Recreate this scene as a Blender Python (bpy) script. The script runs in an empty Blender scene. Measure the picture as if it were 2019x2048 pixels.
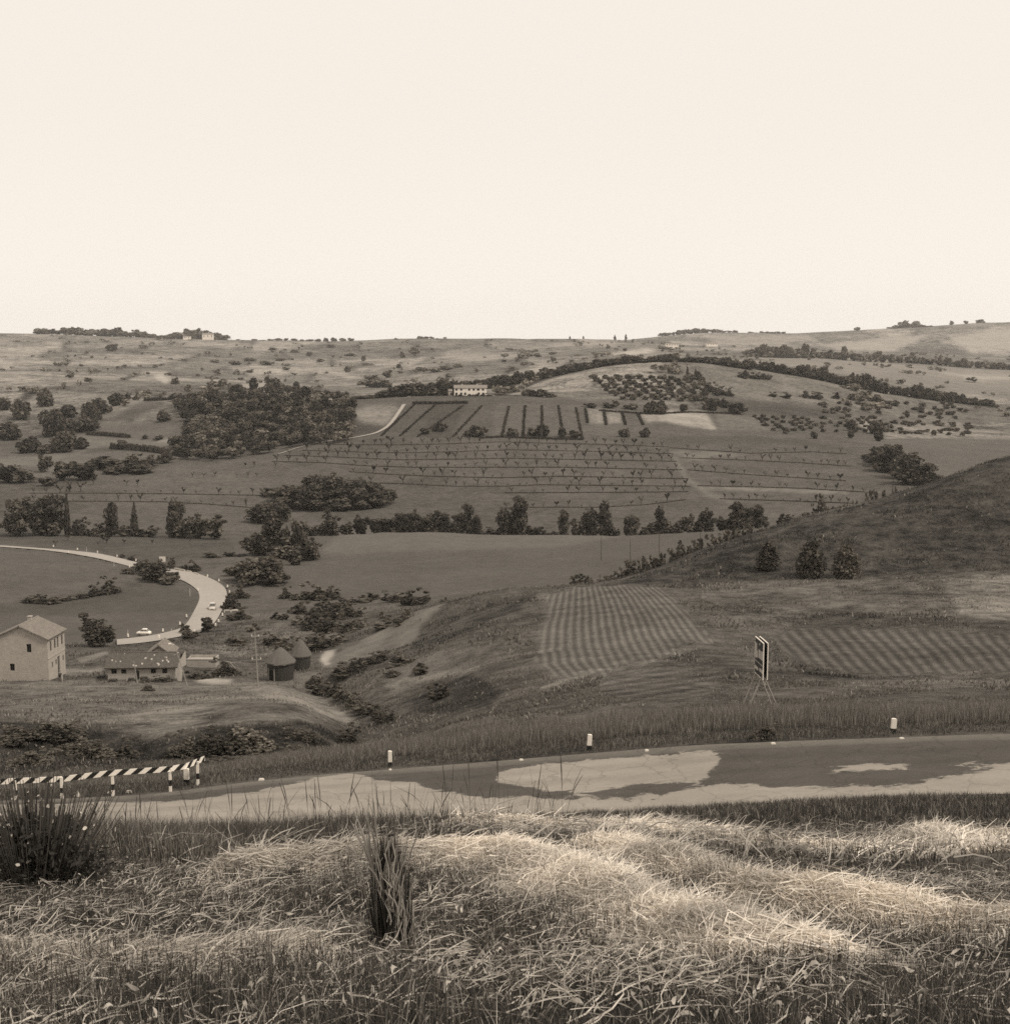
import bpy, bmesh, math, random
import numpy as np
from mathutils import Vector, Matrix

# ------------------------------------------------------------------ camera, sky, sun, exposure
sc = bpy.context.scene
COL = sc.collection
R = math.radians
F, CX, CY, PITCH = 2650.0, 1009.5, 1024.0, R(7.2)      # lens of the photograph in its own pixels
CP, SP = math.cos(PITCH), math.sin(PITCH)

cam_data = bpy.data.cameras.new('camera')
cam = bpy.data.objects.new('camera', cam_data)
COL.objects.link(cam)
cam.location = (0, 0, 0)
cam.rotation_euler = (math.pi / 2 - PITCH, 0, 0)
cam_data.sensor_fit = 'HORIZONTAL'
cam_data.sensor_width = 36.0
cam_data.lens = 36.0 * F / 2019.0
cam_data.clip_start = 0.1
cam_data.clip_end = 30000
sc.camera = cam
sc.render.resolution_x, sc.render.resolution_y = 1009, 1024

SUN_EL, SUN_AZ = R(52), R(118)                         # sun high, from the right and a little behind the camera
world = bpy.data.worlds.new('World')
sc.world = world
world.use_nodes = True
wn, wl = world.node_tree.nodes, world.node_tree.links
wn.clear()
sky = wn.new('ShaderNodeTexSky')
sky.sky_type = 'NISHITA'
sky.sun_disc = False
sky.sun_elevation = SUN_EL
sky.sun_rotation = SUN_AZ
sky.dust_density = 4.0
bw = wn.new('ShaderNodeRGBToBW')
cl = wn.new('ShaderNodeMapRange')                      # white overcast: a thin share of the clear sky left in it
cl.inputs['From Min'].default_value = 0.0
cl.inputs['From Max'].default_value = 20.0
cl.inputs['To Min'].default_value = 9.2
cl.inputs['To Max'].default_value = 9.7
tint = wn.new('ShaderNodeMix'); tint.data_type = 'RGBA'; tint.blend_type = 'MULTIPLY'
tint.inputs['Factor'].default_value = 1.0
tint.inputs['B'].default_value = (1.0, 0.922, 0.836, 1)
bg = wn.new('ShaderNodeBackground'); bg.inputs['Strength'].default_value = 0.10
wo = wn.new('ShaderNodeOutputWorld')
wl.new(sky.outputs['Color'], bw.inputs['Color'])
wl.new(bw.outputs['Val'], cl.inputs['Value'])
geo = wn.new('ShaderNodeTexCoord'); sepz = wn.new('ShaderNodeSeparateXYZ')
wl.new(geo.outputs['Generated'], sepz.inputs[0])
low = wn.new('ShaderNodeMapRange'); low.interpolation_type = 'SMOOTHSTEP'   # the hazy sky is whitest low down
low.inputs['From Min'].default_value = 0.0; low.inputs['From Max'].default_value = 0.18
low.inputs['To Min'].default_value = 1.06; low.inputs['To Max'].default_value = 1.0
wl.new(sepz.outputs[2], low.inputs['Value'])
brt = wn.new('ShaderNodeMath'); brt.operation = 'MULTIPLY'
wl.new(cl.outputs['Result'], brt.inputs[0]); wl.new(low.outputs['Result'], brt.inputs[1])
wl.new(brt.outputs[0], tint.inputs['A'])
wl.new(tint.outputs['Result'], bg.inputs['Color'])
wl.new(bg.outputs['Background'], wo.inputs['Surface'])

sun_data = bpy.data.lights.new('sun', 'SUN')
sun_data.energy = 2.9
sun_data.angle = R(11)
sun_data.color = (1.0, 0.93, 0.84)
sun = bpy.data.objects.new('sun', sun_data)
COL.objects.link(sun)
sun_dir = Vector((math.sin(SUN_AZ) * math.cos(SUN_EL), math.cos(SUN_AZ) * math.cos(SUN_EL), math.sin(SUN_EL)))
sun.rotation_euler = sun_dir.to_track_quat('Z', 'Y').to_euler()

vs = sc.view_settings
vs.view_transform = 'Standard'
vs.look = 'None'
vs.exposure = 0.0
vs.gamma = 1.0
sc.cycles.use_denoising = False
sc.cycles.denoiser = 'OPENIMAGEDENOISE'
sc.cycles.max_bounces = 6
sc.cycles.diffuse_bounces = 3
sc.cycles.volume_bounces = 2
sc.cycles.sample_clamp_indirect = 3.0
sc.cycles.transparent_max_bounces = 8
sc.cycles.filter_width = 1.6

rng = np.random.default_rng(7)
random.seed(7)

# ------------------------------------------------------------------ bookkeeping helpers
def tag(o, label=None, cat=None, group=None, kind=None):
    if label: o['label'] = label
    if cat: o['category'] = cat
    if group: o['group'] = group
    if kind: o['kind'] = kind
    return o

def empty(name, loc, rz=0.0):
    o = bpy.data.objects.new(name, None)
    o.empty_display_size = 0.5
    o.location = loc
    o.rotation_euler = (0, 0, rz)
    COL.objects.link(o)
    return o

def np_mesh(name, verts, faces, mats, attrs=None, smooth=False, mat_index=None):
    """mesh from numpy arrays; faces (n,3) or (n,4); attrs {name: per-vertex float array}"""
    me = bpy.data.meshes.new(name)
    verts = np.asarray(verts, dtype=np.float32)
    faces = np.asarray(faces, dtype=np.int32)
    n, k = faces.shape
    me.vertices.add(len(verts))
    me.vertices.foreach_set('co', verts.ravel())
    me.loops.add(n * k)
    me.loops.foreach_set('vertex_index', faces.ravel())
    me.polygons.add(n)
    me.polygons.foreach_set('loop_start', np.arange(0, n * k, k, dtype=np.int32))
    if mat_index is not None:
        me.polygons.foreach_set('material_index', np.asarray(mat_index, dtype=np.int32))
    me.polygons.foreach_set('use_smooth', np.full(n, smooth, dtype=bool))
    for a, v in (attrs or {}).items():
        at = me.attributes.new(a, 'FLOAT', 'POINT')
        at.data.foreach_set('value', np.asarray(v, dtype=np.float32))
    for m in (mats if isinstance(mats, (list, tuple)) else [mats]):
        me.materials.append(m)
    me.update(calc_edges=True)
    return me

def link(name, me, parent=None, loc=None):
    o = bpy.data.objects.new(name, me)
    COL.objects.link(o)
    if parent is not None: o.parent = parent
    if loc is not None: o.location = loc
    return o

class MB:
    """collects boxes, prisms and tubes and builds ONE mesh"""
    def __init__(self): self.v, self.f, self.m = [], [], []
    def add(self, vs_, fs_, m=0):
        b = len(self.v)
        self.v += [tuple(p) for p in vs_]
        for f in fs_:
            self.f.append([b + i for i in f]); self.m.append(m)
    def box(self, c, s, m=0, M=None, taper=1.0):
        x, y, z = (d / 2 for d in s)
        P = []
        for k, t in ((-1, 1.0), (1, taper)):
            for a, b in ((-1, -1), (1, -1), (1, 1), (-1, 1)):
                P.append(Vector((a * x * t, b * y * t, k * z)))
        if M is not None: P = [M @ p for p in P]
        P = [p + Vector(c) for p in P]
        self.add(P, [(3, 2, 1, 0), (4, 5, 6, 7), (0, 1, 5, 4), (1, 2, 6, 5), (2, 3, 7, 6), (3, 0, 4, 7)], m)
    def tube(self, pts, rad, seg=8, m=0, caps=True):
        pts = [Vector(p) for p in pts]
        rad = rad if isinstance(rad, (list, tuple)) else [rad] * len(pts)
        rings = []
        for i, p in enumerate(pts):
            d = (pts[min(i + 1, len(pts) - 1)] - pts[max(i - 1, 0)]).normalized()
            a = d.cross(Vector((0.13, 0.31, 0.94)))
            if a.length < 0.1: a = d.cross(Vector((1, 0, 0)))
            a.normalize(); b = d.cross(a)
            rings.append([p + (a * math.cos(t) + b * math.sin(t)) * rad[i]
                          for t in (2 * math.pi * k / seg for k in range(seg))])
        V = [q for r_ in rings for q in r_]
        Fc = []
        for i in range(len(pts) - 1):
            for k in range(seg):
                k2 = (k + 1) % seg
                Fc.append((i * seg + k, i * seg + k2, (i + 1) * seg + k2, (i + 1) * seg + k))
        if caps:
            Fc.append(tuple(range(seg))[::-1])
            Fc.append(tuple((len(pts) - 1) * seg + k for k in range(seg)))
        self.add(V, Fc, m)
    def prism(self, prof, y0, y1, m=0):
        """profile in (x,z) extruded along y"""
        n = len(prof)
        V = [(x, y0, z) for x, z in prof] + [(x, y1, z) for x, z in prof]
        Fc = [tuple(range(n)), tuple(range(2 * n - 1, n - 1, -1))]
        for i in range(n):
            j = (i + 1) % n
            Fc.append((j, i, n + i, n + j))
        self.add(V, Fc, m)
    def mesh(self, name, mats, smooth=False, bevel=0.0):
        me = bpy.data.meshes.new(name)
        me.from_pydata([tuple(p) for p in self.v], [], self.f)
        for m in (mats if isinstance(mats, (list, tuple)) else [mats]): me.materials.append(m)
        me.polygons.foreach_set('material_index', self.m)
        me.polygons.foreach_set('use_smooth', [smooth] * len(self.f))
        bm = bmesh.new(); bm.from_mesh(me)
        bmesh.ops.recalc_face_normals(bm, faces=bm.faces)
        if bevel > 0:
            bmesh.ops.bevel(bm, geom=[e for e in bm.edges if e.is_manifold and e.calc_face_angle(0) > 0.5],
                            offset=bevel, segments=2, affect='EDGES', clamp_overlap=True)
        bm.to_mesh(me); bm.free()
        me.update()
        return me
    def build(self, name, mats, parent=None, loc=None, smooth=False, bevel=0.0):
        return link(name, self.mesh(name, mats, smooth, bevel), parent, loc)

# ------------------------------------------------------------------ materials (a sepia print: every colour is a warm grey)
TINT = (1.0, 0.916, 0.80)
LEAF = (1.0, 0.892, 0.735)
def warm(v):
    return (v * TINT[0], v * TINT[1], v * TINT[2], 1.0)

class NT:
    def __init__(self, name):
        self.mat = bpy.data.materials.new(name); self.mat.use_nodes = True
        self.n, self.l = self.mat.node_tree.nodes, self.mat.node_tree.links
        self.n.clear()
        self.out = self.n.new('ShaderNodeOutputMaterial')
        self.b = self.n.new('ShaderNodeBsdfPrincipled')
        self.l.new(self.b.outputs[0], self.out.inputs['Surface'])
        self.b.inputs['Roughness'].default_value = 0.9
        self.b.inputs['Specular IOR Level'].default_value = 0.2
    def _in(self, sock, v):
        if hasattr(v, 'is_linked') or hasattr(v, 'links'): self.l.new(v, sock)
        else: sock.default_value = v
    def math(self, op, a, b=0.0, c=None, clamp=False):
        nd = self.n.new('ShaderNodeMath'); nd.operation = op; nd.use_clamp = clamp
        self._in(nd.inputs[0], a); self._in(nd.inputs[1], b)
        if c is not None: self._in(nd.inputs[2], c)
        return nd.outputs[0]
    def attr(self, name):
        nd = self.n.new('ShaderNodeAttribute'); nd.attribute_name = name
        return nd.outputs['Fac']
    def pos(self):
        return self.n.new('ShaderNodeNewGeometry').outputs['Position']
    def obj(self):
        return self.n.new('ShaderNodeTexCoord').outputs['Object']
    def mapping(self, vec, scale=(1, 1, 1), rot=(0, 0, 0)):
        nd = self.n.new('ShaderNodeMapping')
        nd.inputs['Scale'].default_value = scale; nd.inputs['Rotation'].default_value = rot
        self.l.new(vec, nd.inputs['Vector']); return nd.outputs[0]
    def noise(self, vec, scale, detail=3.0, rough=0.6, dist=0.0):
        nd = self.n.new('ShaderNodeTexNoise')
        nd.inputs['Scale'].default_value = scale; nd.inputs['Detail'].default_value = detail
        nd.inputs['Roughness'].default_value = rough; nd.inputs['Distortion'].default_value = dist
        self.l.new(vec, nd.inputs['Vector']); return nd.outputs['Fac']
    def smooth(self, v, lo, hi, t0=0.0, t1=1.0):
        nd = self.n.new('ShaderNodeMapRange'); nd.interpolation_type = 'SMOOTHSTEP'
        self._in(nd.inputs['Value'], v)
        nd.inputs['From Min'].default_value = lo; nd.inputs['From Max'].default_value = hi
        nd.inputs['To Min'].default_value = t0; nd.inputs['To Max'].default_value = t1
        return nd.outputs['Result']
    def mix(self, f, a, b):
        nd = self.n.new('ShaderNodeMix'); nd.data_type = 'FLOAT'
        self._in(nd.inputs[0], f); self._in(nd.inputs[2], a); self._in(nd.inputs[3], b)
        return nd.outputs[0]
    def rand(self):
        return self.n.new('ShaderNodeObjectInfo').outputs['Random']
    def colour(self, v, t=TINT):
        nd = self.n.new('ShaderNodeCombineColor')
        for i, k in enumerate(t): self.l.new(self.math('MULTIPLY', v, k), nd.inputs[i])
        self.l.new(nd.outputs[0], self.b.inputs['Base Color'])
        return nd.outputs[0]
    def bump(self, h, strength=0.4, dist=0.1):
        nd = self.n.new('ShaderNodeBump')
        nd.inputs['Strength'].default_value = strength; nd.inputs['Distance'].default_value = dist
        self.l.new(h, nd.inputs['Height']); self.l.new(nd.outputs[0], self.b.inputs['Normal'])

def simple(name, v, rough=0.8, var=0.15, scale=6.0, spec=0.2, metal=0.0, bump=0.0, t=TINT, rnd=0.0):
    q = NT(name)
    n = q.noise(q.obj(), scale, 5.0, 0.65)
    val = q.math('MULTIPLY', q.math('ADD', q.math('MULTIPLY', q.math('SUBTRACT', n, 0.5), 2 * var * 2), 1.0), v)
    if rnd: val = q.math('MULTIPLY', val, q.math('ADD', q.math('MULTIPLY', q.rand(), 2 * rnd), 1 - rnd))
    q.colour(val, t)
    q.b.inputs['Roughness'].default_value = rough
    q.b.inputs['Specular IOR Level'].default_value = spec
    q.b.inputs['Metallic'].default_value = metal
    if bump: q.bump(n, bump, 0.05)
    return q.mat

def foliage(name, v, rnd=0.25, transl=0.25, tint=LEAF):
    q = NT(name)
    leaf = q.attr('shade')
    val = q.math('MULTIPLY', q.math('MULTIPLY', leaf, v), q.math('ADD', q.math('MULTIPLY', q.rand(), 2 * rnd), 1 - rnd))
    c = q.colour(val, tint)
    q.b.inputs['Roughness'].default_value = 0.85
    q.b.inputs['Specular IOR Level'].default_value = 0.08
    tr = q.n.new('ShaderNodeBsdfTranslucent'); q.l.new(c, tr.inputs['Color'])
    mx = q.n.new('ShaderNodeMixShader'); mx.inputs[0].default_value = transl
    q.l.new(q.b.outputs[0], mx.inputs[1]); q.l.new(tr.outputs[0], mx.inputs[2])
    q.l.new(mx.outputs[0], q.out.inputs['Surface'])
    return q.mat

M = {}
M['leaf_dark'] = foliage('leaf_dark', 0.078)
M['leaf_mid'] = foliage('leaf_mid', 0.105)
M['leaf_pale'] = foliage('leaf_pale', 0.12)  # far trees and scrub: paler, with haze put into the leaf colour
M['leaf_olive'] = foliage('leaf_olive', 0.10)
M['leaf_vine'] = foliage('leaf_vine', 0.060)
M['bark'] = simple('bark', 0.06, var=0.3, scale=12, bump=0.4)
M['grass'] = foliage('grass', 1.0, rnd=0.0, transl=0.3, tint=TINT)
M['straw'] = foliage('straw', 1.0, rnd=0.0, transl=0.2, tint=(1.0, 0.91, 0.79))
M['white_paint'] = simple('white_paint', 0.78, 0.55, 0.05, 5, 0.3)
M['old_white'] = simple('old_white', 0.60, 0.7, 0.15, 4, 0.2)
M['black_paint'] = simple('black_paint', 0.02, 0.6, 0.2, 6, 0.25)
M['dark_board'] = simple('dark_board', 0.022, 0.55, 0.25, 3, 0.3)
M['pale_letter'] = simple('pale_letter', 0.42, 0.6, 0.06, 6)
M['steel'] = simple('steel', 0.30, 0.5, 0.15, 8, 0.4)
M['timber_pole'] = simple('timber_pole', 0.26, 0.85, 0.2, 10)
M['dark_pole'] = simple('dark_pole', 0.07, 0.85, 0.2, 10)
M['opening'] = simple('opening', 0.012, 0.7, 0.2, 4)
M['shutter'] = simple('shutter', 0.06, 0.7, 0.2, 8)
M['thatch'] = None
M['chalk_stone'] = simple('chalk_stone', 0.55, 0.9, 0.15, 8, bump=0.3)
# ------------------------------------------------------------------ the lie of the land
# Every line below is one contour of the terrain seen from the hill: (column, row, metres ahead).  Between lines the
# ground runs smoothly; lines where the row grows again with distance are hidden hollows behind a crest.
def e_of(py):
    return math.tan(math.atan((CY - py) / F) - PITCH)
def uv_of(px, py):
    b = (CY - py) / F
    return ((px - CX) / F) / (CP + b * SP)
def py_of(e):
    return CY - F * np.tan(np.arctan(e) + PITCH)
def px_of(u, e):
    return CX + F * u * (CP + np.tan(np.arctan(e) + PITCH) * SP)

XS = [0, 85, 300, 500, 640, 850, 1000, 1231, 1400, 1600, 1800, 1938, 2019]
def LN(Y, rows):
    """same columns XS; Y a number or a list"""
    Ys = Y if isinstance(Y, (list, tuple)) else [Y] * len(XS)
    return [(x, r, y) for x, r, y in zip(XS, rows, Ys)]
def LZ(Y, z):
    e = z / Y
    r = CY - F * math.tan(math.atan(e) + PITCH)
    return [(x, r, Y) for x in XS]

LINES = [
 LZ(1.0, -1.60),
 LZ(3.0, -1.66),
 LN(5.0, [1880, 1880, 1882, 1885, 1885, 1882, 1885, 1888, 1890, 1895, 1898, 1900, 1900]),
 LN(9.0, [1745, 1742, 1735, 1728, 1722, 1712, 1708, 1712, 1722, 1740, 1755, 1762, 1765]),
 LN(15., [1712, 1710, 1702, 1695, 1688, 1676, 1672, 1680, 1690, 1702, 1712, 1718, 1720]),
 LN(26., [1700, 1700, 1694, 1686, 1680, 1662, 1654, 1648, 1650, 1656, 1662, 1664, 1665]),
 LN(45., [1696, 1695, 1690, 1680, 1672, 1656, 1644, 1634, 1625, 1612, 1606, 1606, 1607]),
 LN([54, 54, 55.5, 57, 58, 58.8, 59.2, 59.2, 58.8, 58.2, 57.4, 57, 56.8],
    [1678, 1674, 1664, 1655, 1650, 1644, 1640, 1630, 1618, 1603, 1594, 1590, 1588]),
 LN([62, 62.5, 64, 66, 66.8, 67.6, 68, 68, 67.6, 67.2, 66.6, 66, 65.6],
    [1603, 1600, 1590, 1564, 1550, 1534, 1522, 1503, 1490, 1482, 1475, 1470, 1468]),
 LN([65, 65.5, 67, 69, 69.8, 70.6, 71, 71, 70.6, 70.2, 69.6, 69, 68.6],
    [1590, 1588, 1574, 1550, 1536, 1520, 1508, 1488, 1474, 1466, 1458, 1452, 1450]),
 LN(74., [1578, 1572, 1556, 1535, 1521, 1506, 1494, 1474, 1460, 1452, 1446, 1442, 1440]),
 LN(86., [1548, 1544, 1535, 1520, 1505, 1492, 1478, 1456, 1440, 1434, 1432, 1430, 1428]),
 LN(110., [1480, 1480, 1475, 1460, 1452, 1438, 1420, 1405, 1394, 1390, 1388, 1385, 1384]),
 LN(140., [1436, 1436, 1425, 1408, 1412, 1400, 1372, 1350, 1338, 1340, 1338, 1334, 1332]),
 LN(180., [1396, 1395, 1388, 1380, 1378, 1345, 1310, 1285, 1268, 1276, 1268, 1260, 1258]),
 LN(215., [1360, 1359, 1361, 1359, 1345, 1298, 1248, 1216, 1206, 1208, 1202, 1196, 1192]),
 LN(250., [1322, 1322, 1312, 1328, 1312, 1246, 1200, 1172, 1168, 1156, 1147, 1141, 1138]),
 LN([285, 285, 280, 278, 264, 260, 266, 282, 292, 306, 320, 330, 336],
    [1290, 1290, 1287, 1305, 1298, 1216, 1179, 1164, 1101, 1034, 985, 939, 905]),
 LN([320, 320, 318, 312, 302, 300, 306, 322, 332, 350, 362, 372, 378],
    [1262, 1262, 1264, 1262, 1262, 1216, 1190, 1178, 1135, 1080, 1030, 990, 955]),
 LN(380., [1190, 1190, 1180, 1195, 1195, 1182, 1174, 1158, 1130, 1090, 1045, 1008, 975]),
 LN(430., [1122, 1122, 1142, 1130, 1138, 1132, 1126, 1112, 1096, 1074, 1038, 1004, 970]),
 LN(520., [1080, 1078, 1080, 1084, 1072, 1063, 1069, 1073, 1066, 1052, 1028, 996, 964]),
 LN(550., [1072, 1070, 1074, 1080, 1074, 1070, 1075, 1078, 1070, 1048, 1022, 990, 960]),
 LN(590., [1044, 1044, 1048, 1046, 1046, 1046, 1048, 1044, 1036, 1022, 1004, 980, 955]),
 LN(660., [990, 990, 1000, 1006, 1004, 1002, 1000, 994, 988, 980, 970, 964, 948]),
 LN(740., [952, 952, 948, 938, 928, 928, 928, 926, 926, 928, 938, 950, 942]),
 LN(830., [918, 916, 916, 906, 886, 876, 876, 876, 880, 884, 892, 905, 905]),
 LN(980., [870, 868, 850, 822, 806, 792, 790, 802, 818, 842, 862, 874, 874]),
 LN(1090., [834, 832, 812, 798, 796, 792, 790, 776, 782, 806, 832, 850, 852]),
 LN(1300., [786, 784, 786, 786, 796, 790, 772, 718, 722, 752, 784, 806, 810]),
 LN(1430., [764, 762, 772, 778, 786, 784, 774, 722, 727, 752, 778, 798, 802]),
 LN(1900., [740, 738, 744, 754, 762, 746, 734, 710, 718, 728, 744, 758, 762]),
 LN(2600., [704, 702, 708, 716, 720, 712, 706, 692, 702, 710, 718, 726, 728]),
 LN(3400., [666, 667, 674, 682, 681, 677, 677, 679, 692, 700, 706, 711, 713]),
 LN(3700., [672, 673, 680, 688, 687, 683, 683, 685, 697, 704, 709, 713, 714]),
 LN(4600., [690, 690, 690, 690, 690, 690, 690, 683, 664, 667, 656, 647, 642]),
 LN(5400., [740] * 13),
]

NC = 1040
UC = np.linspace(-0.54, 0.54, NC)                      # columns: constant x / y
du = UC[1] - UC[0]
def gsm(a, s):
    k = np.arange(-int(3 * s), int(3 * s) + 1); w = np.exp(-0.5 * (k / s) ** 2); w /= w.sum()
    return np.convolve(np.pad(a, len(k) // 2, mode='edge'), w, mode='valid')
KE, KL = [], []
for ln in LINES:
    us = np.array([uv_of(x, r) for x, r, y in ln]); es = np.array([e_of(r) for x, r, y in ln]); ls = np.array([math.log(y) for x, r, y in ln])
    # carry the end slopes a little past the picture's edges
    us = np.concatenate([[us[0] - 0.17], us, [us[-1] + 0.17]])
    es = np.concatenate([[es[0]], es, [es[-1] + (es[-1] - es[-2]) * 0.9]])
    ls = np.concatenate([[ls[0]], ls, [ls[-1]]])
    KE.append(gsm(np.interp(UC, us, es), 13)); KL.append(gsm(np.interp(UC, us, ls), 13))
KE, KL = np.array(KE), np.array(KL)
for k in range(1, len(KL)): KL[k] = np.maximum(KL[k], KL[k - 1] + 0.01)
H_ = np.diff(KL, axis=0); D_ = np.diff(KE, axis=0) / H_
SL = np.zeros_like(KE)
same = D_[:-1] * D_[1:] > 0
w1, w2 = 2 * H_[1:] + H_[:-1], H_[1:] + 2 * H_[:-1]
with np.errstate(divide='ignore', invalid='ignore'):
    SL[1:-1] = np.where(same, (w1 + w2) / (w1 / D_[:-1] + w2 / D_[1:]), 0.0)
SL[0], SL[-1] = D_[0], D_[-1]

def profile(ci, L):
    """e along column ci at log-distances L"""
    kl, ke, s = KL[:, ci], KE[:, ci], SL[:, ci]
    i = np.clip(np.searchsorted(kl, L) - 1, 0, len(kl) - 2)
    h = kl[i + 1] - kl[i]; t = np.clip((L - kl[i]) / h, 0, 1)
    return ((1 + 2 * t) * (1 - t) ** 2 * ke[i] + t * (1 - t) ** 2 * h * s[i]
            + t * t * (3 - 2 * t) * ke[i + 1] + t * t * (t - 1) * h * s[i + 1])

# rows: close together where the ground is seen broadly
Lf = np.linspace(0.0, math.log(5350), 5000)
cost = np.zeros(len(Lf))
for ci in range(180, NC - 180, 60):
    cost[1:] = np.maximum(cost[1:], np.clip(np.diff(py_of(profile(ci, Lf))) * -1.0, 0, None))
cost = cost + 0.06
cost[Lf < math.log(5)] *= 0.3
cum = np.cumsum(cost); NR = 1080
LR = np.interp(np.linspace(cum[0], cum[-1], NR), cum, Lf)
YR = np.exp(LR)
E = np.stack([profile(ci, LR) for ci in range(NC)], axis=1)        # (NR, NC)
X = UC[None, :] * YR[:, None]
Yg = np.repeat(YR[:, None], NC, axis=1)
Z = E * Yg

def vnoise(x, y, seed=0):
    xi, yi = np.floor(x).astype(np.int64), np.floor(y).astype(np.int64)
    fx, fy = x - xi, y - yi
    fx, fy = fx * fx * (3 - 2 * fx), fy * fy * (3 - 2 * fy)
    def h(a, b):
        n = (a * 374761393 + b * 668265263 + seed * 1442695041) & 0x7fffffff
        n = ((n ^ (n >> 13)) * 1274126177) & 0x7fffffff
        return ((n ^ (n >> 16)) & 0xffff) / 65535.0
    return ((h(xi, yi) * (1 - fx) + h(xi + 1, yi) * fx) * (1 - fy)
            + (h(xi, yi + 1) * (1 - fx) + h(xi + 1, yi + 1) * fx) * fy) - 0.5

def sstep(a, lo, hi):
    t = np.clip((a - lo) / (hi - lo), 0, 1); return t * t * (3 - 2 * t)

# small undulations of slope and meadow (none on the road)
amp = sstep(Yg, 76, 100)
Z += amp * sstep(Yg, 86, 120) * sstep(262 - Yg, 0, 30) * 1.5 * vnoise((0.82 * X + 0.57 * Yg) / 24 + 3.3, (0.82 * Yg - 0.57 * X) / 30, 6)
Z += amp * (0.75 * vnoise((0.6 * X + 0.8 * Yg) / 9, (0.6 * Yg - 0.8 * X) / 9, 3) + 0.22 * vnoise((0.74 * X - 0.67 * Yg) / 3.6, (0.74 * Yg + 0.67 * X) / 3.6, 4)) * sstep(900 - Yg, 0, 300)
Z += sstep(Yg, 600, 1100) * 5.0 * vnoise(X / 90, Yg / 90, 5)
Z += sstep(52 - Yg, 0, 6) * (0.07 * vnoise(X / 0.7, Yg / 0.7, 8) + 0.10 * vnoise(X / 2.2, Yg / 2.2, 9)) * sstep(Yg, 1.0, 4)

def carve(pts, depth, wid):
    a = np.array(pts, float); best = np.full(Z.shape, 1e9); sel_ = (Yg > a[:, 1].min() - 30) & (Yg < a[:, 1].max() + 30); xs_, ys_ = X[sel_], Yg[sel_]; bb = np.full(xs_.shape, 1e9)
    for p_, q_ in zip(a[:-1], a[1:]):
        for t in np.linspace(0, 1, 12, endpoint=False):
            m_ = p_ * (1 - t) + q_ * t; bb = np.minimum(bb, np.hypot(xs_ - m_[0], ys_ - m_[1]))
    Z[sel_] -= depth * np.exp(-(bb / wid) ** 2)
def xy(px, Y): return (uv_of(px, 1400) * Y, Y)
carve([xy(650, 205), xy(690, 165), xy(735, 130), xy(740, 105), xy(660, 96), xy(540, 100), xy(420, 98)], 3.2, 5.0)
carve([xy(300, 103), xy(200, 108), xy(60, 112)], 2.4, 6.0)
carve([xy(800, 180), xy(860, 140), xy(900, 118)], 2.2, 8.0)
def ground_u(u, Y):
    u = np.asarray(u, float); L = np.log(np.asarray(Y, float))
    c = np.clip((u - UC[0]) / du, 0, NC - 1.001); ci = c.astype(int); fc = c - ci
    r = np.clip(np.interp(L, LR, np.arange(NR)), 0, NR - 1.001); ri = r.astype(int); fr = r - ri
    return ((Z[ri, ci] * (1 - fc) + Z[ri, ci + 1] * fc) * (1 - fr)
            + (Z[ri + 1, ci] * (1 - fc) + Z[ri + 1, ci + 1] * fc) * fr)
def ground(x, y):
    return ground_u(np.asarray(x, float) / np.asarray(y, float), y)

def hit(px, py, ymin=1.2):
    """the piece of ground that the photograph shows at this pixel, beyond ymin metres"""
    u, e = uv_of(px, py), e_of(py)
    c = min(max((u - UC[0]) / du, 0), NC - 1.001); ci = int(c); fc = c - ci
    col = (Z[:, ci] * (1 - fc) + Z[:, ci + 1] * fc) / YR
    ok = np.nonzero((col >= e) & (YR >= ymin))[0]
    if len(ok) == 0: k = NR - 1; Yh = YR[int(np.argmax(np.where(YR >= ymin, col, -9)))]
    else:
        k = ok[0]
        if k > 0 and YR[k - 1] >= ymin * 0.99 and col[k - 1] < e:
            t = (e - col[k - 1]) / (col[k] - col[k - 1]); Yh = math.exp(LR[k - 1] + t * (LR[k] - LR[k - 1]))
        else: Yh = YR[k]
    return Vector((u * Yh, Yh, float(ground_u(u, Yh))))
def stand(px, py, Y):
    """a point of the ground Y metres ahead in this column"""
    u = uv_of(px, py)
    return Vector((u * Y, Y, float(ground_u(u, Y))))
def height_to(p, py_top):
    return e_of(py_top) * p.y - p.z
def metres(px, p):
    return px * (p.y * CP - p.z * SP) / F

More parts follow.
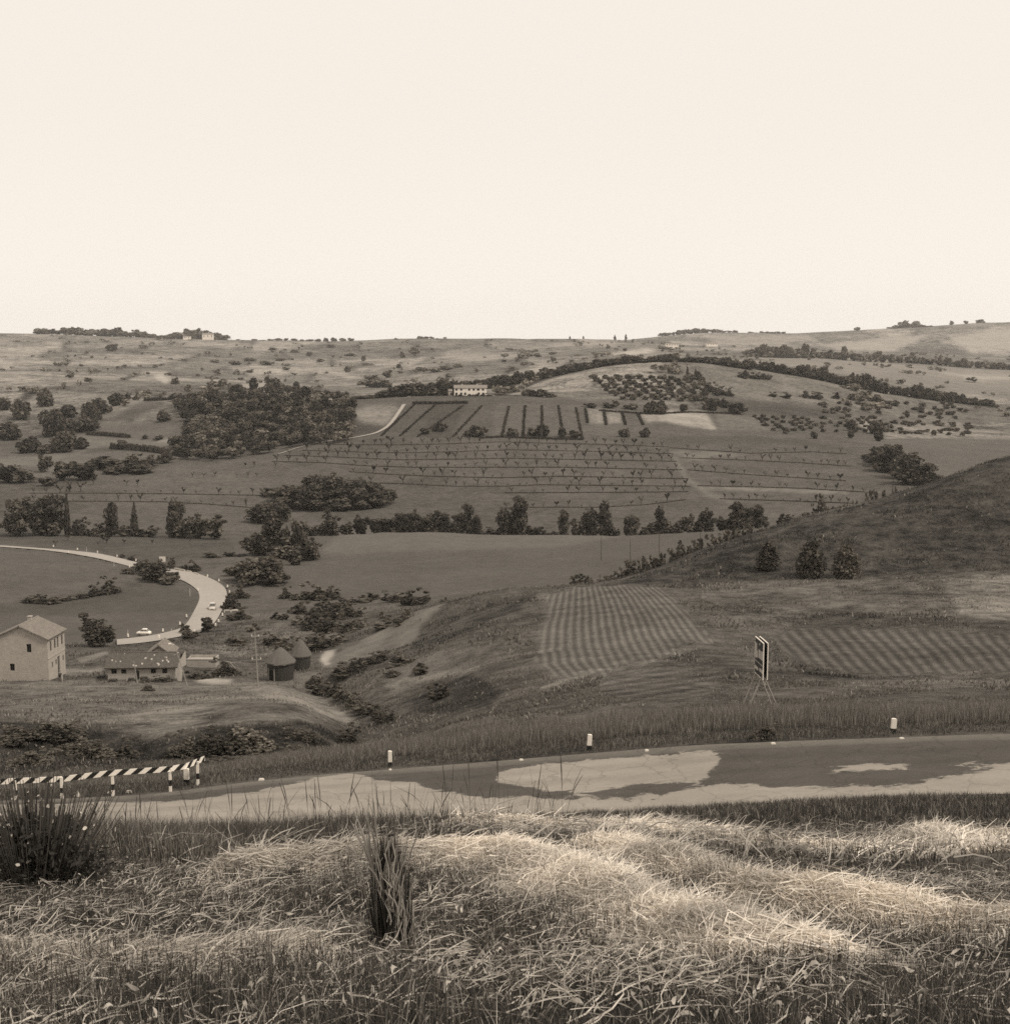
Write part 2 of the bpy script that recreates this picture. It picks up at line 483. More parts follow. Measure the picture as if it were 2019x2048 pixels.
# windrows of cut hay in the foreground: (column, metres ahead), height, half width
def row_pts(spec, n=160):
    a = np.array([(uv_of(px, 1750) * y, y) for px, y in spec])
    s = np.concatenate([[0], np.cumsum(np.hypot(*np.diff(a, axis=0).T))])
    t = np.linspace(0, s[-1], n)
    return np.stack([np.interp(t, s, a[:, 0]), np.interp(t, s, a[:, 1])], 1)
WINDROWS = [
 (row_pts([(470, 8.0), (600, 7.8), (720, 7.9), (860, 8.0), (1000, 7.9), (1090, 7.2), (1170, 6.5), (1260, 5.8), (1390, 5.1), (1520, 4.6), (1640, 4.3)]), 0.09, 0.30),
 (row_pts([(1190, 9.2), (1270, 8.3), (1340, 7.5), (1420, 6.9), (1510, 6.5), (1620, 6.2), (1750, 5.9), (1900, 5.6), (2080, 5.3)]), 0.09, 0.26),
 (row_pts([(930, 15.5), (1020, 14.5), (1120, 14.0), (1230, 14.5), (1350, 16), (1450, 18)]), 0.10, 0.5),
 (row_pts([(1430, 13.0), (1560, 12.5), (1680, 12.2), (1800, 12.8)]), 0.07, 0.5),
 (row_pts([(1850, 22), (1900, 18), (1930, 15), (1990, 12), (2060, 10)]), 0.16, 0.8),
 (row_pts([(-60, 4.2), (120, 4.05), (300, 4.0), (480, 4.1), (600, 4.3)]), 0.07, 0.22),
]
near = YR < 27
xs, ys = X[near], Yg[near]
for pts, hh, ww in WINDROWS:
    best = np.full(xs.shape, 1e9)
    m = (ys > pts[:, 1].min() - 2) & (ys < pts[:, 1].max() + 2)
    for p in pts[::2]: best = np.where(m, np.minimum(best, np.hypot(xs - p[0], (ys - p[1]))), best)
    Z[near] += np.where(best < 5, hh * np.exp(-(best / ww) ** 2 * 1.3) * (1 + 0.7 * vnoise(xs / 0.5, ys / 0.5, 12)), 0)

# roads sit in their own shallow beds so that their surface sheet lies clear of the earth
def inside(px, py, poly):
    poly = np.asarray(poly, float); r = np.zeros(px.shape, bool); j = len(poly) - 1
    for i in range(len(poly)):
        xi, yi = poly[i]; xj, yj = poly[j]
        c = ((yi > py) != (yj > py)) & (px < (xj - xi) * (py - yi) / (yj - yi + 1e-12) + xi)
        r ^= c; j = i
    return r
EG = Z / Yg
PYG = py_of(EG); PXG = px_of(np.repeat(UC[None, :], NR, 0), EG)

FAR_OUT = [(-60, 1089), (0, 1091), (84, 1097), (139, 1101), (196, 1107), (233, 1115), (270, 1124), (301, 1132), (349, 1140), (388, 1145), (414, 1154), (438, 1165), (454, 1178), (456, 1189), (452, 1202), (446, 1217), (438, 1233), (429, 1248), (414, 1260), (391, 1268), (349, 1276), (317, 1282), (280, 1287), (230, 1291)]
FAR_IN = [(-60, 1092), (0, 1094), (84, 1100), (139, 1107), (191, 1116), (228, 1125), (270, 1136), (322, 1148), (349, 1154), (375, 1166), (393, 1178), (401, 1189), (399, 1202), (391, 1217), (381, 1236), (372, 1251), (359, 1259), (333, 1265), (312, 1270), (280, 1275), (230, 1280)]
def sheet_pts(line, n, ymin):
    a = np.array(line, float); s = np.concatenate([[0], np.cumsum(np.hypot(*np.diff(a, axis=0).T))]); t = np.linspace(0, 1, n)
    q = np.stack([np.interp(t * s[-1], s, a[:, 0]), np.interp(t * s[-1], s, a[:, 1])], 1)
    return np.array([hit(x, y, ymin) for x, y in q])
far_o, far_i = sheet_pts(FAR_OUT, 240, 262), sheet_pts(FAR_IN, 240, 262)
for a in (far_o, far_i):
    for c in range(3): a[:, c] = gsm(a[:, c], 3)
far_poly_px = FAR_OUT + FAR_IN[::-1]
inroad = inside(PXG, PYG, far_poly_px) & (Yg > 255) & (Yg < 620)
YN = gsm(np.interp(UC, [uv_of(x, r) for x, r, y in LINES[7]], [y for x, r, y in LINES[7]]), 13)
YF = gsm(np.interp(UC, [uv_of(x, r) for x, r, y in LINES[8]], [y for x, r, y in LINES[8]]), 13)
innear = (Yg > YN[None, :] - 0.02) & (Yg < YF[None, :] + 0.02)
Zsurf = Z.copy()
Z = Z - 0.35 * inroad - 0.07 * innear
# ------------------------------------------------------------------ fields: what grows or lies on each piece of ground
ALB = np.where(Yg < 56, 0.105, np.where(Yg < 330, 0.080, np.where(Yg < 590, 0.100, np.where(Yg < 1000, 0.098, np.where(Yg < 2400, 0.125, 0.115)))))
ROUGH = np.where(Yg < 330, 0.75, np.where(Yg < 1000, 0.36, 1.0))
DRY = np.where(Yg < 60, 0.35, np.where(Yg < 250, 0.18, 0.0))
PH, FUR = np.zeros_like(Z), np.zeros_like(Z)
def field(poly, alb, y0, y1, rough=None, dry=None, jit=2.2):
    poly = np.array(poly, float)
    rows = np.nonzero((YR >= y0) & (YR <= y1))[0]
    sl = slice(rows[0], rows[-1] + 1)
    # edges of a field are never ruled: shake the outline a little in the ground's own metres
    jx = jit * (vnoise(X[sl] / (Yg[sl] * 0.006), Yg[sl] / (Yg[sl].mean() * 0.02), 21) + (1.5 * vnoise(X[sl] / (Yg[sl] * 0.02), Yg[sl] / (Yg[sl].mean() * 0.05), 23) if jit > 5 else 0))
    m = inside(PXG[sl] + jx, PYG[sl] + jx * 0.5, poly)
    ALB[sl][m] = alb
    if rough is not None: ROUGH[sl][m] = rough
    if dry is not None: DRY[sl][m] = dry
    return sl, m

# beyond the olive hill the slopes are a patchwork of small fields
fz = Yg > 1080
def cells(x, y, seed):
    xi, yi = np.floor(x).astype(np.int64), np.floor(y).astype(np.int64)
    d1 = np.full(x.shape, 9.0); d2 = np.full(x.shape, 9.0); v = np.zeros(x.shape)
    hsh = lambda a, b_, s: (((a * 73856093) ^ (b_ * 19349663) ^ (s * 83492791)) % 10007) / 10007.0
    for i in (-1, 0, 1):
        for j in (-1, 0, 1):
            cx_, cy_ = xi + i, yi + j
            d = np.hypot(cx_ + 0.15 + 0.7 * hsh(cx_, cy_, seed) - x, cy_ + 0.15 + 0.7 * hsh(cx_, cy_, seed + 1) - y)
            nearer = d < d1
            d2 = np.where(nearer, d1, np.minimum(d2, d)); v = np.where(nearer, hsh(cx_, cy_, seed + 2), v); d1 = np.minimum(d1, d)
    return v, d2 - d1
ux0, uy0 = X[fz] / 150 + 0.5 * vnoise(X[fz] / 120, Yg[fz] / 200, 15), Yg[fz] / 260 + 0.6 * vnoise(X[fz] / 160, Yg[fz] / 260, 16)
cv, ce = cells(ux0, uy0, 5)
ALB[fz] *= np.where(ce < 0.06, 0.35, 0.60 + 0.90 * cv ** 1.2)

# valley field and the fields inside the bend of the far road
field([(535, 1190), (560, 1130), (600, 1088), (680, 1066), (780, 1060), (1000, 1070), (1240, 1072), (1470, 1060), (1430, 1090), (1300, 1130), (1150, 1165), (1060, 1180), (900, 1190), (760, 1195), (640, 1195)], 0.100, 375, 548, 0.16)
field([(640, 1105), (690, 1060), (1000, 1068), (1260, 1070), (1130, 1092), (1000, 1098), (800, 1102), (700, 1110)], 0.128, 380, 548, 0.15)
field([(-80, 1210), (85, 1205), (200, 1190), (330, 1170), (400, 1190), (385, 1235), (345, 1262), (250, 1285), (85, 1292), (-80, 1292)], 0.084, 285, 470, 0.18)
field([(-80, 1098), (85, 1104), (190, 1117), (250, 1150), (200, 1172), (85, 1195), (-80, 1200)], 0.105, 330, 520, 0.22)
field([(85, 1060), (440, 1060), (480, 1110), (300, 1128), (190, 1100), (85, 1090), (-80, 1085), (-80, 1060)], 0.082, 430, 570, 0.3)
# dark hill on the right
field([(1231, 1166), (1340, 1122), (1460, 1077), (1565, 1045), (1722, 1008), (1854, 966), (1940, 936), (2019, 895), (2160, 840), (2160, 1140), (1938, 1142), (1700, 1153), (1500, 1165), (1400, 1172), (1300, 1170)], 0.047, 236, 420, 1.0, 0.0)
field([(1400, 1173), (1500, 1167), (1938, 1143), (2160, 1140), (2160, 1262), (1940, 1250), (1700, 1215), (1560, 1258), (1500, 1270), (1400, 1215)], 0.088, 150, 262, 0.9, 0.45)
field([(1580, 1250), (1700, 1222), (1940, 1238), (2160, 1240), (2160, 1262), (1940, 1262), (1700, 1262), (1560, 1268)], 0.060, 150, 230, 0.9, 0.1)
field([(1880, 1160), (1960, 1150), (2160, 1150), (2160, 1260), (1920, 1230)], 0.14, 150, 262, 0.9, 0.7)
# slope between the gully and the mown field
field([(640, 1326), (690, 1296), (760, 1264), (850, 1214), (900, 1192), (970, 1190), (885, 1238), (832, 1278), (800, 1292), (720, 1318), (660, 1336)], 0.118, 175, 275, 0.35, 0.1)
field([(900, 1198), (1000, 1178), (1085, 1172), (1070, 1195), (960, 1242), (880, 1278), (830, 1288), (842, 1252)], 0.058, 175, 275, 0.8, 0.0)
field([(820, 1290), (940, 1250), (1060, 1190), (1075, 1194), (945, 1260), (825, 1300)], 0.038, 175, 275, 0.8, 0.0)
field([(820, 1300), (945, 1262), (1070, 1200), (1085, 1260), (1080, 1340), (1000, 1390), (860, 1350), (760, 1330)], 0.074, 120, 262, 0.8, 0.1)
field([(880, 1365), (940, 1345), (1005, 1385), (980, 1412), (860, 1430), (800, 1420)], 0.045, 95, 190, 0.9, 0.0)
field([(740, 1372), (800, 1358), (900, 1344), (960, 1335), (960, 1342), (880, 1358), (760, 1380)], 0.14, 120, 200, 0.6, 0.4)
# mown patches: rows of cut grass
sl, m = field([(1088, 1195), (1130, 1172), (1240, 1165), (1330, 1180), (1390, 1235), (1418, 1282), (1330, 1312), (1180, 1348), (1105, 1360), (1072, 1330), (1076, 1260)], 0.100, 120, 262, 0.40, 0.15, jit=22)
Lf_ = np.interp(PYG[sl], [1165, 1200, 1250, 1300, 1330, 1360], [1118, 1102, 1085, 1078, 1086, 1114])
Rf_ = np.interp(PYG[sl], [1165, 1200, 1240, 1280, 1310, 1360], [1296, 1345, 1385, 1418, 1445, 1490])
PH[sl][m] = ((PXG[sl] - Lf_) / (Rf_ - Lf_) * 19)[m]; FUR[sl][m] = 0.34
sl, m = field([(1545, 1268), (1620, 1258), (1700, 1252), (1940, 1262), (2160, 1265), (2160, 1345), (1940, 1345), (1800, 1354), (1690, 1350), (1610, 1330), (1560, 1300)], 0.074, 95, 225, 0.45, 0.1, jit=14)
PH[sl][m] = ((PXG[sl] - 0.95 * (PYG[sl] - 1262)) / 25)[m]; FUR[sl][m] = 0.40
sl, m = field([(1195, 1385), (1200, 1360), (1330, 1330), (1460, 1345), (1420, 1390), (1300, 1408)], 0.085, 90, 160, 0.7, 0.3)
PH[sl][m] = ((PXG[sl] * 0.35 + 2.2 * (PYG[sl] - 1262)) / 24)[m]; FUR[sl][m] = 0.30
field([(1600, 1338), (1690, 1352), (1800, 1358), (1690, 1366), (1610, 1352)], 0.045, 95, 170, 0.8, 0.0)
field([(1150, 1345), (1300, 1312), (1420, 1282), (1425, 1290), (1300, 1326), (1160, 1358), (1060, 1386)], 0.15, 110, 200, 0.6, 0.7)
field([(1640, 1362), (1800, 1360), (1940, 1348), (2160, 1346), (2160, 1372), (1900, 1375), (1700, 1380)], 0.11, 85, 160, 0.8, 0.6)
# meadow below the farm, hay lying on it
field([(-80, 1362), (85, 1362), (350, 1366), (520, 1362), (600, 1370), (700, 1430), (640, 1448), (450, 1452), (300, 1474), (85, 1445), (-80, 1440)], 0.118, 90, 235, 0.7, 0.75)
field([(250, 1440), (300, 1410), (470, 1412), (350, 1470), (290, 1476)], 0.15, 85, 200, 0.7, 1.0)
field([(480, 1375), (540, 1372), (700, 1432), (720, 1455), (640, 1430), (560, 1405)], 0.15, 85, 235, 0.7, 1.0)
field([(586, 1350), (640, 1345), (660, 1372), (620, 1378)], 0.12, 150, 240, 0.6, 0.9)
field([(390, 1362), (420, 1356), (466, 1359), (462, 1366), (410, 1367)], 0.30, 190, 240, 0.2, 0.0)
field([(640, 1318), (652, 1302), (672, 1300), (668, 1310), (655, 1322), (662, 1328), (650, 1332)], 0.32, 180, 275, 0.2, 0.0)
field([(115, 1338), (210, 1336), (205, 1345), (120, 1350)], 0.19, 190, 250, 0.3, 0.0)
field([(150, 1318), (215, 1302), (222, 1308), (165, 1326)], 0.15, 200, 275, 0.3, 0.0)
field([(628, 1358), (700, 1338), (790, 1378), (802, 1422), (772, 1448), (700, 1412), (640, 1376)], 0.088, 90, 215, 1.0, 0.35)
field([(430, 1296), (480, 1250), (640, 1240), (700, 1250), (640, 1300), (590, 1330), (480, 1330)], 0.10, 220, 330, 0.9, 0.3)
# banks below the road verge
field([(-80, 1440), (85, 1445), (300, 1476), (450, 1455), (600, 1440), (700, 1470), (640, 1510), (300, 1552), (-80, 1560)], 0.044, 66, 135, 1.0, 0.10)
# facing hillside
field([(700, 818), (785, 808), (803, 821), (770, 850), (722, 846)], 0.21, 840, 1010, 0.45)
field([(704, 849), (770, 851), (757, 866), (700, 874)], 0.070, 820, 960, 0.3)
field([(815, 806), (930, 800), (1150, 806), (1164, 872), (1040, 872), (760, 874)], 0.088, 828, 1010, 0.3)
field([(990, 806), (1150, 808), (1162, 870), (1050, 872), (985, 870)], 0.108, 828, 1010, 0.3)
field([(868, 806), (935, 804), (900, 872), (840, 872)], 0.070, 828, 1010, 0.3)
field([(1175, 816), (1206, 818), (1205, 848), (1180, 848)], 0.20, 828, 1050, 0.6)
field([(1213, 820), (1240, 824), (1241, 846), (1216, 846)], 0.19, 828, 1050, 0.6)
field([(1280, 828), (1340, 820), (1410, 824), (1432, 859), (1380, 853), (1330, 843), (1290, 842)], 0.29, 828, 1080, 0.4)
field([(1430, 824), (1530, 835), (1545, 862), (1440, 858)], 0.13, 828, 1080, 0.5)
field([(1712, 846), (1735, 838), (1748, 858), (1740, 866)], 0.30, 828, 1110, 0.4)
field([(1766, 868), (1800, 849), (1870, 845), (1938, 857), (2100, 866), (2100, 878), (1900, 877), (1770, 877)], 0.20, 828, 1110, 0.9)
field([(1690, 880), (1940, 878), (2160, 878), (2160, 930), (1940, 942), (1860, 962), (1780, 898)], 0.115, 700, 985, 0.2)
field([(1330, 872), (1600, 876), (1720, 900), (1700, 905), (1560, 888), (1330, 890)], 0.080, 780, 900, 0.25)
field([(1340, 904), (1346, 904), (1376, 955), (1420, 985), (1480, 1008), (1476, 1011), (1410, 992), (1366, 958)], 0.15, 600, 830, 0.2)
field([(1400, 974), (1500, 976), (1600, 980), (1700, 984), (1700, 987), (1590, 983), (1400, 977)], 0.24, 600, 760, 0.1)
field([(1340, 901), (1460, 906), (1480, 912), (1350, 908)], 0.17, 700, 860, 0.3)
field([(1360, 912), (1420, 913), (1410, 918), (1366, 917)], 0.19, 700, 860, 0.3)
field([(1360, 705), (1500, 715), (1760, 785), (1940, 812), (2160, 815), (2160, 850), (1860, 845), (1560, 812), (1400, 800), (1300, 740)], 0.105, 985, 1440, 0.6)
field([(1430, 805), (1500, 800), (1640, 810), (1700, 835), (1560, 832), (1440, 828)], 0.075, 980, 1300, 0.4)
# left of the wood
field([(185, 838), (225, 800), (292, 800), (250, 838)], 0.14, 830, 1400, 0.3)
field([(225, 838), (262, 812), (290, 802), (322, 803), (266, 840)], 0.080, 830, 1400, 0.3)
field([(258, 842), (290, 834), (292, 842)], 0.21, 830, 1400, 0.2)
field([(190, 845), (330, 842), (360, 855), (336, 876), (200, 868)], 0.115, 830, 1200, 0.25)
field([(130, 868), (180, 870), (200, 872), (362, 884), (350, 892), (200, 892), (150, 912), (85, 932), (-80, 940), (-80, 915), (85, 912)], 0.145, 740, 1100, 0.25)
field([(300, 876), (362, 879), (362, 887), (320, 883)], 0.26, 780, 1100, 0.1)
field([(85, 942), (130, 912), (240, 900), (362, 908), (372, 918), (260, 916), (130, 957), (-80, 970), (-80, 945)], 0.125, 690, 1000, 0.3)
# beyond: pale ploughland and scars
field([(475, 774), (500, 762), (540, 765), (580, 778), (640, 790), (640, 796), (560, 789), (500, 780)], 0.20, 1150, 2500, 0.3)
field([(645, 746), (660, 737), (700, 748), (728, 757), (700, 758)], 0.20, 1300, 2900, 0.5)
field([(800, 731), (850, 709), (856, 712), (822, 732)], 0.20, 1400, 2900, 0.4)
field([(305, 752), (325, 747), (340, 760), (330, 767), (312, 757)], 0.27, 1300, 2500, 0.5)
field([(278, 744), (340, 746), (338, 749), (290, 748)], 0.22, 1300, 2500, 0.4)
field([(1215, 706), (1290, 697), (1325, 701), (1250, 713)], 0.24, 1500, 2900, 0.5)
field([(1100, 686), (1230, 683), (1230, 690), (1110, 693)], 0.18, 2000, 3500, 0.4)
field([(1480, 706), (1600, 716), (1940, 735), (2160, 740), (2160, 792), (1940, 788), (1800, 766), (1640, 742), (1530, 720)], 0.140, 1440, 2500, 0.25)
field([(1870, 742), (1950, 750), (2160, 755), (2160, 763), (1940, 758)], 0.21, 1440, 2500, 0.3)
field([(1640, 690), (1800, 670), (1860, 672), (1780, 705), (1680, 700)], 0.19, 3000, 5200, 0.3)
field([(1900, 675), (1990, 655), (2160, 650), (2160, 700), (1940, 705)], 0.20, 3000, 5200, 0.3)
field([(1430, 672), (1640, 670), (1560, 690), (1430, 690)], 0.16, 3000, 5200, 0.4)
field([(900, 700), (980, 703), (1060, 712), (960, 722), (880, 715)], 0.165, 1800, 3300, 0.5)
field([(520, 676), (580, 672), (560, 700), (500, 705)], 0.17, 2200, 3500, 0.6)
# foreground: cut hay and the worn corner on the right
for pts, hh, ww in WINDROWS:
    sel = Yg < 27
    xs, ys = X[near], Yg[near]
    best = np.full(xs.shape, 1e9)
    for p in pts[::2]: best = np.minimum(best, np.hypot(xs - p[0], ys - p[1]))
    k = np.exp(-(best / (ww * 1.15)) ** 2)
    sub = ALB[near]; ALB[near] = sub * (1 - 0.75 * k) + 0.30 * 0.75 * k
for _ in range(1):
    ALB[:] = ALB
ALB *= np.where(Yg > 1080, np.where(Yg > 1800, 1.28, 1.12), 0.82)  # distant ground lightened, haze painted into its colour
ALB[(Yg > 2.2) & (Yg < 56)] *= 0.62
ALB[(Yg > 76) & (Yg < 345)] *= 1.22

q = NT('ground_cover')
P = q.pos()
alb, rough, dry, ph, fur = (q.attr(a) for a in ('alb', 'rough', 'dry', 'phase', 'furrow'))
n_f = q.noise(P, 2.3, 5, 0.72); n_m = q.noise(P, 0.30, 4, 0.65); n_l = q.noise(P, 0.045, 4, 0.62, 0.5); n_x = q.noise(P, 0.009, 3, 0.6)
def cen(n, k): return q.math('MULTIPLY', q.math('SUBTRACT', n, 0.5), k)
mott = q.math('ADD', q.math('ADD', cen(n_f, 2.6), cen(n_m, 3.4)), q.math('ADD', cen(n_l, 2.8), cen(n_x, 1.6)))
val = q.math('MULTIPLY', alb, q.math('MAXIMUM', q.math('ADD', 1.0, q.math('MULTIPLY', mott, rough)), 0.25))
# dry streaks
streak = q.noise(q.mapping(P, (0.35, 0.8, 0.8), (0, 0, 0.35)), 1.0, 5, 0.7, 0.6)
thr = q.math('SUBTRACT', 0.80, q.math('MULTIPLY', dry, 0.34))
ds = q.math('MULTIPLY', q.math('SUBTRACT', q.math('ADD', q.math('MULTIPLY', streak, 0.6), q.math('MULTIPLY', n_l, 0.4)), thr), 9.0, clamp=True)
val = q.mix(q.math('MULTIPLY', ds, 0.55), val, q.math('ADD', 0.14, q.math('MULTIPLY', n_f, 0.20)))
# mown rows
wob = q.math('ADD', q.math('MULTIPLY', ph, 6.2832), q.math('ADD', cen(n_m, 1.0), cen(n_l, 4.5)))
s1 = q.math('SINE', wob)
rowv = q.math('ADD', 1.0, q.math('MULTIPLY', q.math('MULTIPLY', s1, fur), q.math('ADD', 0.35, n_f)))
val = q.math('MULTIPLY', val, rowv)
q.colour(val)
hgt = q.math('ADD', q.math('MULTIPLY', q.math('ADD', n_f, q.math('MULTIPLY', n_m, 2.0)), rough), q.math('MULTIPLY', q.math('MULTIPLY', s1, fur), 0.6))
q.bump(hgt, 0.55, 0.5)
q.b.inputs['Roughness'].default_value = 0.95
q.b.inputs['Specular IOR Level'].default_value = 0.05
M['ground'] = q.mat

# fields run into each other over a metre or two
for A_, k_ in ((ALB, 3), (ROUGH, 3), (DRY, 8), (FUR, 14)):
    for _ in range(k_):
        A_[:, 1:-1] = (A_[:, :-2] + A_[:, 2:] + 2 * A_[:, 1:-1]) / 4
        A_[1:-1] = (A_[:-2] + A_[2:] + 2 * A_[1:-1]) / 4
ii = (np.arange(NR - 1)[:, None] * NC + np.arange(NC - 1)[None, :]).ravel()
quads = np.stack([ii, ii + 1, ii + NC + 1, ii + NC], 1)
verts = np.stack([X.ravel(), Yg.ravel(), Z.ravel()], 1)
ymid = Yg.ravel()[quads[:, 0]]
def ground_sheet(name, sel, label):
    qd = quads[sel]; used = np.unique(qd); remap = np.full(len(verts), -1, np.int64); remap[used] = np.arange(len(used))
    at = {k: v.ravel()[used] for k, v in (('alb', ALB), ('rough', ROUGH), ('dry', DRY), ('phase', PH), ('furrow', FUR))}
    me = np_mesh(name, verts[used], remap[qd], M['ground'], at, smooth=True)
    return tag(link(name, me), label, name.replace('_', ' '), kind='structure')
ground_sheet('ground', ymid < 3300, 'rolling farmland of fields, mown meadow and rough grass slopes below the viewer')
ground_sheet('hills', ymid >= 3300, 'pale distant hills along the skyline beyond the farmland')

# the bank goes on to both sides and behind the viewer
kr = np.nonzero(YR < 140)[0]; offs = np.array([0, 0.4, 1, 2, 4, 8, 16, 34, 60.0])
for ci, sg in ((0, -1), (NC - 1, 1)):
    Vx = np.stack([X[kr, ci][:, None] + sg * offs[None, :], np.repeat(Yg[kr, ci][:, None], len(offs), 1), Z[kr, ci][:, None] + 0.12 * np.minimum(offs, 4)[None, :] * vnoise(np.repeat(offs[None, :], len(kr), 0) + 7 * sg, Yg[kr, ci][:, None] / 1.5 + 0 * offs[None, :], 19)], -1)
    k0 = (np.arange(len(kr) - 1)[:, None] * len(offs) + np.arange(len(offs) - 1)[None, :]).ravel(); qd = np.stack([k0, k0 + 1, k0 + len(offs) + 1, k0 + len(offs)], 1)
    if sg < 0: qd = qd[:, ::-1]
    nn_ = Vx.shape[0] * Vx.shape[1]; yv = Vx[:, :, 1].ravel()
    at = {'alb': np.where(yv < 56, 0.052, 0.075), 'rough': np.full(nn_, 0.7), 'dry': np.full(nn_, 0.25), 'phase': np.zeros(nn_), 'furrow': np.zeros(nn_)}
    tag(link('ground', np_mesh('ground', Vx.reshape(-1, 3), qd, M['ground'], at, smooth=True)), 'grass bank going on beyond the edge of the picture', 'ground', kind='structure')
bx, by = np.linspace(-62, 62, 32), np.linspace(1.0, -24, 14)
Vb = np.stack(np.broadcast_arrays(bx[None, :], by[:, None], -1.6 + 0.05 * (1 - by[:, None]) + 0 * bx[None, :]), -1)
k0 = (np.arange(13)[:, None] * 32 + np.arange(31)[None, :]).ravel()
tag(link('ground', np_mesh('ground', Vb.reshape(-1, 3), np.stack([k0, k0 + 32, k0 + 33, k0 + 1], 1), M['ground'], {'alb': np.full(448, 0.07), 'rough': np.full(448, 0.7), 'dry': np.full(448, 0.3)}, smooth=True)), 'grassy top of the bank where the viewer stands', 'ground', kind='structure')

# ------------------------------------------------------------------ roads
def strip_sheet(name, A, B, nx, mat, lift, label, attr=None, crown=0.0):
    t = np.linspace(0, 1, nx)[None, :, None]
    V = A[:, None, :] * (1 - t) + B[:, None, :] * t
    n = len(A)
    V = V.copy(); V[:, :, 2] += lift + crown * np.sin(np.pi * np.linspace(0, 1, nx))[None, :]
    k = (np.arange(n - 1)[:, None] * nx + np.arange(nx - 1)[None, :]).ravel()
    qd = np.stack([k, k + 1, k + nx + 1, k + nx], 1)
    me = np_mesh(name, V.reshape(-1, 3), qd, mat, attr(V) if attr else None, smooth=True)
    o = link(name, me)
    return tag(o, label, 'road', kind='structure')

q = NT('worn_roadway')
P = q.pos()
pale = q.attr('pale'); shoulder = q.attr('shoulder')
nn = q.noise(q.mapping(P, (0.45, 1.0, 1)), 1.3, 7, 0.72, 0.8); fine = q.noise(P, 7.0, 4, 0.75); big = q.noise(q.mapping(P, (0.35, 1.0, 1)), 0.6, 4, 0.65)
edge = q.smooth(q.math('ADD', pale, q.math('MULTIPLY', q.math('SUBTRACT', nn, 0.5), 2.4)), 0.38, 0.62)
vp = q.math('MULTIPLY', 0.25, q.math('ADD', 0.42, q.math('ADD', q.math('MULTIPLY', fine, 0.46), q.math('MULTIPLY', big, 0.70))))
va = q.math('MULTIPLY', q.mix(shoulder, 0.068, 0.130), q.math('ADD', 0.0, q.math('ADD', q.math('MULTIPLY', fine, 0.7), q.math('ADD', q.math('MULTIPLY', nn, 0.6), q.math('MULTIPLY', big, 0.7)))))
acr = q.attr('across')
trk = q.math('ADD', q.math('POWER', 2.718, q.math('MULTIPLY', q.math('POWER', q.math('SUBTRACT', acr, 0.27), 2.0), -260.0)), q.math('POWER', 2.718, q.math('MULTIPLY', q.math('POWER', q.math('SUBTRACT', acr, 0.47), 2.0), -260.0)))
vor = q.n.new('ShaderNodeTexVoronoi'); vor.feature = 'DISTANCE_TO_EDGE'; vor.inputs['Scale'].default_value = 0.30
warp = q.n.new('ShaderNodeVectorMath'); warp.operation = 'ADD'; nv = q.n.new('ShaderNodeTexNoise'); nv.inputs['Scale'].default_value = 1.2; q.l.new(P, nv.inputs['Vector'])
q.l.new(P, warp.inputs[0]); q.l.new(nv.outputs['Color'], warp.inputs[1]); q.l.new(warp.outputs[0], vor.inputs['Vector'])
crack = q.smooth(vor.outputs['Distance'], 0.003, 0.020, 0.80, 1.0)
road_v = q.math('MULTIPLY', q.math('MULTIPLY', q.mix(edge, va, vp), crack), q.math('SUBTRACT', 1.0, q.math('MULTIPLY', trk, 0.13)))
q.colour(road_v, (1.0, 0.895, 0.76))
q.bump(q.math('ADD', fine, q.math('MULTIPLY', edge, 0.6)), 0.25, 0.02)
q.b.inputs['Roughness'].default_value = 0.85
M['road_near'] = q.mat

nx_ = 1240
ur = np.linspace(-0.53, 0.53, nx_)
yn, yf = np.interp(ur, UC, YN), np.interp(ur, UC, YF)
def zs(u, Y):
    global Z
    keep = Z; Z = Zsurf
    r = ground_u(u, Y); Z = keep
    return r
A = np.stack([ur * yf, yf, zs(ur, yf)], 1); B = np.stack([ur * yn, yn, zs(ur, yn)], 1)
PALE = [
 [(-400, 1640), (-80, 1610), (150, 1607), (330, 1604), (400, 1597), (500, 1586), (560, 1573), (640, 1553), (700, 1547), (735, 1553), (748, 1559), (824, 1566), (851, 1576), (914, 1585), (1005, 1597), (1063, 1592), (1079, 1598), (1131, 1598), (1155, 1598), (1197, 1598), (1225, 1602), (1300, 1596), (1340, 1586), (1388, 1575), (1500, 1568), (1528, 1575), (1644, 1574), (1722, 1573), (1801, 1569), (1880, 1557), (1940, 1546), (2019, 1535), (2300, 1500), (2300, 1640), (1500, 1700), (-400, 1800)],
 [(985, 1561), (1000, 1545), (1021, 1537), (1110, 1526), (1210, 1519), (1300, 1511), (1420, 1501), (1446, 1504), (1433, 1525), (1409, 1559), (1367, 1564), (1262, 1572), (1205, 1579), (1160, 1588), (1113, 1583), (1066, 1575)],
 [(1638, 1543), (1670, 1534), (1740, 1530), (1812, 1527), (1820, 1534), (1814, 1540), (1696, 1545)],
 [(1825, 1535), (1864, 1532), (1864, 1538), (1828, 1538)], [(1877, 1533), (1940, 1528), (2040, 1524), (2040, 1532), (1890, 1537)],
 [(1212, 1590), (1225, 1586), (1250, 1587), (1250, 1592), (1222, 1595)], [(1264, 1589), (1290, 1585), (1304, 1588), (1290, 1593), (1268, 1593)],
]
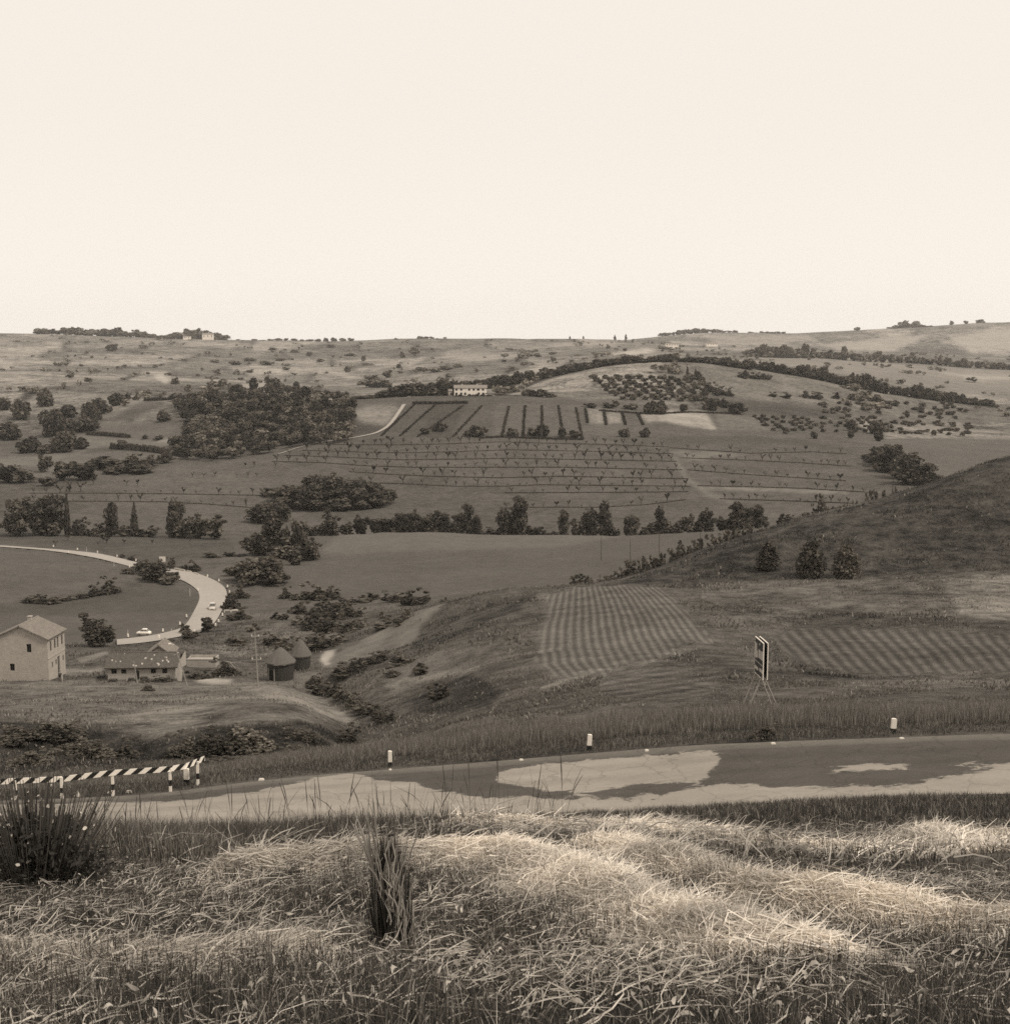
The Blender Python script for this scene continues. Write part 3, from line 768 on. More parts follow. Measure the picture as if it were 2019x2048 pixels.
def near_attr(V):
    e = V[:, :, 2] / V[:, :, 1]; py = py_of(e); px = px_of(V[:, :, 0] / V[:, :, 1], e)
    a = np.zeros(px.shape)
    for pl in PALE: a = np.maximum(a, inside(px, py, pl).astype(float))
    a[:, 1:-1] = (a[:, :-2] + a[:, 2:] + 2 * a[:, 1:-1]) / 4
    a[1:-1] = (a[:-2] + a[2:] + 2 * a[1:-1]) / 4
    for _ in range(40):
        a[:, 1:-1] = (a[:, :-2] + a[:, 2:] + 2 * a[:, 1:-1]) / 4
        a[1:-1] = (a[:-2] + a[2:] + 2 * a[1:-1]) / 4
    sh = np.zeros(px.shape); sh[:, :14] = np.linspace(1, 0, 14)[None, :] ** 0.5 * 0.9
    return {'pale': a.ravel(), 'shoulder': sh.ravel(), 'across': np.broadcast_to(np.linspace(0, 1, px.shape[1])[None, :], px.shape).ravel()}
road_near = strip_sheet('road', A, B, 110, M['road_near'], 0.01, 'worn road below the grass bank, pale gravelly patches over dark asphalt', near_attr, crown=0.03)

q = NT('pale_roadway')
P = q.pos()
q.colour(q.math('MULTIPLY', 0.30, q.math('ADD', 0.72, q.math('ADD', q.math('MULTIPLY', q.noise(P, 0.5, 5, 0.7), 0.34), q.math('MULTIPLY', q.noise(P, 0.06, 3), 0.22)))), (1.0, 0.91, 0.80))
M['road_far'] = q.mat
strip_sheet('road', far_o, far_i, 8, M['road_far'], 0.12, 'pale road bending through the valley left of the gully')

track_px = [(810, 806), (797, 826), (777, 853), (752, 867), (706, 876), (640, 885), (590, 897), (552, 911)]
c = sheet_pts(track_px, 90, 800)
for k in range(3): c[:, k] = gsm(c[:, k], 3)
d = np.gradient(c[:, :2], axis=0); d /= np.linalg.norm(d, axis=1)[:, None]
nrm = np.stack([-d[:, 1], d[:, 0]], 1)
wid = np.interp(np.linspace(0, 1, 90), [0, 0.5, 1], [1.3, 1.1, 0.8])[:, None]
L_, R_ = c.copy(), c.copy(); L_[:, :2] += nrm * wid; R_[:, :2] -= nrm * wid
L_[:, 2] = ground(L_[:, 0], L_[:, 1]); R_[:, 2] = ground(R_[:, 0], R_[:, 1])
tr = strip_sheet('path', L_, R_, 4, M['road_far'], 0.30, 'pale cart track running down from the villa past the dark wood')
tr['category'] = 'path'
# ------------------------------------------------------------------ foliage builders (unit plants: width 1, height 1)
def leaf_cloud(centres, radii, n_leaf, size, g, flat=0.0, core=True):
    """many small leaf-clump faces spread through and round a set of blobs; returns verts, tris, shade"""
    centres, radii = np.asarray(centres, float), np.asarray(radii, float)
    w = (radii[:, 0] * radii[:, 1] * radii[:, 2]) ** (2 / 3); w /= w.sum()
    k = g.choice(len(centres), n_leaf, p=w)
    d = g.normal(size=(n_leaf, 3)); d /= np.linalg.norm(d, axis=1)[:, None]
    r = g.uniform(0.35, 1.0, n_leaf) ** 0.6
    p = centres[k] + d * radii[k] * r[:, None]
    # every face is a rough triangle turned partly outward
    nrm = d * 0.8 + g.normal(size=(n_leaf, 3)) * 0.7; nrm[:, 2] += 0.35
    nrm /= np.linalg.norm(nrm, axis=1)[:, None]
    a = np.cross(nrm, g.normal(size=(n_leaf, 3))); a /= np.linalg.norm(a, axis=1)[:, None]
    b = np.cross(nrm, a)
    s = size * g.uniform(0.55, 1.5, n_leaf)[:, None]
    v = np.empty((n_leaf, 4, 3))
    v[:, 0] = p - a * s * 0.9 - b * s * 0.3
    v[:, 1] = p + b * s * -0.75 + a * s * 0.1
    v[:, 2] = p + a * s * 1.0 + b * s * 0.15
    v[:, 3] = p + b * s * 0.85 - a * s * 0.2
    v[:, :, 2] = np.maximum(v[:, :, 2], 0.0)
    f = np.arange(n_leaf * 4).reshape(-1, 4)
    sh = np.repeat(g.uniform(0.65, 1.4, n_leaf) * (0.6 + 0.95 * g.uniform(size=len(centres)))[k], 4)
    return v.reshape(-1, 3), f, sh

def crown_mesh(kind, lod, seed, mat):
    g = np.random.default_rng(seed)
    n_leaf = {0: 200, 1: 720, 2: 2400}[lod]
    size = {0: 0.10, 1: 0.060, 2: 0.036}[lod]
    nb = {0: 7, 1: 12, 2: 20}[lod]
    C, Rr = [], []
    if kind == 'round':
        for i in range(nb):
            th, ph = g.uniform(0, 2 * math.pi), g.uniform(-0.7, 1.3)
            rr = g.uniform(0.45, 0.9) if i else 0
            C.append((0.34 * rr * math.cos(th) * math.cos(ph), 0.34 * rr * math.sin(th) * math.cos(ph), 0.54 + 0.30 * rr * math.sin(ph)))
            s = g.uniform(0.12, 0.2) if i else 0.28; Rr.append((s, s, s * 1.0))
    elif kind == 'bushy':
        for i in range(nb):
            th = g.uniform(0, 2 * math.pi); z = g.uniform(0.12, 0.9); w = 0.36 * math.sin(min(1, (z + 0.12)) * math.pi * 0.86) ** 0.6
            rr = g.uniform(0.2, 1)
            C.append((w * rr * math.cos(th), w * rr * math.sin(th), z))
            s = g.uniform(0.10, 0.2); Rr.append((s, s, s * 0.8))
        C.append((0, 0, 0.42)); Rr.append((0.28, 0.28, 0.36))
    elif kind == 'poplar':
        for i in range(nb + 6):
            z = 0.10 + 0.84 * (i + 0.5) / (nb + 6); th = g.uniform(0, 2 * math.pi)
            w = 0.30 * math.sin(math.pi * (0.12 + 0.80 * z)) ** 0.7
            C.append((w * 0.6 * math.cos(th), w * 0.6 * math.sin(th), z)); s = g.uniform(0.16, 0.30); Rr.append((s * 0.9, s * 0.9, 0.085))
        C.append((0, 0, 0.5)); Rr.append((0.24, 0.24, 0.40))
    elif kind == 'cypress':
        for i in range(nb + 4):
            z = 0.05 + 0.90 * (i + 0.5) / (nb + 4)
            w = 0.46 * min(1, (1.02 - z) * 1.7) ** 0.7 * min(1, z * 5 + 0.4)
            C.append((g.uniform(-0.07, 0.07), g.uniform(-0.07, 0.07), z)); Rr.append((w * 0.85, w * 0.85, 0.075))
    elif kind == 'shrub':
        for i in range(nb):
            th = g.uniform(0, 2 * math.pi); rr = g.uniform(0, 1) ** 0.6
            h = 0.75 * (1 - 0.6 * rr * rr) * g.uniform(0.6, 1.05)
            C.append((0.36 * rr * math.cos(th), 0.36 * rr * math.sin(th), h * 0.55)); s = g.uniform(0.12, 0.2); Rr.append((s, s, max(0.18, h * 0.5)))
    elif kind == 'olive':
        for i in range(max(5, nb - 2)):
            th = g.uniform(0, 2 * math.pi); rr = g.uniform(0.2, 1)
            C.append((0.34 * rr * math.cos(th), 0.34 * rr * math.sin(th), g.uniform(0.48, 0.8))); s = g.uniform(0.12, 0.19); Rr.append((s, s, s * 0.9))
    for i in range(len(C) // 3 + 2):
        c0 = np.array(C[g.integers(len(C))]); ax = np.array([0, 0, 0.5]); dd = (c0 - ax) + g.normal(size=3) * 0.05
        dd[2] = abs(dd[2]) if kind == 'shrub' else dd[2]
        q_ = ax + dd * g.uniform(1.02, 1.20); s = g.uniform(0.06, 0.11); C.append(tuple(q_)); Rr.append((s, s, s * (1.6 if kind in ('poplar', 'cypress') else 1.0)))
    v, f, sh = leaf_cloud(C, Rr, n_leaf, size, g)
    lo, hi = np.percentile(v[:, :2], 4.5), np.percentile(v[:, :2], 95.5)
    v[:, :2] *= 1.0 / (hi - lo); v[:, 2] *= 1.0 / np.percentile(v[:, 2], 95.5 if kind in ('shrub', 'bushy') else 98.0)
    if kind in ('round', 'olive'): v[:, 2] = 1 - (1 - v[:, 2]) * 0.93 / max(1e-3, 1 - np.percentile(v[:, 2], 1.5))
    v[:, 2] = np.maximum(v[:, 2], -0.01)
    m = np_mesh('crown_' + kind, v, f, mat, {'shade': sh})
    return m

def trunk_mesh(kind, seed):
    g = random.Random(seed); mb = MB()
    top = {'round': 0.55, 'bushy': 0.5, 'poplar': 0.85, 'cypress': 0.7, 'olive': 0.5}[kind]
    r0 = {'round': 0.045, 'bushy': 0.04, 'poplar': 0.05, 'cypress': 0.06, 'olive': 0.06}[kind]
    pts = [(0, 0, -0.02)]
    for k in range(1, 5): pts.append((g.uniform(-0.02, 0.02) * k, g.uniform(-0.02, 0.02) * k, top * k / 4))
    mb.tube(pts, [r0 * (1 - 0.16 * k) for k in range(5)], 6)
    for k in range(4 if kind in ('round', 'olive', 'bushy') else 2):
        a = g.uniform(0, 6.28); b = Vector(pts[2 + k % 2]); L = g.uniform(0.15, 0.28)
        mb.tube([b, b + Vector((math.cos(a) * L * 0.5, math.sin(a) * L * 0.5, L * 0.5)), b + Vector((math.cos(a) * L, math.sin(a) * L, L))], [r0 * 0.5, r0 * 0.35, r0 * 0.15], 5)
    return mb.mesh('trunk_' + kind, M['bark'], smooth=True)

CACHE = {}
def meshes(kind, lod, leaf):
    key = (kind, lod, leaf)
    if key not in CACHE:
        nv = 6 if lod == 0 else 4
        CACHE[key] = [(crown_mesh(kind, lod, hash((kind, lod, i)) % 9973 if False else (len(kind) * 131 + lod * 17 + i * 7 + ord(kind[0])), M[leaf]),
                       trunk_mesh(kind, i + 3) if kind != 'shrub' else None) for i in range(nv)]
    return CACHE[key]

PLANTS = []        # (object, column, batch) kept for the labels
def plant(name, kind, px, base, hpx, wpx, batch, Y=None, ymin=1.2, leaf='leaf_dark', lod=None, sink=0.03):
    p = stand(px, base, Y) if Y else hit(px, base, ymin)
    if batch in ('stream', 'streamleft'): wpx = wpx * 0.80
    if batch == 'bank': hpx = hpx * 0.75
    H = max(height_to(p, base - hpx), 0.3) if not Y else max(height_to(p, base - hpx), 0.5)
    W = metres(wpx, p)
    if lod is None: lod = 2 if hpx > 34 else (1 if hpx > 15 else 0)
    cm, tm = random.choice(meshes(kind, lod, leaf))
    root = empty(name, p - Vector((0, 0, H * sink)), random.uniform(0, 6.28))
    root.scale = (W, W, H)
    link('crown' if kind != 'shrub' else 'foliage', cm, root)
    if tm is not None: link('trunk', tm, root)
    PLANTS.append((root, px, batch, hpx, wpx))
    return root

ORD = ('leftmost second third fourth fifth sixth seventh eighth ninth tenth eleventh twelfth thirteenth fourteenth fifteenth sixteenth seventeenth '
       'eighteenth nineteenth twentieth').split()
TENS = {20: 'twenty', 30: 'thirty', 40: 'forty', 50: 'fifty', 60: 'sixty', 70: 'seventy', 80: 'eighty', 90: 'ninety'}
ORDT = {20: 'twentieth', 30: 'thirtieth', 40: 'fortieth', 50: 'fiftieth', 60: 'sixtieth', 70: 'seventieth', 80: 'eightieth', 90: 'ninetieth'}
ORDU = 'zeroth first second third fourth fifth sixth seventh eighth ninth'.split()
def ordinal(i):
    if i < 20: return ORD[i]
    n = i + 1
    return ORDT[n // 10 * 10] if n % 10 == 0 else TENS[n // 10 * 10] + '-' + ORDU[n % 10]
def label_batch(batch, cat, phrase, group, look=None):
    it = sorted([p for p in PLANTS if p[2] == batch], key=lambda p: p[1])
    hs = [p[3] for p in it]
    for i, (o, px, b, h, w) in enumerate(it):
        adj = look(h, w) if look else ('tall ' if h > 1.35 * np.mean(hs) else 'low ' if h < 0.65 * np.mean(hs) else '') + ('narrow ' if w < 0.5 * h else 'broad ' if w > 1.25 * h else '')
        first = ordinal(i) + (' from the left' if i else '')
        tag(o, f'{adj}{phrase[0]}, {first} {phrase[1]}', cat, group)

# ------------------------------------------------------------------ trees and shrubs, each where the photograph has it
def many(name, kind, rows, batch, **kw):
    for r in rows:
        k2 = dict(kw)
        if len(r) > 4: k2.update(r[4])
        kk = k2.pop('kind', kind); nm = k2.pop('name', name)
        plant(nm, kk, r[0], r[1], r[2], r[3], batch, **k2)

# trees of the left-hand fields
many('broadleaf_tree', 'round', [
 (93, 813, 29, 26), (136, 835, 24, 25), (113, 838, 20, 22), (109, 872, 46, 40), (127, 904, 40, 38), (144, 866, 26, 30), (182, 842, 36, 26), (199, 828, 30, 30),
 (179, 862, 26, 32), (233, 811, 24, 24), (254, 801, 14, 16), (272, 800, 10, 9), (220, 824, 11, 8), (327, 843, 21, 22), (159, 898, 22, 28), (94, 906, 16, 28),
 (40, 838, 34, 32), (20, 880, 34, 36), (60, 905, 30, 34), (8, 820, 24, 26)], 'leftfields', ymin=640)
label_batch('leftfields', 'tree', ('dark round tree', 'in the left-hand fields'), 'trees among the left-hand fields')
many('broadleaf_tree', 'bushy', [
 (89, 944, 32, 22), (126, 960, 34, 36), (167, 960, 34, 38), (184, 958, 15, 22), (95, 972, 16, 26), (199, 936, 20, 50), (254, 945, 32, 44), (299, 932, 19, 26), (328, 926, 20, 28),
 (225, 940, 20, 34), (275, 940, 20, 34), (45, 965, 30, 40), (10, 965, 34, 40), (246, 899, 18, 17), (290, 878, 8, 10), (315, 880, 9, 16), (225, 948, 12, 36), (285, 946, 12, 40)], 'hollow', ymin=600)
label_batch('hollow', 'tree', ('dark tree', 'in the hollow below the wood'), 'trees along the hollow below the wood')
many('broadleaf_tree', 'round', [
 (372, 818, 19, 22), (430, 812, 13, 16), (419, 786, 15, 10), (421, 771, 8, 9), (443, 774, 13, 24), (376, 783, 13, 13), (350, 768, 13, 13), (460, 775, 8, 8), (310, 735, 6, 8), (224, 702, 14, 18)], 'abovewood', ymin=900, leaf='leaf_mid')
label_batch('abovewood', 'tree', ('small tree', 'on the slope above the dark wood'), 'small trees above the wood')

# poplars, cypresses and bushes along the stream
Yp = dict(Y=548)
many('poplar', 'poplar', [
 (108, 1062, 66, 56, dict(kind='bushy', name='broadleaf_tree')), (80, 1062, 55, 50, dict(kind='bushy', name='broadleaf_tree')), (30, 1060, 58, 60, dict(kind='bushy', name='broadleaf_tree')),
 (135, 1062, 78, 11, dict(kind='cypress', name='cypress')), (223, 1065, 60, 25), (269, 1068, 62, 14, dict(kind='cypress', name='cypress')),
 (343, 1070, 66, 18, dict(kind='cypress', name='cypress')), (357, 1070, 66, 28), (375, 1073, 38, 40, dict(kind='bushy', name='broadleaf_tree', leaf='leaf_mid')),
 (400, 1070, 30, 40, dict(kind='bushy', name='broadleaf_tree', leaf='leaf_mid')), (430, 1069, 32, 44, dict(kind='bushy', name='broadleaf_tree', leaf='leaf_mid')),
 (304, 1077, 22, 26, dict(kind='bushy', name='broadleaf_tree')), (160, 1064, 22, 40, dict(kind='shrub', name='shrub')), (195, 1065, 16, 36, dict(kind='shrub', name='shrub')), (245, 1068, 14, 36, dict(kind='shrub', name='shrub')), (286, 1070, 12, 30, dict(kind='shrub', name='shrub')),
 ], 'streamleft', **Yp)
def lk(h, w): return 'tall narrow ' if w < 0.5 * h and h > 50 else 'tall broad ' if h > 50 else 'low '
label_batch('streamleft', 'tree', ('dark tree', 'in the streamside line left'), 'trees of the stream line, left part', lk)
many('broadleaf_tree', 'bushy', [
 (658, 1066, 36, 40), (692, 1065, 17, 28), (722, 1063, 28, 30), (755, 1065, 27, 32), (775, 1068, 29, 28), (800, 1069, 40, 30), (825, 1070, 42, 32), (856, 1071, 43, 38), (885, 1072, 43, 32),
 (914, 1072, 42, 32), (935, 1072, 62, 24, dict(kind='poplar', name='poplar')), (951, 1072, 38, 22), (1004, 1072, 54, 28, dict(kind='poplar', name='poplar')), (985, 1073, 16, 26), (1037, 1073, 78, 32, dict(kind='poplar', name='poplar')), (1022, 1073, 36, 24),
 (1068, 1073, 19, 32), (1087, 1073, 12, 24), (1105, 1072, 9, 22), (1126, 1070, 49, 20, dict(kind='poplar', name='poplar')), (1152, 1071, 28, 26), (1180, 1072, 52, 28, dict(kind='poplar', name='poplar')), (1168, 1072, 32, 20), (1207, 1073, 65, 26, dict(kind='poplar', name='poplar')),
 (1227, 1073, 22, 28), (1260, 1071, 37, 34), (1295, 1070, 21, 36), (1318, 1068, 52, 20, dict(kind='poplar', name='poplar')), (1333, 1068, 26, 26), (1352, 1067, 21, 28), (1378, 1066, 33, 26), (1412, 1065, 42, 30), (1395, 1066, 20, 24),
 (1446, 1063, 26, 28), (1475, 1061, 54, 34, dict(kind='poplar', name='poplar')), (1460, 1062, 30, 24), (1500, 1056, 37, 22), (1515, 1053, 42, 20, dict(kind='poplar', name='poplar')), (1530, 1049, 14, 18), (615, 1068, 20, 26), (636, 1066, 16, 26)], 'stream', **Yp)
label_batch('stream', 'tree', ('dark tree', 'in the row behind the pale valley field'), 'trees of the row behind the valley field', lk)
many('shrub', 'shrub', [(1572, 1042, 12, 26), (1590, 1041, 11, 26), (1608, 1040, 13, 24), (1631, 1034, 22, 20), (1644, 1030, 32, 20, dict(kind='bushy', name='broadleaf_tree')), (1709, 1011, 8, 12), (1735, 999, 15, 16), (1748, 1004, 17, 18), (1770, 999, 13, 18), (1791, 989, 9, 12), (1665, 1024, 8, 14), (1690, 1016, 7, 12)], 'ridgeback', Y=545)
label_batch('ridgeback', 'bush', ('dark bush', 'just behind the crest of the right-hand hill'), 'bushes behind the right-hand crest')

# single round tree and the thicket below the terraces
plant('broadleaf_tree', 'round', 541, 1045, 39, 58, 'lone', Y=596)
label_batch('lone', 'tree', ('broad dark round tree', 'alone in the grass below the thicket'), None)
many('thicket_tree', 'bushy', [(590, 1016, 42, 52), (632, 1019, 64, 40), (666, 1018, 62, 42), (702, 1017, 52, 46), (736, 1015, 48, 46), (763, 1009, 38, 38), (562, 1002, 24, 42), (540, 992, 15, 34), (612, 1020, 42, 44), (686, 1019, 42, 52), (648, 1021, 40, 44), (720, 1018, 40, 44), (575, 1010, 30, 40), (750, 1014, 34, 40)], 'thicket', ymin=580)
label_batch('thicket', 'tree', ('dark tree', 'of the thicket under the lowest terraces'), 'trees of the central thicket')
many('thicket_tree', 'bushy', [(1762, 932, 37, 42), (1782, 946, 52, 42), (1800, 956, 54, 40), (1820, 966, 52, 40), (1842, 971, 42, 38), (1857, 968, 26, 34), (1798, 920, 20, 16), (1735, 918, 10, 22), (1770, 942, 30, 40), (1812, 968, 34, 44), (1745, 925, 20, 26)], 'rightthicket', ymin=560)
label_batch('rightthicket', 'tree', ('dark tree', 'of the copse above the right-hand hill crest'), 'trees of the right-hand copse')

# group where the stream meets the valley field, and along the far road
many('broadleaf_tree', 'bushy', [
 (548, 1088, 50, 34), (597, 1077, 32, 24), (575, 1102, 30, 36), (612, 1112, 34, 26), (505, 1100, 28, 30), (530, 1104, 32, 30), (566, 1082, 22, 22),
 (422, 1134, 28, 22), (459, 1136, 31, 16), (478, 1136, 27, 24), (438, 1141, 17, 24)], 'fieldcorner', Y=455)
many('broadleaf_tree', 'bushy', [
 (624, 1120, 36, 26), (588, 1130, 26, 26), (560, 1118, 26, 32), (604, 1122, 30, 24), (500, 1168, 46, 44, dict(leaf='leaf_mid')), (536, 1169, 52, 46, dict(leaf='leaf_mid')), (560, 1166, 28, 26), (480, 1160, 28, 30), (515, 1140, 22, 40), (470, 1150, 18, 28), (545, 1138, 18, 30)], 'fieldcorner', ymin=330)
label_batch('fieldcorner', 'tree', ('dark tree', 'in the clump at the valley field corner'), 'trees at the left corner of the valley field')
many('roadside_bush', 'bushy', [
 (283, 1148, 26, 24), (313, 1164, 37, 36), (335, 1169, 17, 32), (348, 1164, 19, 16), (262, 1148, 11, 24), (298, 1158, 22, 28)], 'roadclump', ymin=330)
label_batch('roadclump', 'bush', ('black-green bush', 'of the clump inside the far road bend'), 'bushes of the clump inside the bend')
many('roadside_bush', 'shrub', [
 (217, 1187, 30, 32), (192, 1191, 21, 22), (87, 1207, 16, 20), (120, 1203, 8, 40), (155, 1196, 8, 36), (477, 1196, 26, 28), (464, 1218, 26, 28), (476, 1239, 22, 34), (388, 1142, 17, 20), (343, 1135, 18, 13), (368, 1139, 9, 14), (242, 1115, 6, 14), (265, 1121, 10, 16),
 (60, 1207, 12, 40), (100, 1206, 10, 36)], 'roadbush', ymin=300)
label_batch('roadbush', 'bush', ('dark bush', 'beside the bending far road'), 'bushes along the far road')
plant('sapling', 'bushy', 193, 1293, 54, 46, 'barntree', ymin=225)
label_batch('barntree', 'tree', ('loose leaning bushy tree', 'between the brick house and the white car'), None)
many('sapling', 'bushy', [(416, 1263, 26, 20), (368, 1271, 20, 14), (380, 1279, 15, 26)], 'roadsap', ymin=230)
label_batch('roadsap', 'tree', ('small thin sapling', 'at the near edge of the far road'), 'saplings at the far road')

# scrub of the gully
g2 = random.Random(5)
scrub = [(572, 1196, 23, 20), (628, 1200, 28, 42), (664, 1199, 20, 34), (600, 1200, 12, 30), (748, 1199, 12, 28), (782, 1204, 18, 42), (827, 1209, 26, 38), (855, 1203, 12, 18), (888, 1203, 7, 12), (769, 1241, 15, 18), (812, 1236, 17, 16), (761, 1256, 15, 44), (790, 1250, 13, 30),
 (600, 1225, 18, 34), (640, 1235, 28, 40), (665, 1240, 30, 42), (690, 1232, 24, 36), (625, 1256, 26, 46), (660, 1264, 28, 46), (700, 1262, 22, 40), (720, 1258, 18, 34), (712, 1235, 18, 30), (590, 1250, 14, 30), (680, 1215, 16, 30), (645, 1212, 14, 28), (560, 1240, 14, 26), (470, 1290, 16, 40), (505, 1262, 12, 24), (640, 1296, 26, 50), (610, 1300, 24, 40), (670, 1290, 20, 40), (575, 1300, 22, 36), (545, 1290, 20, 34), (730, 1205, 12, 26), (705, 1205, 10, 24)]
many('shrub', 'shrub', [(x, y, h, w, dict(leaf='leaf_dark' if g2.random() < 0.7 else 'leaf_mid')) for x, y, h, w in scrub], 'scrub', ymin=236)
label_batch('scrub', 'shrub', ('dark shrub', 'in the scrubby gully behind the round huts'), 'shrubs of the gully')
rs = []
for i in range(9): rs.append((1146 + i * 10.5, 1178 - i * 0.8, g2.uniform(12, 24), g2.uniform(16, 26)))
for i in range(30):
    t = i / 29; rs.append((1240 + 258 * t, np.interp(t, [0, 0.35, 1], [1156, 1126, 1068]) + g2.uniform(-2, 3), g2.uniform(10, 20) * (1.15 - 0.3 * t), g2.uniform(14, 26)))
many('shrub', 'shrub', [(x, y, h, w, dict(leaf=g2.choice(['leaf_dark', 'leaf_mid', 'leaf_mid']))) for x, y, h, w in rs], 'ridgescrub', Y=350)
label_batch('ridgescrub', 'shrub', ('rough shrub', 'on the crest edge above the valley field'), 'shrubs along the crest of the right-hand hill')
many('hill_bush', 'cypress', [(1534, 1140, 54, 34), (1621, 1155, 70, 42), (1690, 1156, 66, 40)], 'hillbush', ymin=225)
label_batch('hillbush', 'bush', ('upright dark bush', 'of three on the dark right-hand hillside'), 'three dark bushes on the right-hand hill')

# bushes on the bank behind the road
bank = [(110, 1475, 42, 76), (190, 1522, 58, 66), (250, 1522, 44, 54), (320, 1520, 52, 64), (380, 1512, 52, 66), (430, 1505, 58, 70), (490, 1500, 60, 76), (550, 1490, 56, 70), (600, 1478, 34, 56), (140, 1510, 36, 56), (30, 1480, 44, 70), (520, 1515, 30, 60), (60, 1530, 40, 60), (600, 1508, 24, 54), (440, 1530, 22, 60), (560, 1530, 20, 60)]
many('bank_shrub', 'shrub', [(x, y, h * 0.85, w, dict(leaf='leaf_dark' if i % 3 else 'leaf_mid')) for i, (x, y, h, w) in enumerate(bank) if i % 4 != 3], 'bank', ymin=80, lod=2)
label_batch('bank', 'shrub', ('dark bushy shrub', 'on the bank behind the guard rail'), 'shrubs on the bank behind the guard rail')
many('bank_shrub', 'shrub', [(696, 1496, 38, 50), (840, 1345, 14, 34), (760, 1322, 16, 40), (800, 1330, 20, 44), (720, 1338, 18, 40), (682, 1350, 18, 44), (880, 1398, 26, 36), (790, 1350, 12, 30)], 'vale', ymin=75)
label_batch('vale', 'shrub', ('dark shrub', 'in the grassy vale beyond the road verge'), 'shrubs in the vale beyond the road')
hedge = []
for i in range(13):
    t = i / 12; hedge.append((632 + 150 * t, 1374 + 74 * t + g2.uniform(-3, 3), g2.uniform(13, 20), g2.uniform(24, 36)))
many('hedge_shrub', 'shrub', hedge, 'vale_hedge', ymin=85)
label_batch('vale_hedge', 'shrub', ('dark low shrub', 'of the slanting hedge right of the huts'), 'shrubs of the slanting hedge')
plant('verge_bush', 'shrub', 1531, 1477, 22, 44, 'verge', ymin=64, lod=2)
label_batch('verge', 'bush', ('low black-green bush', 'on the road verge below the double sign board'), None)

# around the villa
many('broadleaf_tree', 'round', [
 (809, 801, 32, 38), (831, 797, 30, 28), (858, 799, 32, 42), (874, 801, 28, 30), (890, 792, 34, 34), (900, 792, 26, 16), (782, 804, 24, 42), (769, 807, 17, 20), (748, 805, 15, 28), (730, 808, 17, 36), (716, 808, 15, 20), (998, 803, 15, 16), (1026, 807, 13, 24),
 (1052, 790, 12, 16), (1077, 805, 26, 30), (1100, 801, 14, 16), (1010, 803, 9, 14)], 'villa', Y=1000)
label_batch('villa', 'tree', ('dark round tree', 'in the belt around the pale villa'), 'trees around the villa')
many('garden_shrub', 'shrub', [(912, 796, 7, 9), (921, 796, 8, 10), (929, 797, 6, 8), (936, 797, 9, 9), (946, 797, 8, 10), (953, 797, 9, 9), (965, 797, 9, 12), (978, 797, 10, 10), (940, 802, 8, 9), (960, 803, 8, 8)], 'garden', Y=968)
label_batch('garden', 'shrub', ('low shrub', 'in front of the pale villa'), 'shrubs in front of the villa')
for xa, xb, nm in ((826, 933, 'left'), (950, 978, 'right')):
    pass

# trees on the upper terraces and field ends
many('broadleaf_tree', 'round', [
 (1302, 827, 24, 22), (1319, 828, 26, 24), (1365, 823, 15, 13), (1420, 820, 24, 26), (1447, 815, 17, 15), (1471, 827, 21, 30), (1290, 874, 18, 16), (1249, 874, 16, 16), (952, 872, 20, 28), (1024, 871, 14, 18), (1063, 871, 15, 16), (1085, 873, 23, 22),
 (1147, 875, 14, 20), (1123, 874, 18, 14), (1571, 867, 11, 10), (1626, 877, 14, 12), (1701, 862, 22, 16), (1701, 876, 16, 10), (1753, 868, 26, 26), (1757, 882, 20, 14), (1230, 814, 13, 12), (880, 862, 16, 18), (848, 868, 12, 16), (1180, 815, 9, 20), (1215, 816, 10, 18), (1262, 818, 10, 22)], 'fieldtrees', ymin=760)
label_batch('fieldtrees', 'tree', ('round tree', 'on the upper terraces near the villa'), 'single trees on the upper terraces')

# crest of the olive hill
crest = []
for i in range(52):
    t = i / 51; x = 925 + 570 * t + g2.uniform(-4, 4)
    y = np.interp(x, [925, 1000, 1080, 1160, 1240, 1330, 1400, 1500], [779, 768, 759, 745, 731, 728, 733, 742]) + g2.uniform(-3, 6)
    crest.append((x, y, g2.uniform(12, 21), g2.uniform(18, 28)))
many('broadleaf_tree', 'round', crest, 'crest', Y=1250, lod=1)
label_batch('crest', 'tree', ('dark tree', 'of the belt along the olive hill'), 'trees along the crest of the olive hill')
crest2 = []
for i in range(46):
    t = i / 45; x = 1450 + 520 * t + g2.uniform(-4, 4)
    y = np.interp(x, [1460, 1560, 1640, 1700, 1760, 1800, 1860, 1940, 2019], [738, 748, 760, 770, 776, 784, 800, 812, 820]) + g2.uniform(-3, 3)
    if 1768 < x < 1812: h, w = 9, 12
    else: h, w = g2.uniform(12, 24), g2.uniform(16, 26)
    crest2.append((x, y, h, w))
many('broadleaf_tree', 'round', crest2, 'crestright', Y=1270, lod=1)
label_batch('crestright', 'tree', ('dark tree', 'of the belt below the right pale field'), 'trees of the belt descending to the right')
many('hill_shrub', 'shrub', [(1417, 783, 17, 20), (1438, 789, 17, 20), (1457, 792, 16, 14), (1400, 768, 12, 14), (1386, 758, 14, 28), (1374, 757, 24, 5, dict(kind='cypress', name='cypress')), (1390, 757, 20, 5, dict(kind='cypress', name='cypress')),
  (1480, 755, 10, 14), (1495, 757, 14, 18), (1510, 758, 13, 20), (1530, 758, 10, 22), (1570, 796, 11, 22), (1610, 795, 12, 20), (1635, 797, 12, 26), (1670, 797, 12, 14), (1699, 799, 10, 12), (1725, 807, 14, 14), (1750, 803, 12, 28), (1790, 812, 11, 12), (1648, 815, 7, 10), (1545, 793, 9, 14)], 'olivetop', ymin=985)
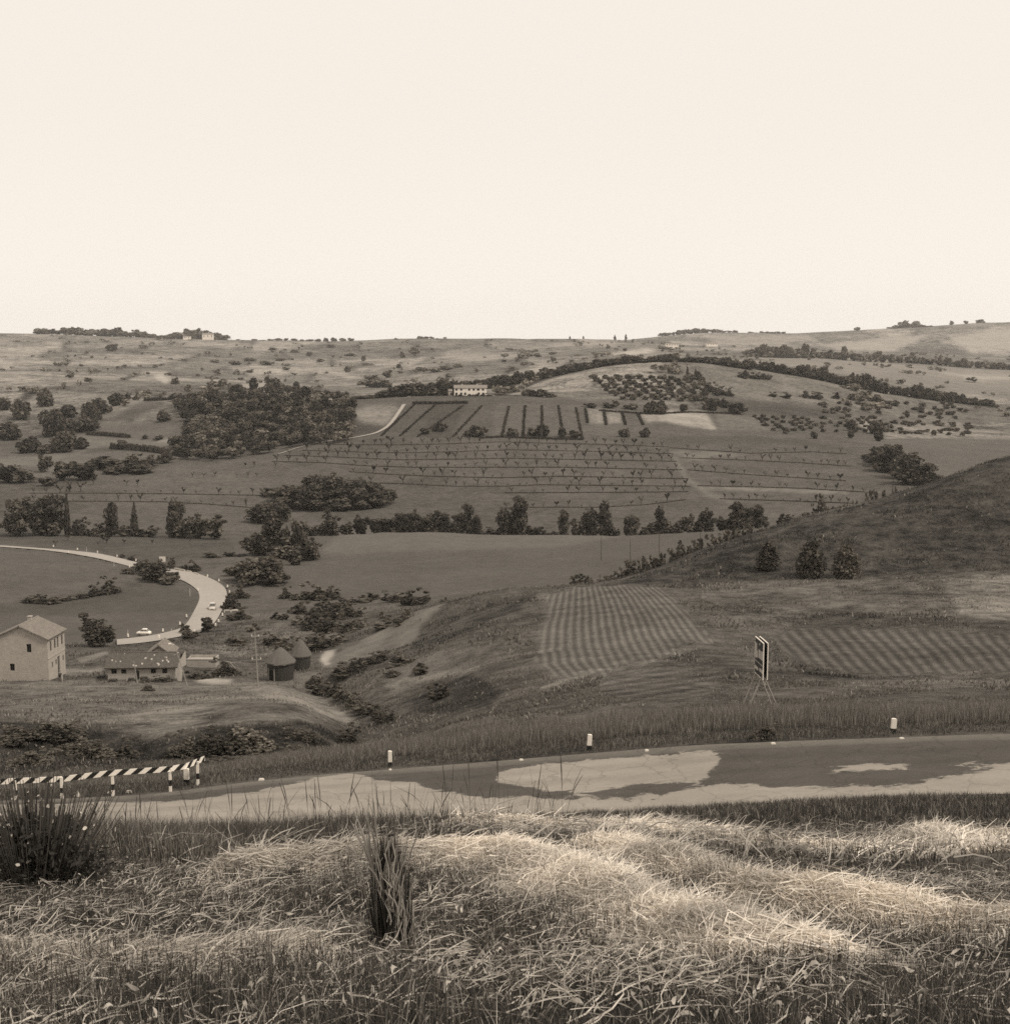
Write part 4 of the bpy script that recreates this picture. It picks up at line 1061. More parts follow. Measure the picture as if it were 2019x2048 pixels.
label_batch('olivetop', 'bush', ('dark bush', 'on the upper right of the olive hill'), 'bushes on the olive hill')

# olive grove
olive = []
for k in range(10):
    for j in range(8):
        x = 1186 + 23 * k + 5.4 * j * 1.5 + g2.uniform(-2.5, 2.5); y = 756 + 6.2 * j + 0.9 * k * 0.4 + g2.uniform(-1.5, 1.5)
        if k > 7 and j > 5: continue
        olive.append((x, y, g2.uniform(7, 10), g2.uniform(11, 16)))
many('olive_tree', 'olive', olive, 'olive', ymin=985, leaf='leaf_olive', lod=0)
label_batch('olive', 'olive tree', ('small olive tree', 'in slanting rows under the wooded crest'), 'olive trees in slanting rows', lambda h, w: '')
olive2 = []
for k in range(12):
    for j in range(6):
        x = 1506 + 20 * k + 8.4 * j + g2.uniform(-2, 2); y = 835 + 5.4 * j + 0.25 * k + g2.uniform(-1.2, 1.2)
        if g2.random() < 0.2: continue
        olive2.append((x, y, g2.uniform(5, 8), g2.uniform(8, 13)))
many('olive_tree', 'olive', olive2, 'oliveright', ymin=820, leaf='leaf_olive', lod=0)
label_batch('oliveright', 'olive tree', ('small olive tree', 'in the slanting rows above the right-hand copse'), 'olive trees of the right-hand grove', lambda h, w: '')
many('olive_tree', 'olive', [(1640 + 290 * g2.random(), 806 + 32 * g2.random(), g2.uniform(5, 8), g2.uniform(8, 14)) for k in range(60)], 'oliveupper', ymin=820, leaf='leaf_olive', lod=0)
label_batch('oliveupper', 'olive tree', ('small olive tree', 'on the slope under the right-hand tree belt'), 'scattered olive trees under the right-hand tree belt', lambda h, w: '')
many('olive_tree', 'olive', [(1768 + 175 * g2.random(), 846 + 26 * g2.random(), g2.uniform(5, 8), g2.uniform(8, 13)) for k in range(44)], 'olivepale', ymin=820, leaf='leaf_olive', lod=0)
label_batch('olivepale', 'olive tree', ('small olive tree', 'on the pale bare ground at the right'), 'olive trees on the pale ground at the right', lambda h, w: '')
# hedges and single trees far away
def run(n, pts, h, w, **kw):
    xs_ = [p[0] for p in pts]; ys_ = [p[1] for p in pts]
    return [(x, float(np.interp(x, xs_, ys_)) + g2.uniform(-0.6, 0.6), g2.uniform(h * 0.6, h * 1.35), g2.uniform(w * 0.7, w * 1.3)) for x in np.linspace(xs_[0], xs_[-1], n)]
many('distant_tree', 'round', run(34, [(1500, 707), (1610, 710), (1650, 711), (1760, 716), (1830, 722), (1938, 730), (2019, 735)], 9, 15) + [(1608, 711, 22, 14), (1687, 706, 13, 11), (1880, 724, 13, 9), (1824, 719, 12, 14), (1928, 729, 13, 13)] + run(14, [(1520, 707), (1605, 710)], 14, 16), 'farhedge', Y=2300, leaf='leaf_pale')
label_batch('farhedge', 'tree', ('small distant tree', 'in the hedge above the pale right-hand field'), 'trees of the far right-hand hedge', lambda h, w: '')
many('distant_tree', 'round', run(20, [(75, 669), (160, 667), (240, 668), (330, 678)], 10, 18) + run(12, [(345, 684), (380, 677), (420, 677), (450, 684)], 15, 20) + run(16, [(460, 684), (560, 683), (700, 680)], 5, 10) + [(840, 677, 5, 10), (850, 678, 5, 12), (862, 677, 4, 8), (228, 699, 15, 18), (260, 692, 9, 14)], 'skyleft', Y=3330, leaf='leaf_pale', lod=0)
label_batch('skyleft', 'tree', ('small distant tree', 'on the left half of the skyline'), 'trees on the left skyline', lambda h, w: '')
many('distant_tree', 'round', run(14, [(1325, 672), (1372, 664), (1470, 666)], 6, 12) + run(7, [(1500, 668), (1566, 668)], 4, 10) + [(1714, 661, 7, 9), (1808, 655, 13, 16), (1830, 654, 12, 16), (1902, 650, 8, 8), (1930, 648, 7, 8), (1960, 648, 9, 14)] + run(10, [(1780, 660), (1860, 656)], 8, 12), 'skyright', Y=4560, leaf='leaf_pale', lod=0)
label_batch('skyright', 'tree', ('small hazy tree', 'on the right half of the skyline'), 'trees on the right skyline', lambda h, w: '')
many('cypress', 'cypress', [(1139, 679, 7, 3), (1166, 678, 6, 3), (1229, 679, 9, 4), (1251, 678, 9, 4), (1151, 706, 14, 4), (759, 752, 14, 4), (764, 752, 13, 4)], 'farcypress', Y=3300, leaf='leaf_dark', lod=0)
label_batch('farcypress', 'cypress', ('tiny dark cypress', 'on the far slope under the flat skyline'), 'cypresses on the far slope', lambda h, w: '')
fr = []
for x, y, h, w in [(618, 712, 8, 10), (695, 745, 12, 10), (727, 722, 11, 8), (805, 715, 11, 9), (827, 708, 13, 16), (797, 736, 8, 10), (775, 755, 14, 14), (745, 764, 14, 22), (752, 774, 16, 30), (725, 770, 10, 18), (738, 775, 14, 24), (1105, 722, 8, 9), (1007, 724, 5, 8), (1034, 723, 6, 8), (890, 740, 8, 20), (915, 735, 8, 16), (840, 742, 8, 20), (870, 744, 8, 22), (570, 740, 6, 12), (640, 724, 7, 14), (500, 745, 6, 12), (765, 775, 15, 28), (1010, 713, 6, 12), (1040, 714, 6, 12), (1060, 713, 6, 14), (1075, 714, 6, 12), (1105, 709, 5, 12), (1250, 702, 6, 8), (500, 722, 7, 20), (530, 730, 8, 24), (470, 730, 8, 20), (560, 722, 6, 16), (590, 705, 6, 14), (660, 695, 6, 14), (430, 725, 6, 14), (545, 700, 5, 16), (700, 712, 6, 16)]:
    fr.append((x, y, h, w))
many('distant_tree', 'round', fr, 'farslope', Y=None, ymin=1350, leaf='leaf_pale', lod=0)
label_batch('farslope', 'tree', ('small distant tree', 'on the hazy slopes beyond the villa'), 'trees on the hazy far slopes', lambda h, w: '')

# scrub and hedge trees too small and too many to tell apart, on the hazy slopes
g4 = np.random.default_rng(31); V4, F4, S4 = [], [], []; off = 0
sel = np.nonzero((ce < 0.06) & (Yg[fz] < 3350) & (np.abs(X[fz] / Yg[fz]) < 0.46)); xs4, ys4 = X[fz][sel], Yg[fz][sel]
wgt = ys4 / ys4.sum()
for k in g4.choice(len(xs4), 750, p=wgt):
    x, y = xs4[k] + g4.normal() * 6, ys4[k] + g4.normal() * 6
    if y < 1100: continue
    s = g4.uniform(4, 12) * (1 if g4.uniform() < 0.85 else 1.7); hh_ = g4.uniform(3, 8)
    v, f, sh = leaf_cloud(g4.normal(size=(3, 3)) * (0.2, 0.2, 0.1) + (0, 0, 0.5), np.full((3, 3), 0.3), 46, 0.16, g4)
    V4.append(v * (s, s, hh_) + np.array([x, y, float(ground(x, y))])); F4.append(f + off); S4.append(sh * g4.uniform(0.8, 1.6)); off += len(v)
tag(link('scrub', np_mesh('scrub', np.concatenate(V4), np.concatenate(F4), M['leaf_pale'], {'shade': np.concatenate(S4)})), 'faint hedges and scrub dotted over the hazy far slopes', 'scrub', kind='stuff')

# dark wood on the left: one mass of crowns
g3 = np.random.default_rng(11)
WOOD = [(350, 800), (365, 838), (372, 880), (330, 898), (372, 918), (420, 924), (500, 912), (600, 893), (690, 884), (704, 866), (702, 835), (705, 822), (690, 804), (660, 795), (600, 786), (540, 786), (500, 788), (470, 792), (430, 798), (390, 803)]
WV, WF, WS = [], [], []; off = 0
xs_ = g3.uniform(340, 708, 4000); ys_ = g3.uniform(784, 926, 4000)
okk = inside(xs_, ys_, WOOD); cand = np.stack([xs_[okk], ys_[okk]], 1)
chosen = []
for c_ in cand:
    if all((c_[0] - d_[0]) ** 2 + (2.2 * (c_[1] - d_[1])) ** 2 > 13 ** 2 for d_ in chosen): chosen.append(c_)
    if len(chosen) > 400: break
for x, y in chosen:
    p = hit(x, y, 640); s = metres(g3.uniform(22, 36), p); hh_ = metres(g3.choice([16, 19, 22, 26, 34], p=[.25, .25, .25, .17, .08]), p)
    nb = 6; C = g3.normal(size=(nb, 3)) * (0.17, 0.17, 0.12) + (0, 0, 0.58); Rr = g3.uniform(0.18, 0.34, (nb, 1)) * np.ones((nb, 3))
    v, f, sh = leaf_cloud(C, Rr, 330, 0.085, g3)
    v = v * (s, s, hh_) + np.array(p)
    WV.append(v); WF.append(f + off); WS.append(sh * g3.choice([0.6, 0.85, 1.1, 1.5, 2.1])); off += len(v)
me = np_mesh('wood', np.concatenate(WV), np.concatenate(WF), M['leaf_dark'], {'shade': np.concatenate(WS)})
tag(link('wood', me), 'dense dark wood covering the slope left of the terraced vineyard', 'wood', kind='stuff')

# ------------------------------------------------------------------ terraces: rows of vines and the pollarded trees that carry them
def ribbon(name, pts_px, ymin, wid, hgt, seed, n=None):
    """a low ragged hedge of vines following the ground"""
    g = np.random.default_rng(seed)
    a = np.array(pts_px, float); L = np.hypot(*np.diff(a, axis=0).T).sum(); n = n or int(L / 2.2)
    c_ = sheet_pts(pts_px, n, ymin)
    t = np.repeat(np.arange(n), 9); P0 = c_[t] + g.normal(size=(len(t), 3)) * (wid * 0.5, wid * 0.35, 0)
    keep = g.uniform(size=len(t)) < np.repeat(np.clip(0.9 + 0.4 * g.normal(size=n), 0.7, 1), 9)
    P0 = P0[keep]; m = len(P0)
    s = wid * g.uniform(0.5, 1.1, m)[:, None]; hz = hgt * g.uniform(0.45, 1.1, m)
    a_ = g.normal(size=(m, 3)); a_[:, 2] = 0; a_ /= np.linalg.norm(a_, axis=1)[:, None]
    v = np.empty((m, 4, 3)); v[:, 0] = P0 - a_ * s; v[:, 1] = P0 + a_ * s; v[:, 2] = v[:, 1]; v[:, 3] = v[:, 0]
    v[:, 2] = P0 + a_ * s * 0.7; v[:, 3] = P0 - a_ * s * 0.6; v[:, 2, 2] += hz; v[:, 3, 2] += hz * g.uniform(0.6, 1, m); v[:, :2, 2] -= 0.15
    me = np_mesh(name, v.reshape(-1, 3), np.arange(m * 4).reshape(-1, 4), M['leaf_vine'], {'shade': np.repeat(g.uniform(0.7, 1.3, m), 4)})
    return link(name, me)

def vine_tree_mesh(seed):
    g = random.Random(seed); gn = np.random.default_rng(seed); mb = MB(); C, Rr = [], []
    lean = g.uniform(-0.08, 0.08)
    mb.tube([(0, 0, -0.03), (lean * 0.5, 0, 0.25), (lean, 0.0, 0.48)], [0.05, 0.045, 0.045], 5)
    for k in range(g.choice([2, 2, 3])):
        a = g.uniform(-0.5, 0.5) + (0 if k % 2 else math.pi); L = g.uniform(0.2, 0.42); hz = g.uniform(0.3, 0.5)
        tip = Vector((lean + math.cos(a) * L, math.sin(a) * L, 0.48 + hz))
        mb.tube([(lean, 0, 0.44), Vector((lean, 0, 0.48)).lerp(tip, 0.5) + Vector((0, 0, 0.04)), tip], [0.04, 0.03, 0.02], 5)
        for f_ in (0.55, 0.95):
            q_ = Vector((lean, 0, 0.48)).lerp(tip, f_); C.append(q_); s_ = g.uniform(0.07, 0.15); Rr.append((s_, s_, s_))
    C.append((lean, 0, 0.5)); Rr.append((0.1, 0.1, 0.1))
    v, f, sh = leaf_cloud(C, Rr, g.choice([40, 70, 110]), 0.075, gn)
    nb = len(mb.v)
    me = bpy.data.meshes.new('vine_tree')
    me.from_pydata([tuple(p) for p in mb.v] + [tuple(p) for p in v], [], mb.f + [tuple(int(i) + nb for i in q_) for q_ in f])
    me.materials.append(M['bark']); me.materials.append(M['leaf_vine'])
    me.polygons.foreach_set('material_index', [0] * len(mb.f) + [1] * len(f))
    at = me.attributes.new('shade', 'FLOAT', 'POINT'); at.data.foreach_set('value', np.concatenate([np.ones(nb), sh]).astype(np.float32))
    me.update(); return me
VT = [vine_tree_mesh(i) for i in range(12)]
ROWS = [
 ('top terrace row', [(640, 889), (720, 890), (800, 890), (900, 888), (1000, 884), (1100, 887), (1200, 889), (1335, 894)], 20, 36),
 ('second terrace row', [(605, 901), (700, 904), (810, 906), (900, 904), (1020, 900), (1180, 903), (1345, 908)], 20, 37),
 ('third terrace row', [(570, 911), (660, 914), (800, 920), (900, 919), (1020, 917), (1180, 920), (1352, 923)], 19, 40),
 ('fourth terrace row', [(545, 923), (650, 926), (730, 932), (830, 935), (1000, 935), (1130, 935), (1260, 938), (1362, 940)], 19, 41),
 ('fifth terrace row', [(700, 944), (780, 949), (860, 953), (1000, 956), (1130, 953), (1260, 956), (1372, 958)], 19, 34),
 ('sixth terrace row', [(690, 960), (745, 966), (830, 969), (910, 973), (1000, 973), (1080, 970), (1180, 971), (1380, 973)], 19, 33),
 ('lowest full terrace row', [(1010, 986), (1100, 986), (1240, 985), (1375, 984)], 18, 16),
 ('bottom row by the stream trees', [(1000, 1017), (1055, 1015), (1200, 1015), (1290, 1010), (1370, 1000)], 18, 15),
 ('upper long row left of the thicket', [(60, 987), (85, 987), (200, 987), (330, 988), (450, 990), (560, 992)], 17, 22),
 ('lower long row left of the thicket', [(60, 1003), (86, 1003), (200, 1003), (322, 1004), (420, 1009), (530, 1018)], 17, 20),
 ('first right-hand terrace row', [(1340, 896), (1446, 903), (1500, 907), (1620, 904), (1690, 908)], 15, 16),
 ('second right-hand terrace row', [(1362, 916), (1500, 921), (1600, 926), (1700, 933)], 16, 20),
 ('third right-hand terrace row', [(1375, 940), (1500, 950), (1600, 956), (1690, 962)], 16, 15),
 ('fourth right-hand terrace row', [(1395, 972), (1500, 974), (1600, 977), (1735, 985)], 15, 18),
 ('fifth right-hand terrace row', [(1440, 998), (1500, 1000), (1600, 1003), (1705, 1007)], 15, 16),
]
for ri_, (nm, pts_, hpx, n_) in enumerate(ROWS):
    tag(ribbon('vine_row', pts_, 575, 0.42, 0.42, 40 + ri_), f'thin dark line of vines, {nm}', 'vine row', 'rows of vines across the terraces')
    xs2 = [p_[0] for p_ in pts_]; ys2 = [p_[1] for p_ in pts_]; k_ = 0
    for i in range(n_):
        if g2.random() < 0.10: continue
        x = xs2[0] + (xs2[-1] - xs2[0]) * (i + 0.5 + g2.uniform(-0.18, 0.18)) / n_
        y = float(np.interp(x, xs2, ys2)); p = hit(x, y, 575)
        h = metres(hpx * g2.choice([0.32, 0.48, 0.6, 0.7, 0.82, 1.0]), p)
        o = link('vine_tree', g2.choice(VT), None, p)
        o.rotation_euler = (0, 0, g2.uniform(-0.7, 0.7)); w = h * g2.uniform(0.75, 1.15); o.scale = (w, w, h)
        tag(o, f'small pollarded tree, {ordinal(k_)}{" from the left" if k_ else ""} in the {nm}', 'vine tree', 'pollarded trees along the ' + nm); k_ += 1
for (x, y, h) in [(385, 955, 9), (408, 955, 9), (430, 953, 8), (474, 955, 7), (496, 954, 9), (514, 954, 7), (490, 934, 8), (509, 934, 9), (551, 935, 10), (254, 972, 11), (275, 972, 11), (187, 970, 12), (162, 984, 20), (140, 984, 22)]:
    p = hit(x, y, 600); o = link('vine_tree', g2.choice(VT), None, p); hh_ = metres(h * 1.2, p); o.scale = (hh_, hh_, hh_); o.rotation_euler = (0, 0, g2.uniform(-0.6, 0.6))
    PLANTS.append((o, x + y * 0.001, 'vineleft', h, h))
label_batch('vineleft', 'vine tree', ('small pollarded tree', 'on the open slope left of the terraces'), 'pollarded trees on the open left slope', lambda h, w: '')
UP = [((829, 809), (762, 872)), ((870, 810), (800, 872)), ((925, 812), (835, 874)), ((963, 812), (905, 874)), ((1017, 813), (1003, 873)), ((1049, 812), (1045, 875)), ((1083, 812), (1083, 876)), ((1116, 812), (1126, 876)), ((1151, 816), (1164, 878)), ((1170, 818), (1174, 846)), ((1206, 820), (1212, 850)), ((1243, 824), (1250, 850)), ((1275, 828), (1285, 850))]
for i, (a, b) in enumerate(UP):
    tag(ribbon('vine_row', [a, ((a[0] + b[0]) / 2, (a[1] + b[1]) / 2), b], 820, 0.75, 0.85, 80 + i, n=70), f'rough vine row running downhill, {ordinal(i)}{" from the left" if i else ""} below the villa', 'vine row', 'rows of vines running downhill below the villa')
k_ = 0
for (x0, x1, y0, y1) in [(110, 440, 1072, 1094)]:
    for i in range(16):
        x, y = g2.uniform(x0, x1), g2.uniform(y0, y1)
        PLANTS.append((None, x, 'flat', 0, 0)) if False else None
        p = hit(x, y, 440); o = link('vine_tree', g2.choice(VT), None, p); h = metres(g2.uniform(9, 14), p); o.scale = (h * 1.3, h * 1.3, h); o.rotation_euler = (0, 0, g2.uniform(-0.6, 0.6))
        PLANTS.append((o, x, 'vineflat', 12, 12))
label_batch('vineflat', 'vine tree', ('small scraggy vine tree', 'on the flat above the far road'), 'vine trees on the flat above the far road', lambda h, w: '')
tag(ribbon('hedge', [(826, 808), (880, 808), (933, 807)], 930, 0.8, 2.2, 120), 'clipped dark hedge on the terrace edge under the villa', 'hedge')
tag(ribbon('hedge', [(290, 802), (340, 800), (390, 797), (438, 793)], 1000, 0.9, 3.0, 121), 'dark hedge along the upper edge of the pale striped field', 'hedge')
tag(ribbon('hedge', [(176, 870), (210, 872), (257, 876)], 760, 0.9, 3.2, 122), 'dark hedge along the top of the pale left-hand field', 'hedge')
tag(ribbon('hedge', [(222, 898), (262, 900), (310, 905), (372, 915)], 700, 1.1, 4.4, 123), 'thick dark hedge running out from the foot of the wood', 'hedge')
tag(ribbon('hedge', [(960, 877), (1000, 875), (1080, 878), (1165, 880)], 800, 0.8, 1.4, 124), 'dark hedge between downhill vine rows and the top terrace', 'hedge')
tag(ribbon('hedge', [(1200, 822), (1300, 829), (1380, 825), (1460, 828)], 900, 0.8, 1.3, 125), 'low dark hedge above the pale patches of the upper terraces', 'hedge')
# ------------------------------------------------------------------ buildings
def brick_mat(name, v, scale=(4.2, 12.0), mortar=1.25):
    q = NT(name)
    br = q.n.new('ShaderNodeTexBrick'); br.inputs['Scale'].default_value = 1.0
    br.inputs['Brick Width'].default_value = 1 / scale[0]; br.inputs['Row Height'].default_value = 1 / scale[1]; br.inputs['Mortar Size'].default_value = 0.012
    br.inputs['Color1'].default_value = (0.8, 0.8, 0.8, 1); br.inputs['Color2'].default_value = (1.15, 1.15, 1.15, 1); br.inputs['Mortar'].default_value = (mortar,) * 3 + (1,)
    uv = q.n.new('ShaderNodeTexCoord'); sep = q.n.new('ShaderNodeSeparateXYZ'); q.l.new(uv.outputs['Object'], sep.inputs[0])
    cmb = q.n.new('ShaderNodeCombineXYZ'); q.l.new(q.math('ADD', sep.outputs[0], sep.outputs[1]), cmb.inputs[0]); q.l.new(sep.outputs[2], cmb.inputs[1])
    q.l.new(cmb.outputs[0], br.inputs['Vector'])
    b = q.n.new('ShaderNodeRGBToBW'); q.l.new(br.outputs['Color'], b.inputs[0])
    st = q.noise(q.obj(), 0.9, 5, 0.7); st2 = q.noise(q.obj(), 5, 3)
    q.colour(q.math('MULTIPLY', q.math('MULTIPLY', b.outputs[0], v), q.math('ADD', 0.62, q.math('ADD', q.math('MULTIPLY', st, 0.55), q.math('MULTIPLY', st2, 0.22)))), (1.0, 0.90, 0.78))
    q.bump(b.outputs[0], 0.3, 0.01)
    return q.mat
def tile_mat(name, v):
    """weathered clay tiles; the rows and channels are modelled, this is their colour"""
    q = NT(name)
    n1 = q.noise(q.obj(), 2.2, 5, 0.7); n2 = q.noise(q.obj(), 11, 3, 0.7)
    q.colour(q.math('MULTIPLY', v, q.math('MAXIMUM', 0.2, q.math('ADD', -0.55, q.math('ADD', q.math('MULTIPLY', n1, 1.3), q.math('MULTIPLY', n2, 1.8))))), (1.0, 0.89, 0.77))
    q.bump(n2, 0.4, 0.03)
    return q.mat
def plaster(name, v):
    q = NT(name)
    n1 = q.noise(q.mapping(q.obj(), (1, 1, 0.35)), 0.9, 6, 0.7); n2 = q.noise(q.obj(), 6, 3)
    q.colour(q.math('MULTIPLY', v, q.math('ADD', 0.62, q.math('ADD', q.math('MULTIPLY', n1, 0.55), q.math('MULTIPLY', n2, 0.2)))), (1.0, 0.91, 0.80))
    return q.mat
M['brick'] = brick_mat('brick', 0.33)
M['brick_old'] = brick_mat('brick_old', 0.20)
M['plaster'] = plaster('plaster', 0.46)
M['plaster_white'] = plaster('plaster_white', 0.72)
M['plaster_grey'] = plaster('plaster_grey', 0.32)
M['tiles'] = tile_mat('tiles', 0.20)
M['tiles_dark'] = tile_mat('tiles_dark', 0.095)
M['stone'] = simple('stone', 0.30, 0.9, 0.2, 6, bump=0.4)
M['wood_dark'] = simple('wood_dark', 0.05, 0.8, 0.25, 9, bump=0.3)
q = NT('thatch')
n1 = q.noise(q.mapping(q.obj(), (6, 6, 1.2)), 1.6, 5, 0.75)
q.colour(q.math('MULTIPLY', 0.11, q.math('ADD', 0.35, q.math('MULTIPLY', n1, 1.3)))); q.bump(n1, 0.7, 0.08)
M['thatch'] = q.mat
q = NT('reed_wall')
n1 = q.noise(q.mapping(q.obj(), (7, 7, 0.5)), 1.6, 4, 0.7)
q.colour(q.math('MULTIPLY', 0.042, q.math('ADD', 0.3, q.math('MULTIPLY', n1, 1.4)))); q.bump(n1, 0.6, 0.05)
M['reed'] = q.mat

def wall_with_holes(mb, origin, ux, length, height, holes, th=0.35, m=0):
    """wall face in the plane origin + s*ux + z, openings cut out with reveals; holes (s0,s1,z0,z1)"""
    ux = Vector(ux).normalized(); nrm = Vector((ux.y, -ux.x, 0)); o = Vector(origin)
    ss = sorted({0.0, length, *[h[0] for h in holes], *[h[1] for h in holes]}); zz = sorted({0.0, height, *[h[2] for h in holes], *[h[3] for h in holes]})
    for i in range(len(ss) - 1):
        for j in range(len(zz) - 1):
            sm, zm = (ss[i] + ss[i + 1]) / 2, (zz[j] + zz[j + 1]) / 2
            if any(h[0] < sm < h[1] and h[2] < zm < h[3] for h in holes): continue
            P = [o + ux * s + Vector((0, 0, z)) for s, z in ((ss[i], zz[j]), (ss[i + 1], zz[j]), (ss[i + 1], zz[j + 1]), (ss[i], zz[j + 1]))]
            mb.add(P, [(0, 1, 2, 3)], m)
    for h in holes:
        a, b, c, d = (o + ux * s + Vector((0, 0, z)) for s, z in ((h[0], h[2]), (h[1], h[2]), (h[1], h[3]), (h[0], h[3])))
        k = -nrm * th
        for p_, q_ in ((a, b), (b, c), (c, d), (d, a)): mb.add([p_, q_, q_ + k, p_ + k], [(0, 1, 2, 3)], m)
    return ux, nrm

def window_part(parent, o, ux, nrm, h, th, door=False, leafmat='shutter', name=None):
    mb = MB(); ux = Vector(ux); k = -nrm * (th - 0.12); c = Vector(o)
    P = lambda s, z, d=0: c + ux * s + Vector((0, 0, z)) + k + nrm * d
    s0, s1, z0, z1 = h
    mb.add([P(s0, z0), P(s1, z0), P(s1, z1), P(s0, z1)], [(0, 1, 2, 3)], 0)
    w = mb.build(name or ('door' if door else 'window'), M['wood_dark'] if door else M['opening'], parent)
    if not door:
        fb = MB(); t = 0.06
        for a, b, e, f in ((s0, s0 + t, z0, z1), (s1 - t, s1, z0, z1), (s0 + t, s1 - t, z0, z0 + t), (s0 + t, s1 - t, z1 - t, z1), ((s0 + s1) / 2 - 0.03, (s0 + s1) / 2 + 0.03, z0 + t, z1 - t)):
            V = [P(a, e, 0.01), P(b, e, 0.01), P(b, f, 0.01), P(a, f, 0.01), P(a, e, 0.06), P(b, e, 0.06), P(b, f, 0.06), P(a, f, 0.06)]
            fb.add(V, [(0, 1, 2, 3), (4, 5, 6, 7), (0, 1, 5, 4), (1, 2, 6, 5), (2, 3, 7, 6), (3, 0, 4, 7)])
        fb.build('frame', M['shutter'], w)
    return w

def tiled_slope(mb, a, b, c, d, pitch=0.24, m=0, gaps=None):
    """roof slope with eave a-b and ridge d-c as modelled rows of barrel tiles running up the slope, plus a board under them"""
    a, b, c, d = map(Vector, (a, b, c, d)); n = max(3, int((b - a).length / pitch))
    nrm = (b - a).cross(d - a).normalized()
    if nrm.z < 0: nrm = -nrm
    mb.add([a, b, c, d, a - nrm * 0.12, b - nrm * 0.12, c - nrm * 0.12, d - nrm * 0.12], [(0, 1, 2, 3), (7, 6, 5, 4), (0, 4, 5, 1), (1, 5, 6, 2), (2, 6, 7, 3), (3, 7, 4, 0)], m)
    for i in range(n):
        t0, t1 = (i + 0.12) / n, (i + 0.88) / n; tm = (t0 + t1) / 2
        V = []
        for e0, e1, lift in ((a, b, 0), (d, c, 0)):
            p0, pm, p1 = e0.lerp(e1, t0), e0.lerp(e1, tm), e0.lerp(e1, t1)
            V += [p0 + nrm * 0.004, p0.lerp(pm, 0.45) + nrm * 0.07, pm.lerp(p1, 0.55) + nrm * 0.07, p1 + nrm * 0.004]
        mb.add(V, [(0, 1, 5, 4), (1, 2, 6, 5), (2, 3, 7, 6), (0, 3, 2, 1), (4, 5, 6, 7)], m)

def gable_house(name, corner, ux, length, depth, hgt, ridge, wallm, roofm, front, side=(), over=0.4, th=0.35, tiles=True, chimney=None, label=None, cat='house', group=None):
    """corner = near corner of the front; ux along the front; the body extends behind the front"""
    root = empty(name, corner)
    ux = Vector((ux[0], ux[1], 0)).normalized(); nb = Vector((-ux.y, ux.x, 0))       # into the house
    w = MB()
    wall_with_holes(w, (0, 0, 0), ux, length, hgt, [h[:4] for h in front], th)
    o2 = ux * length
    wall_with_holes(w, o2, nb, depth, hgt, [], th)
    wall_with_holes(w, o2 + nb * depth, -ux, length, hgt, [], th)
    wall_with_holes(w, nb * depth, -nb, depth, hgt, [h[:4] for h in side], th)
    for e in (Vector((0, 0, 0)), o2):
        w.add([e + Vector((0, 0, hgt)), e + nb * depth + Vector((0, 0, hgt)), e + nb * depth / 2 + Vector((0, 0, hgt + ridge))], [(0, 1, 2)])
    w.add([(0, 0, -0.6), o2 + Vector((0, 0, -0.6)), o2, (0, 0, 0)], [(0, 1, 2, 3)])
    w.add([nb * depth + Vector((0, 0, -0.6)), (0, 0, -0.6), (0, 0, 0), nb * depth], [(0, 1, 2, 3)])
    w.build('wall', wallm, root)
    r = MB(); sl = ridge / (depth / 2); z0 = hgt - sl * over + 0.13
    A = -ux * over - nb * over + Vector((0, 0, z0)); B = ux * (length + over) - nb * over + Vector((0, 0, z0))
    C = ux * (length + over) + nb * depth / 2 + Vector((0, 0, hgt + ridge + 0.13)); D = -ux * over + nb * depth / 2 + Vector((0, 0, hgt + ridge + 0.13))
    A2 = -ux * over + nb * (depth + over) + Vector((0, 0, z0)); B2 = ux * (length + over) + nb * (depth + over) + Vector((0, 0, z0))
    tiled_slope(r, A, B, C, D, 0.26 if tiles else 1.2); tiled_slope(r, B2, A2, D, C, 0.26 if tiles else 1.2)
    r.tube([D + Vector((0, 0, 0.03)), C + Vector((0, 0, 0.03))], 0.13, 8)
    ro = r.build('roof', roofm, root)
    for cpos in (chimney or []):
        c = MB(); p = ux * cpos[0] + nb * cpos[1]; c.box(p + Vector((0, 0, hgt + ridge * 0.6 + 0.7)), (0.6, 0.6, 1.6)); c.box(p + Vector((0, 0, hgt + ridge * 0.6 + 1.55)), (0.75, 0.75, 0.12))
        c.build('chimney', wallm, ro)
    for h in front: window_part(root, (0, 0, 0), ux, Vector((ux.y, -ux.x, 0)), h[:4], th, door=len(h) > 4)
    for h in side: window_part(root, nb * depth, -nb, Vector((-nb.y, nb.x, 0)) * 1.0, h[:4], th, door=len(h) > 4)
    tag(root, label, cat, group)
    return root

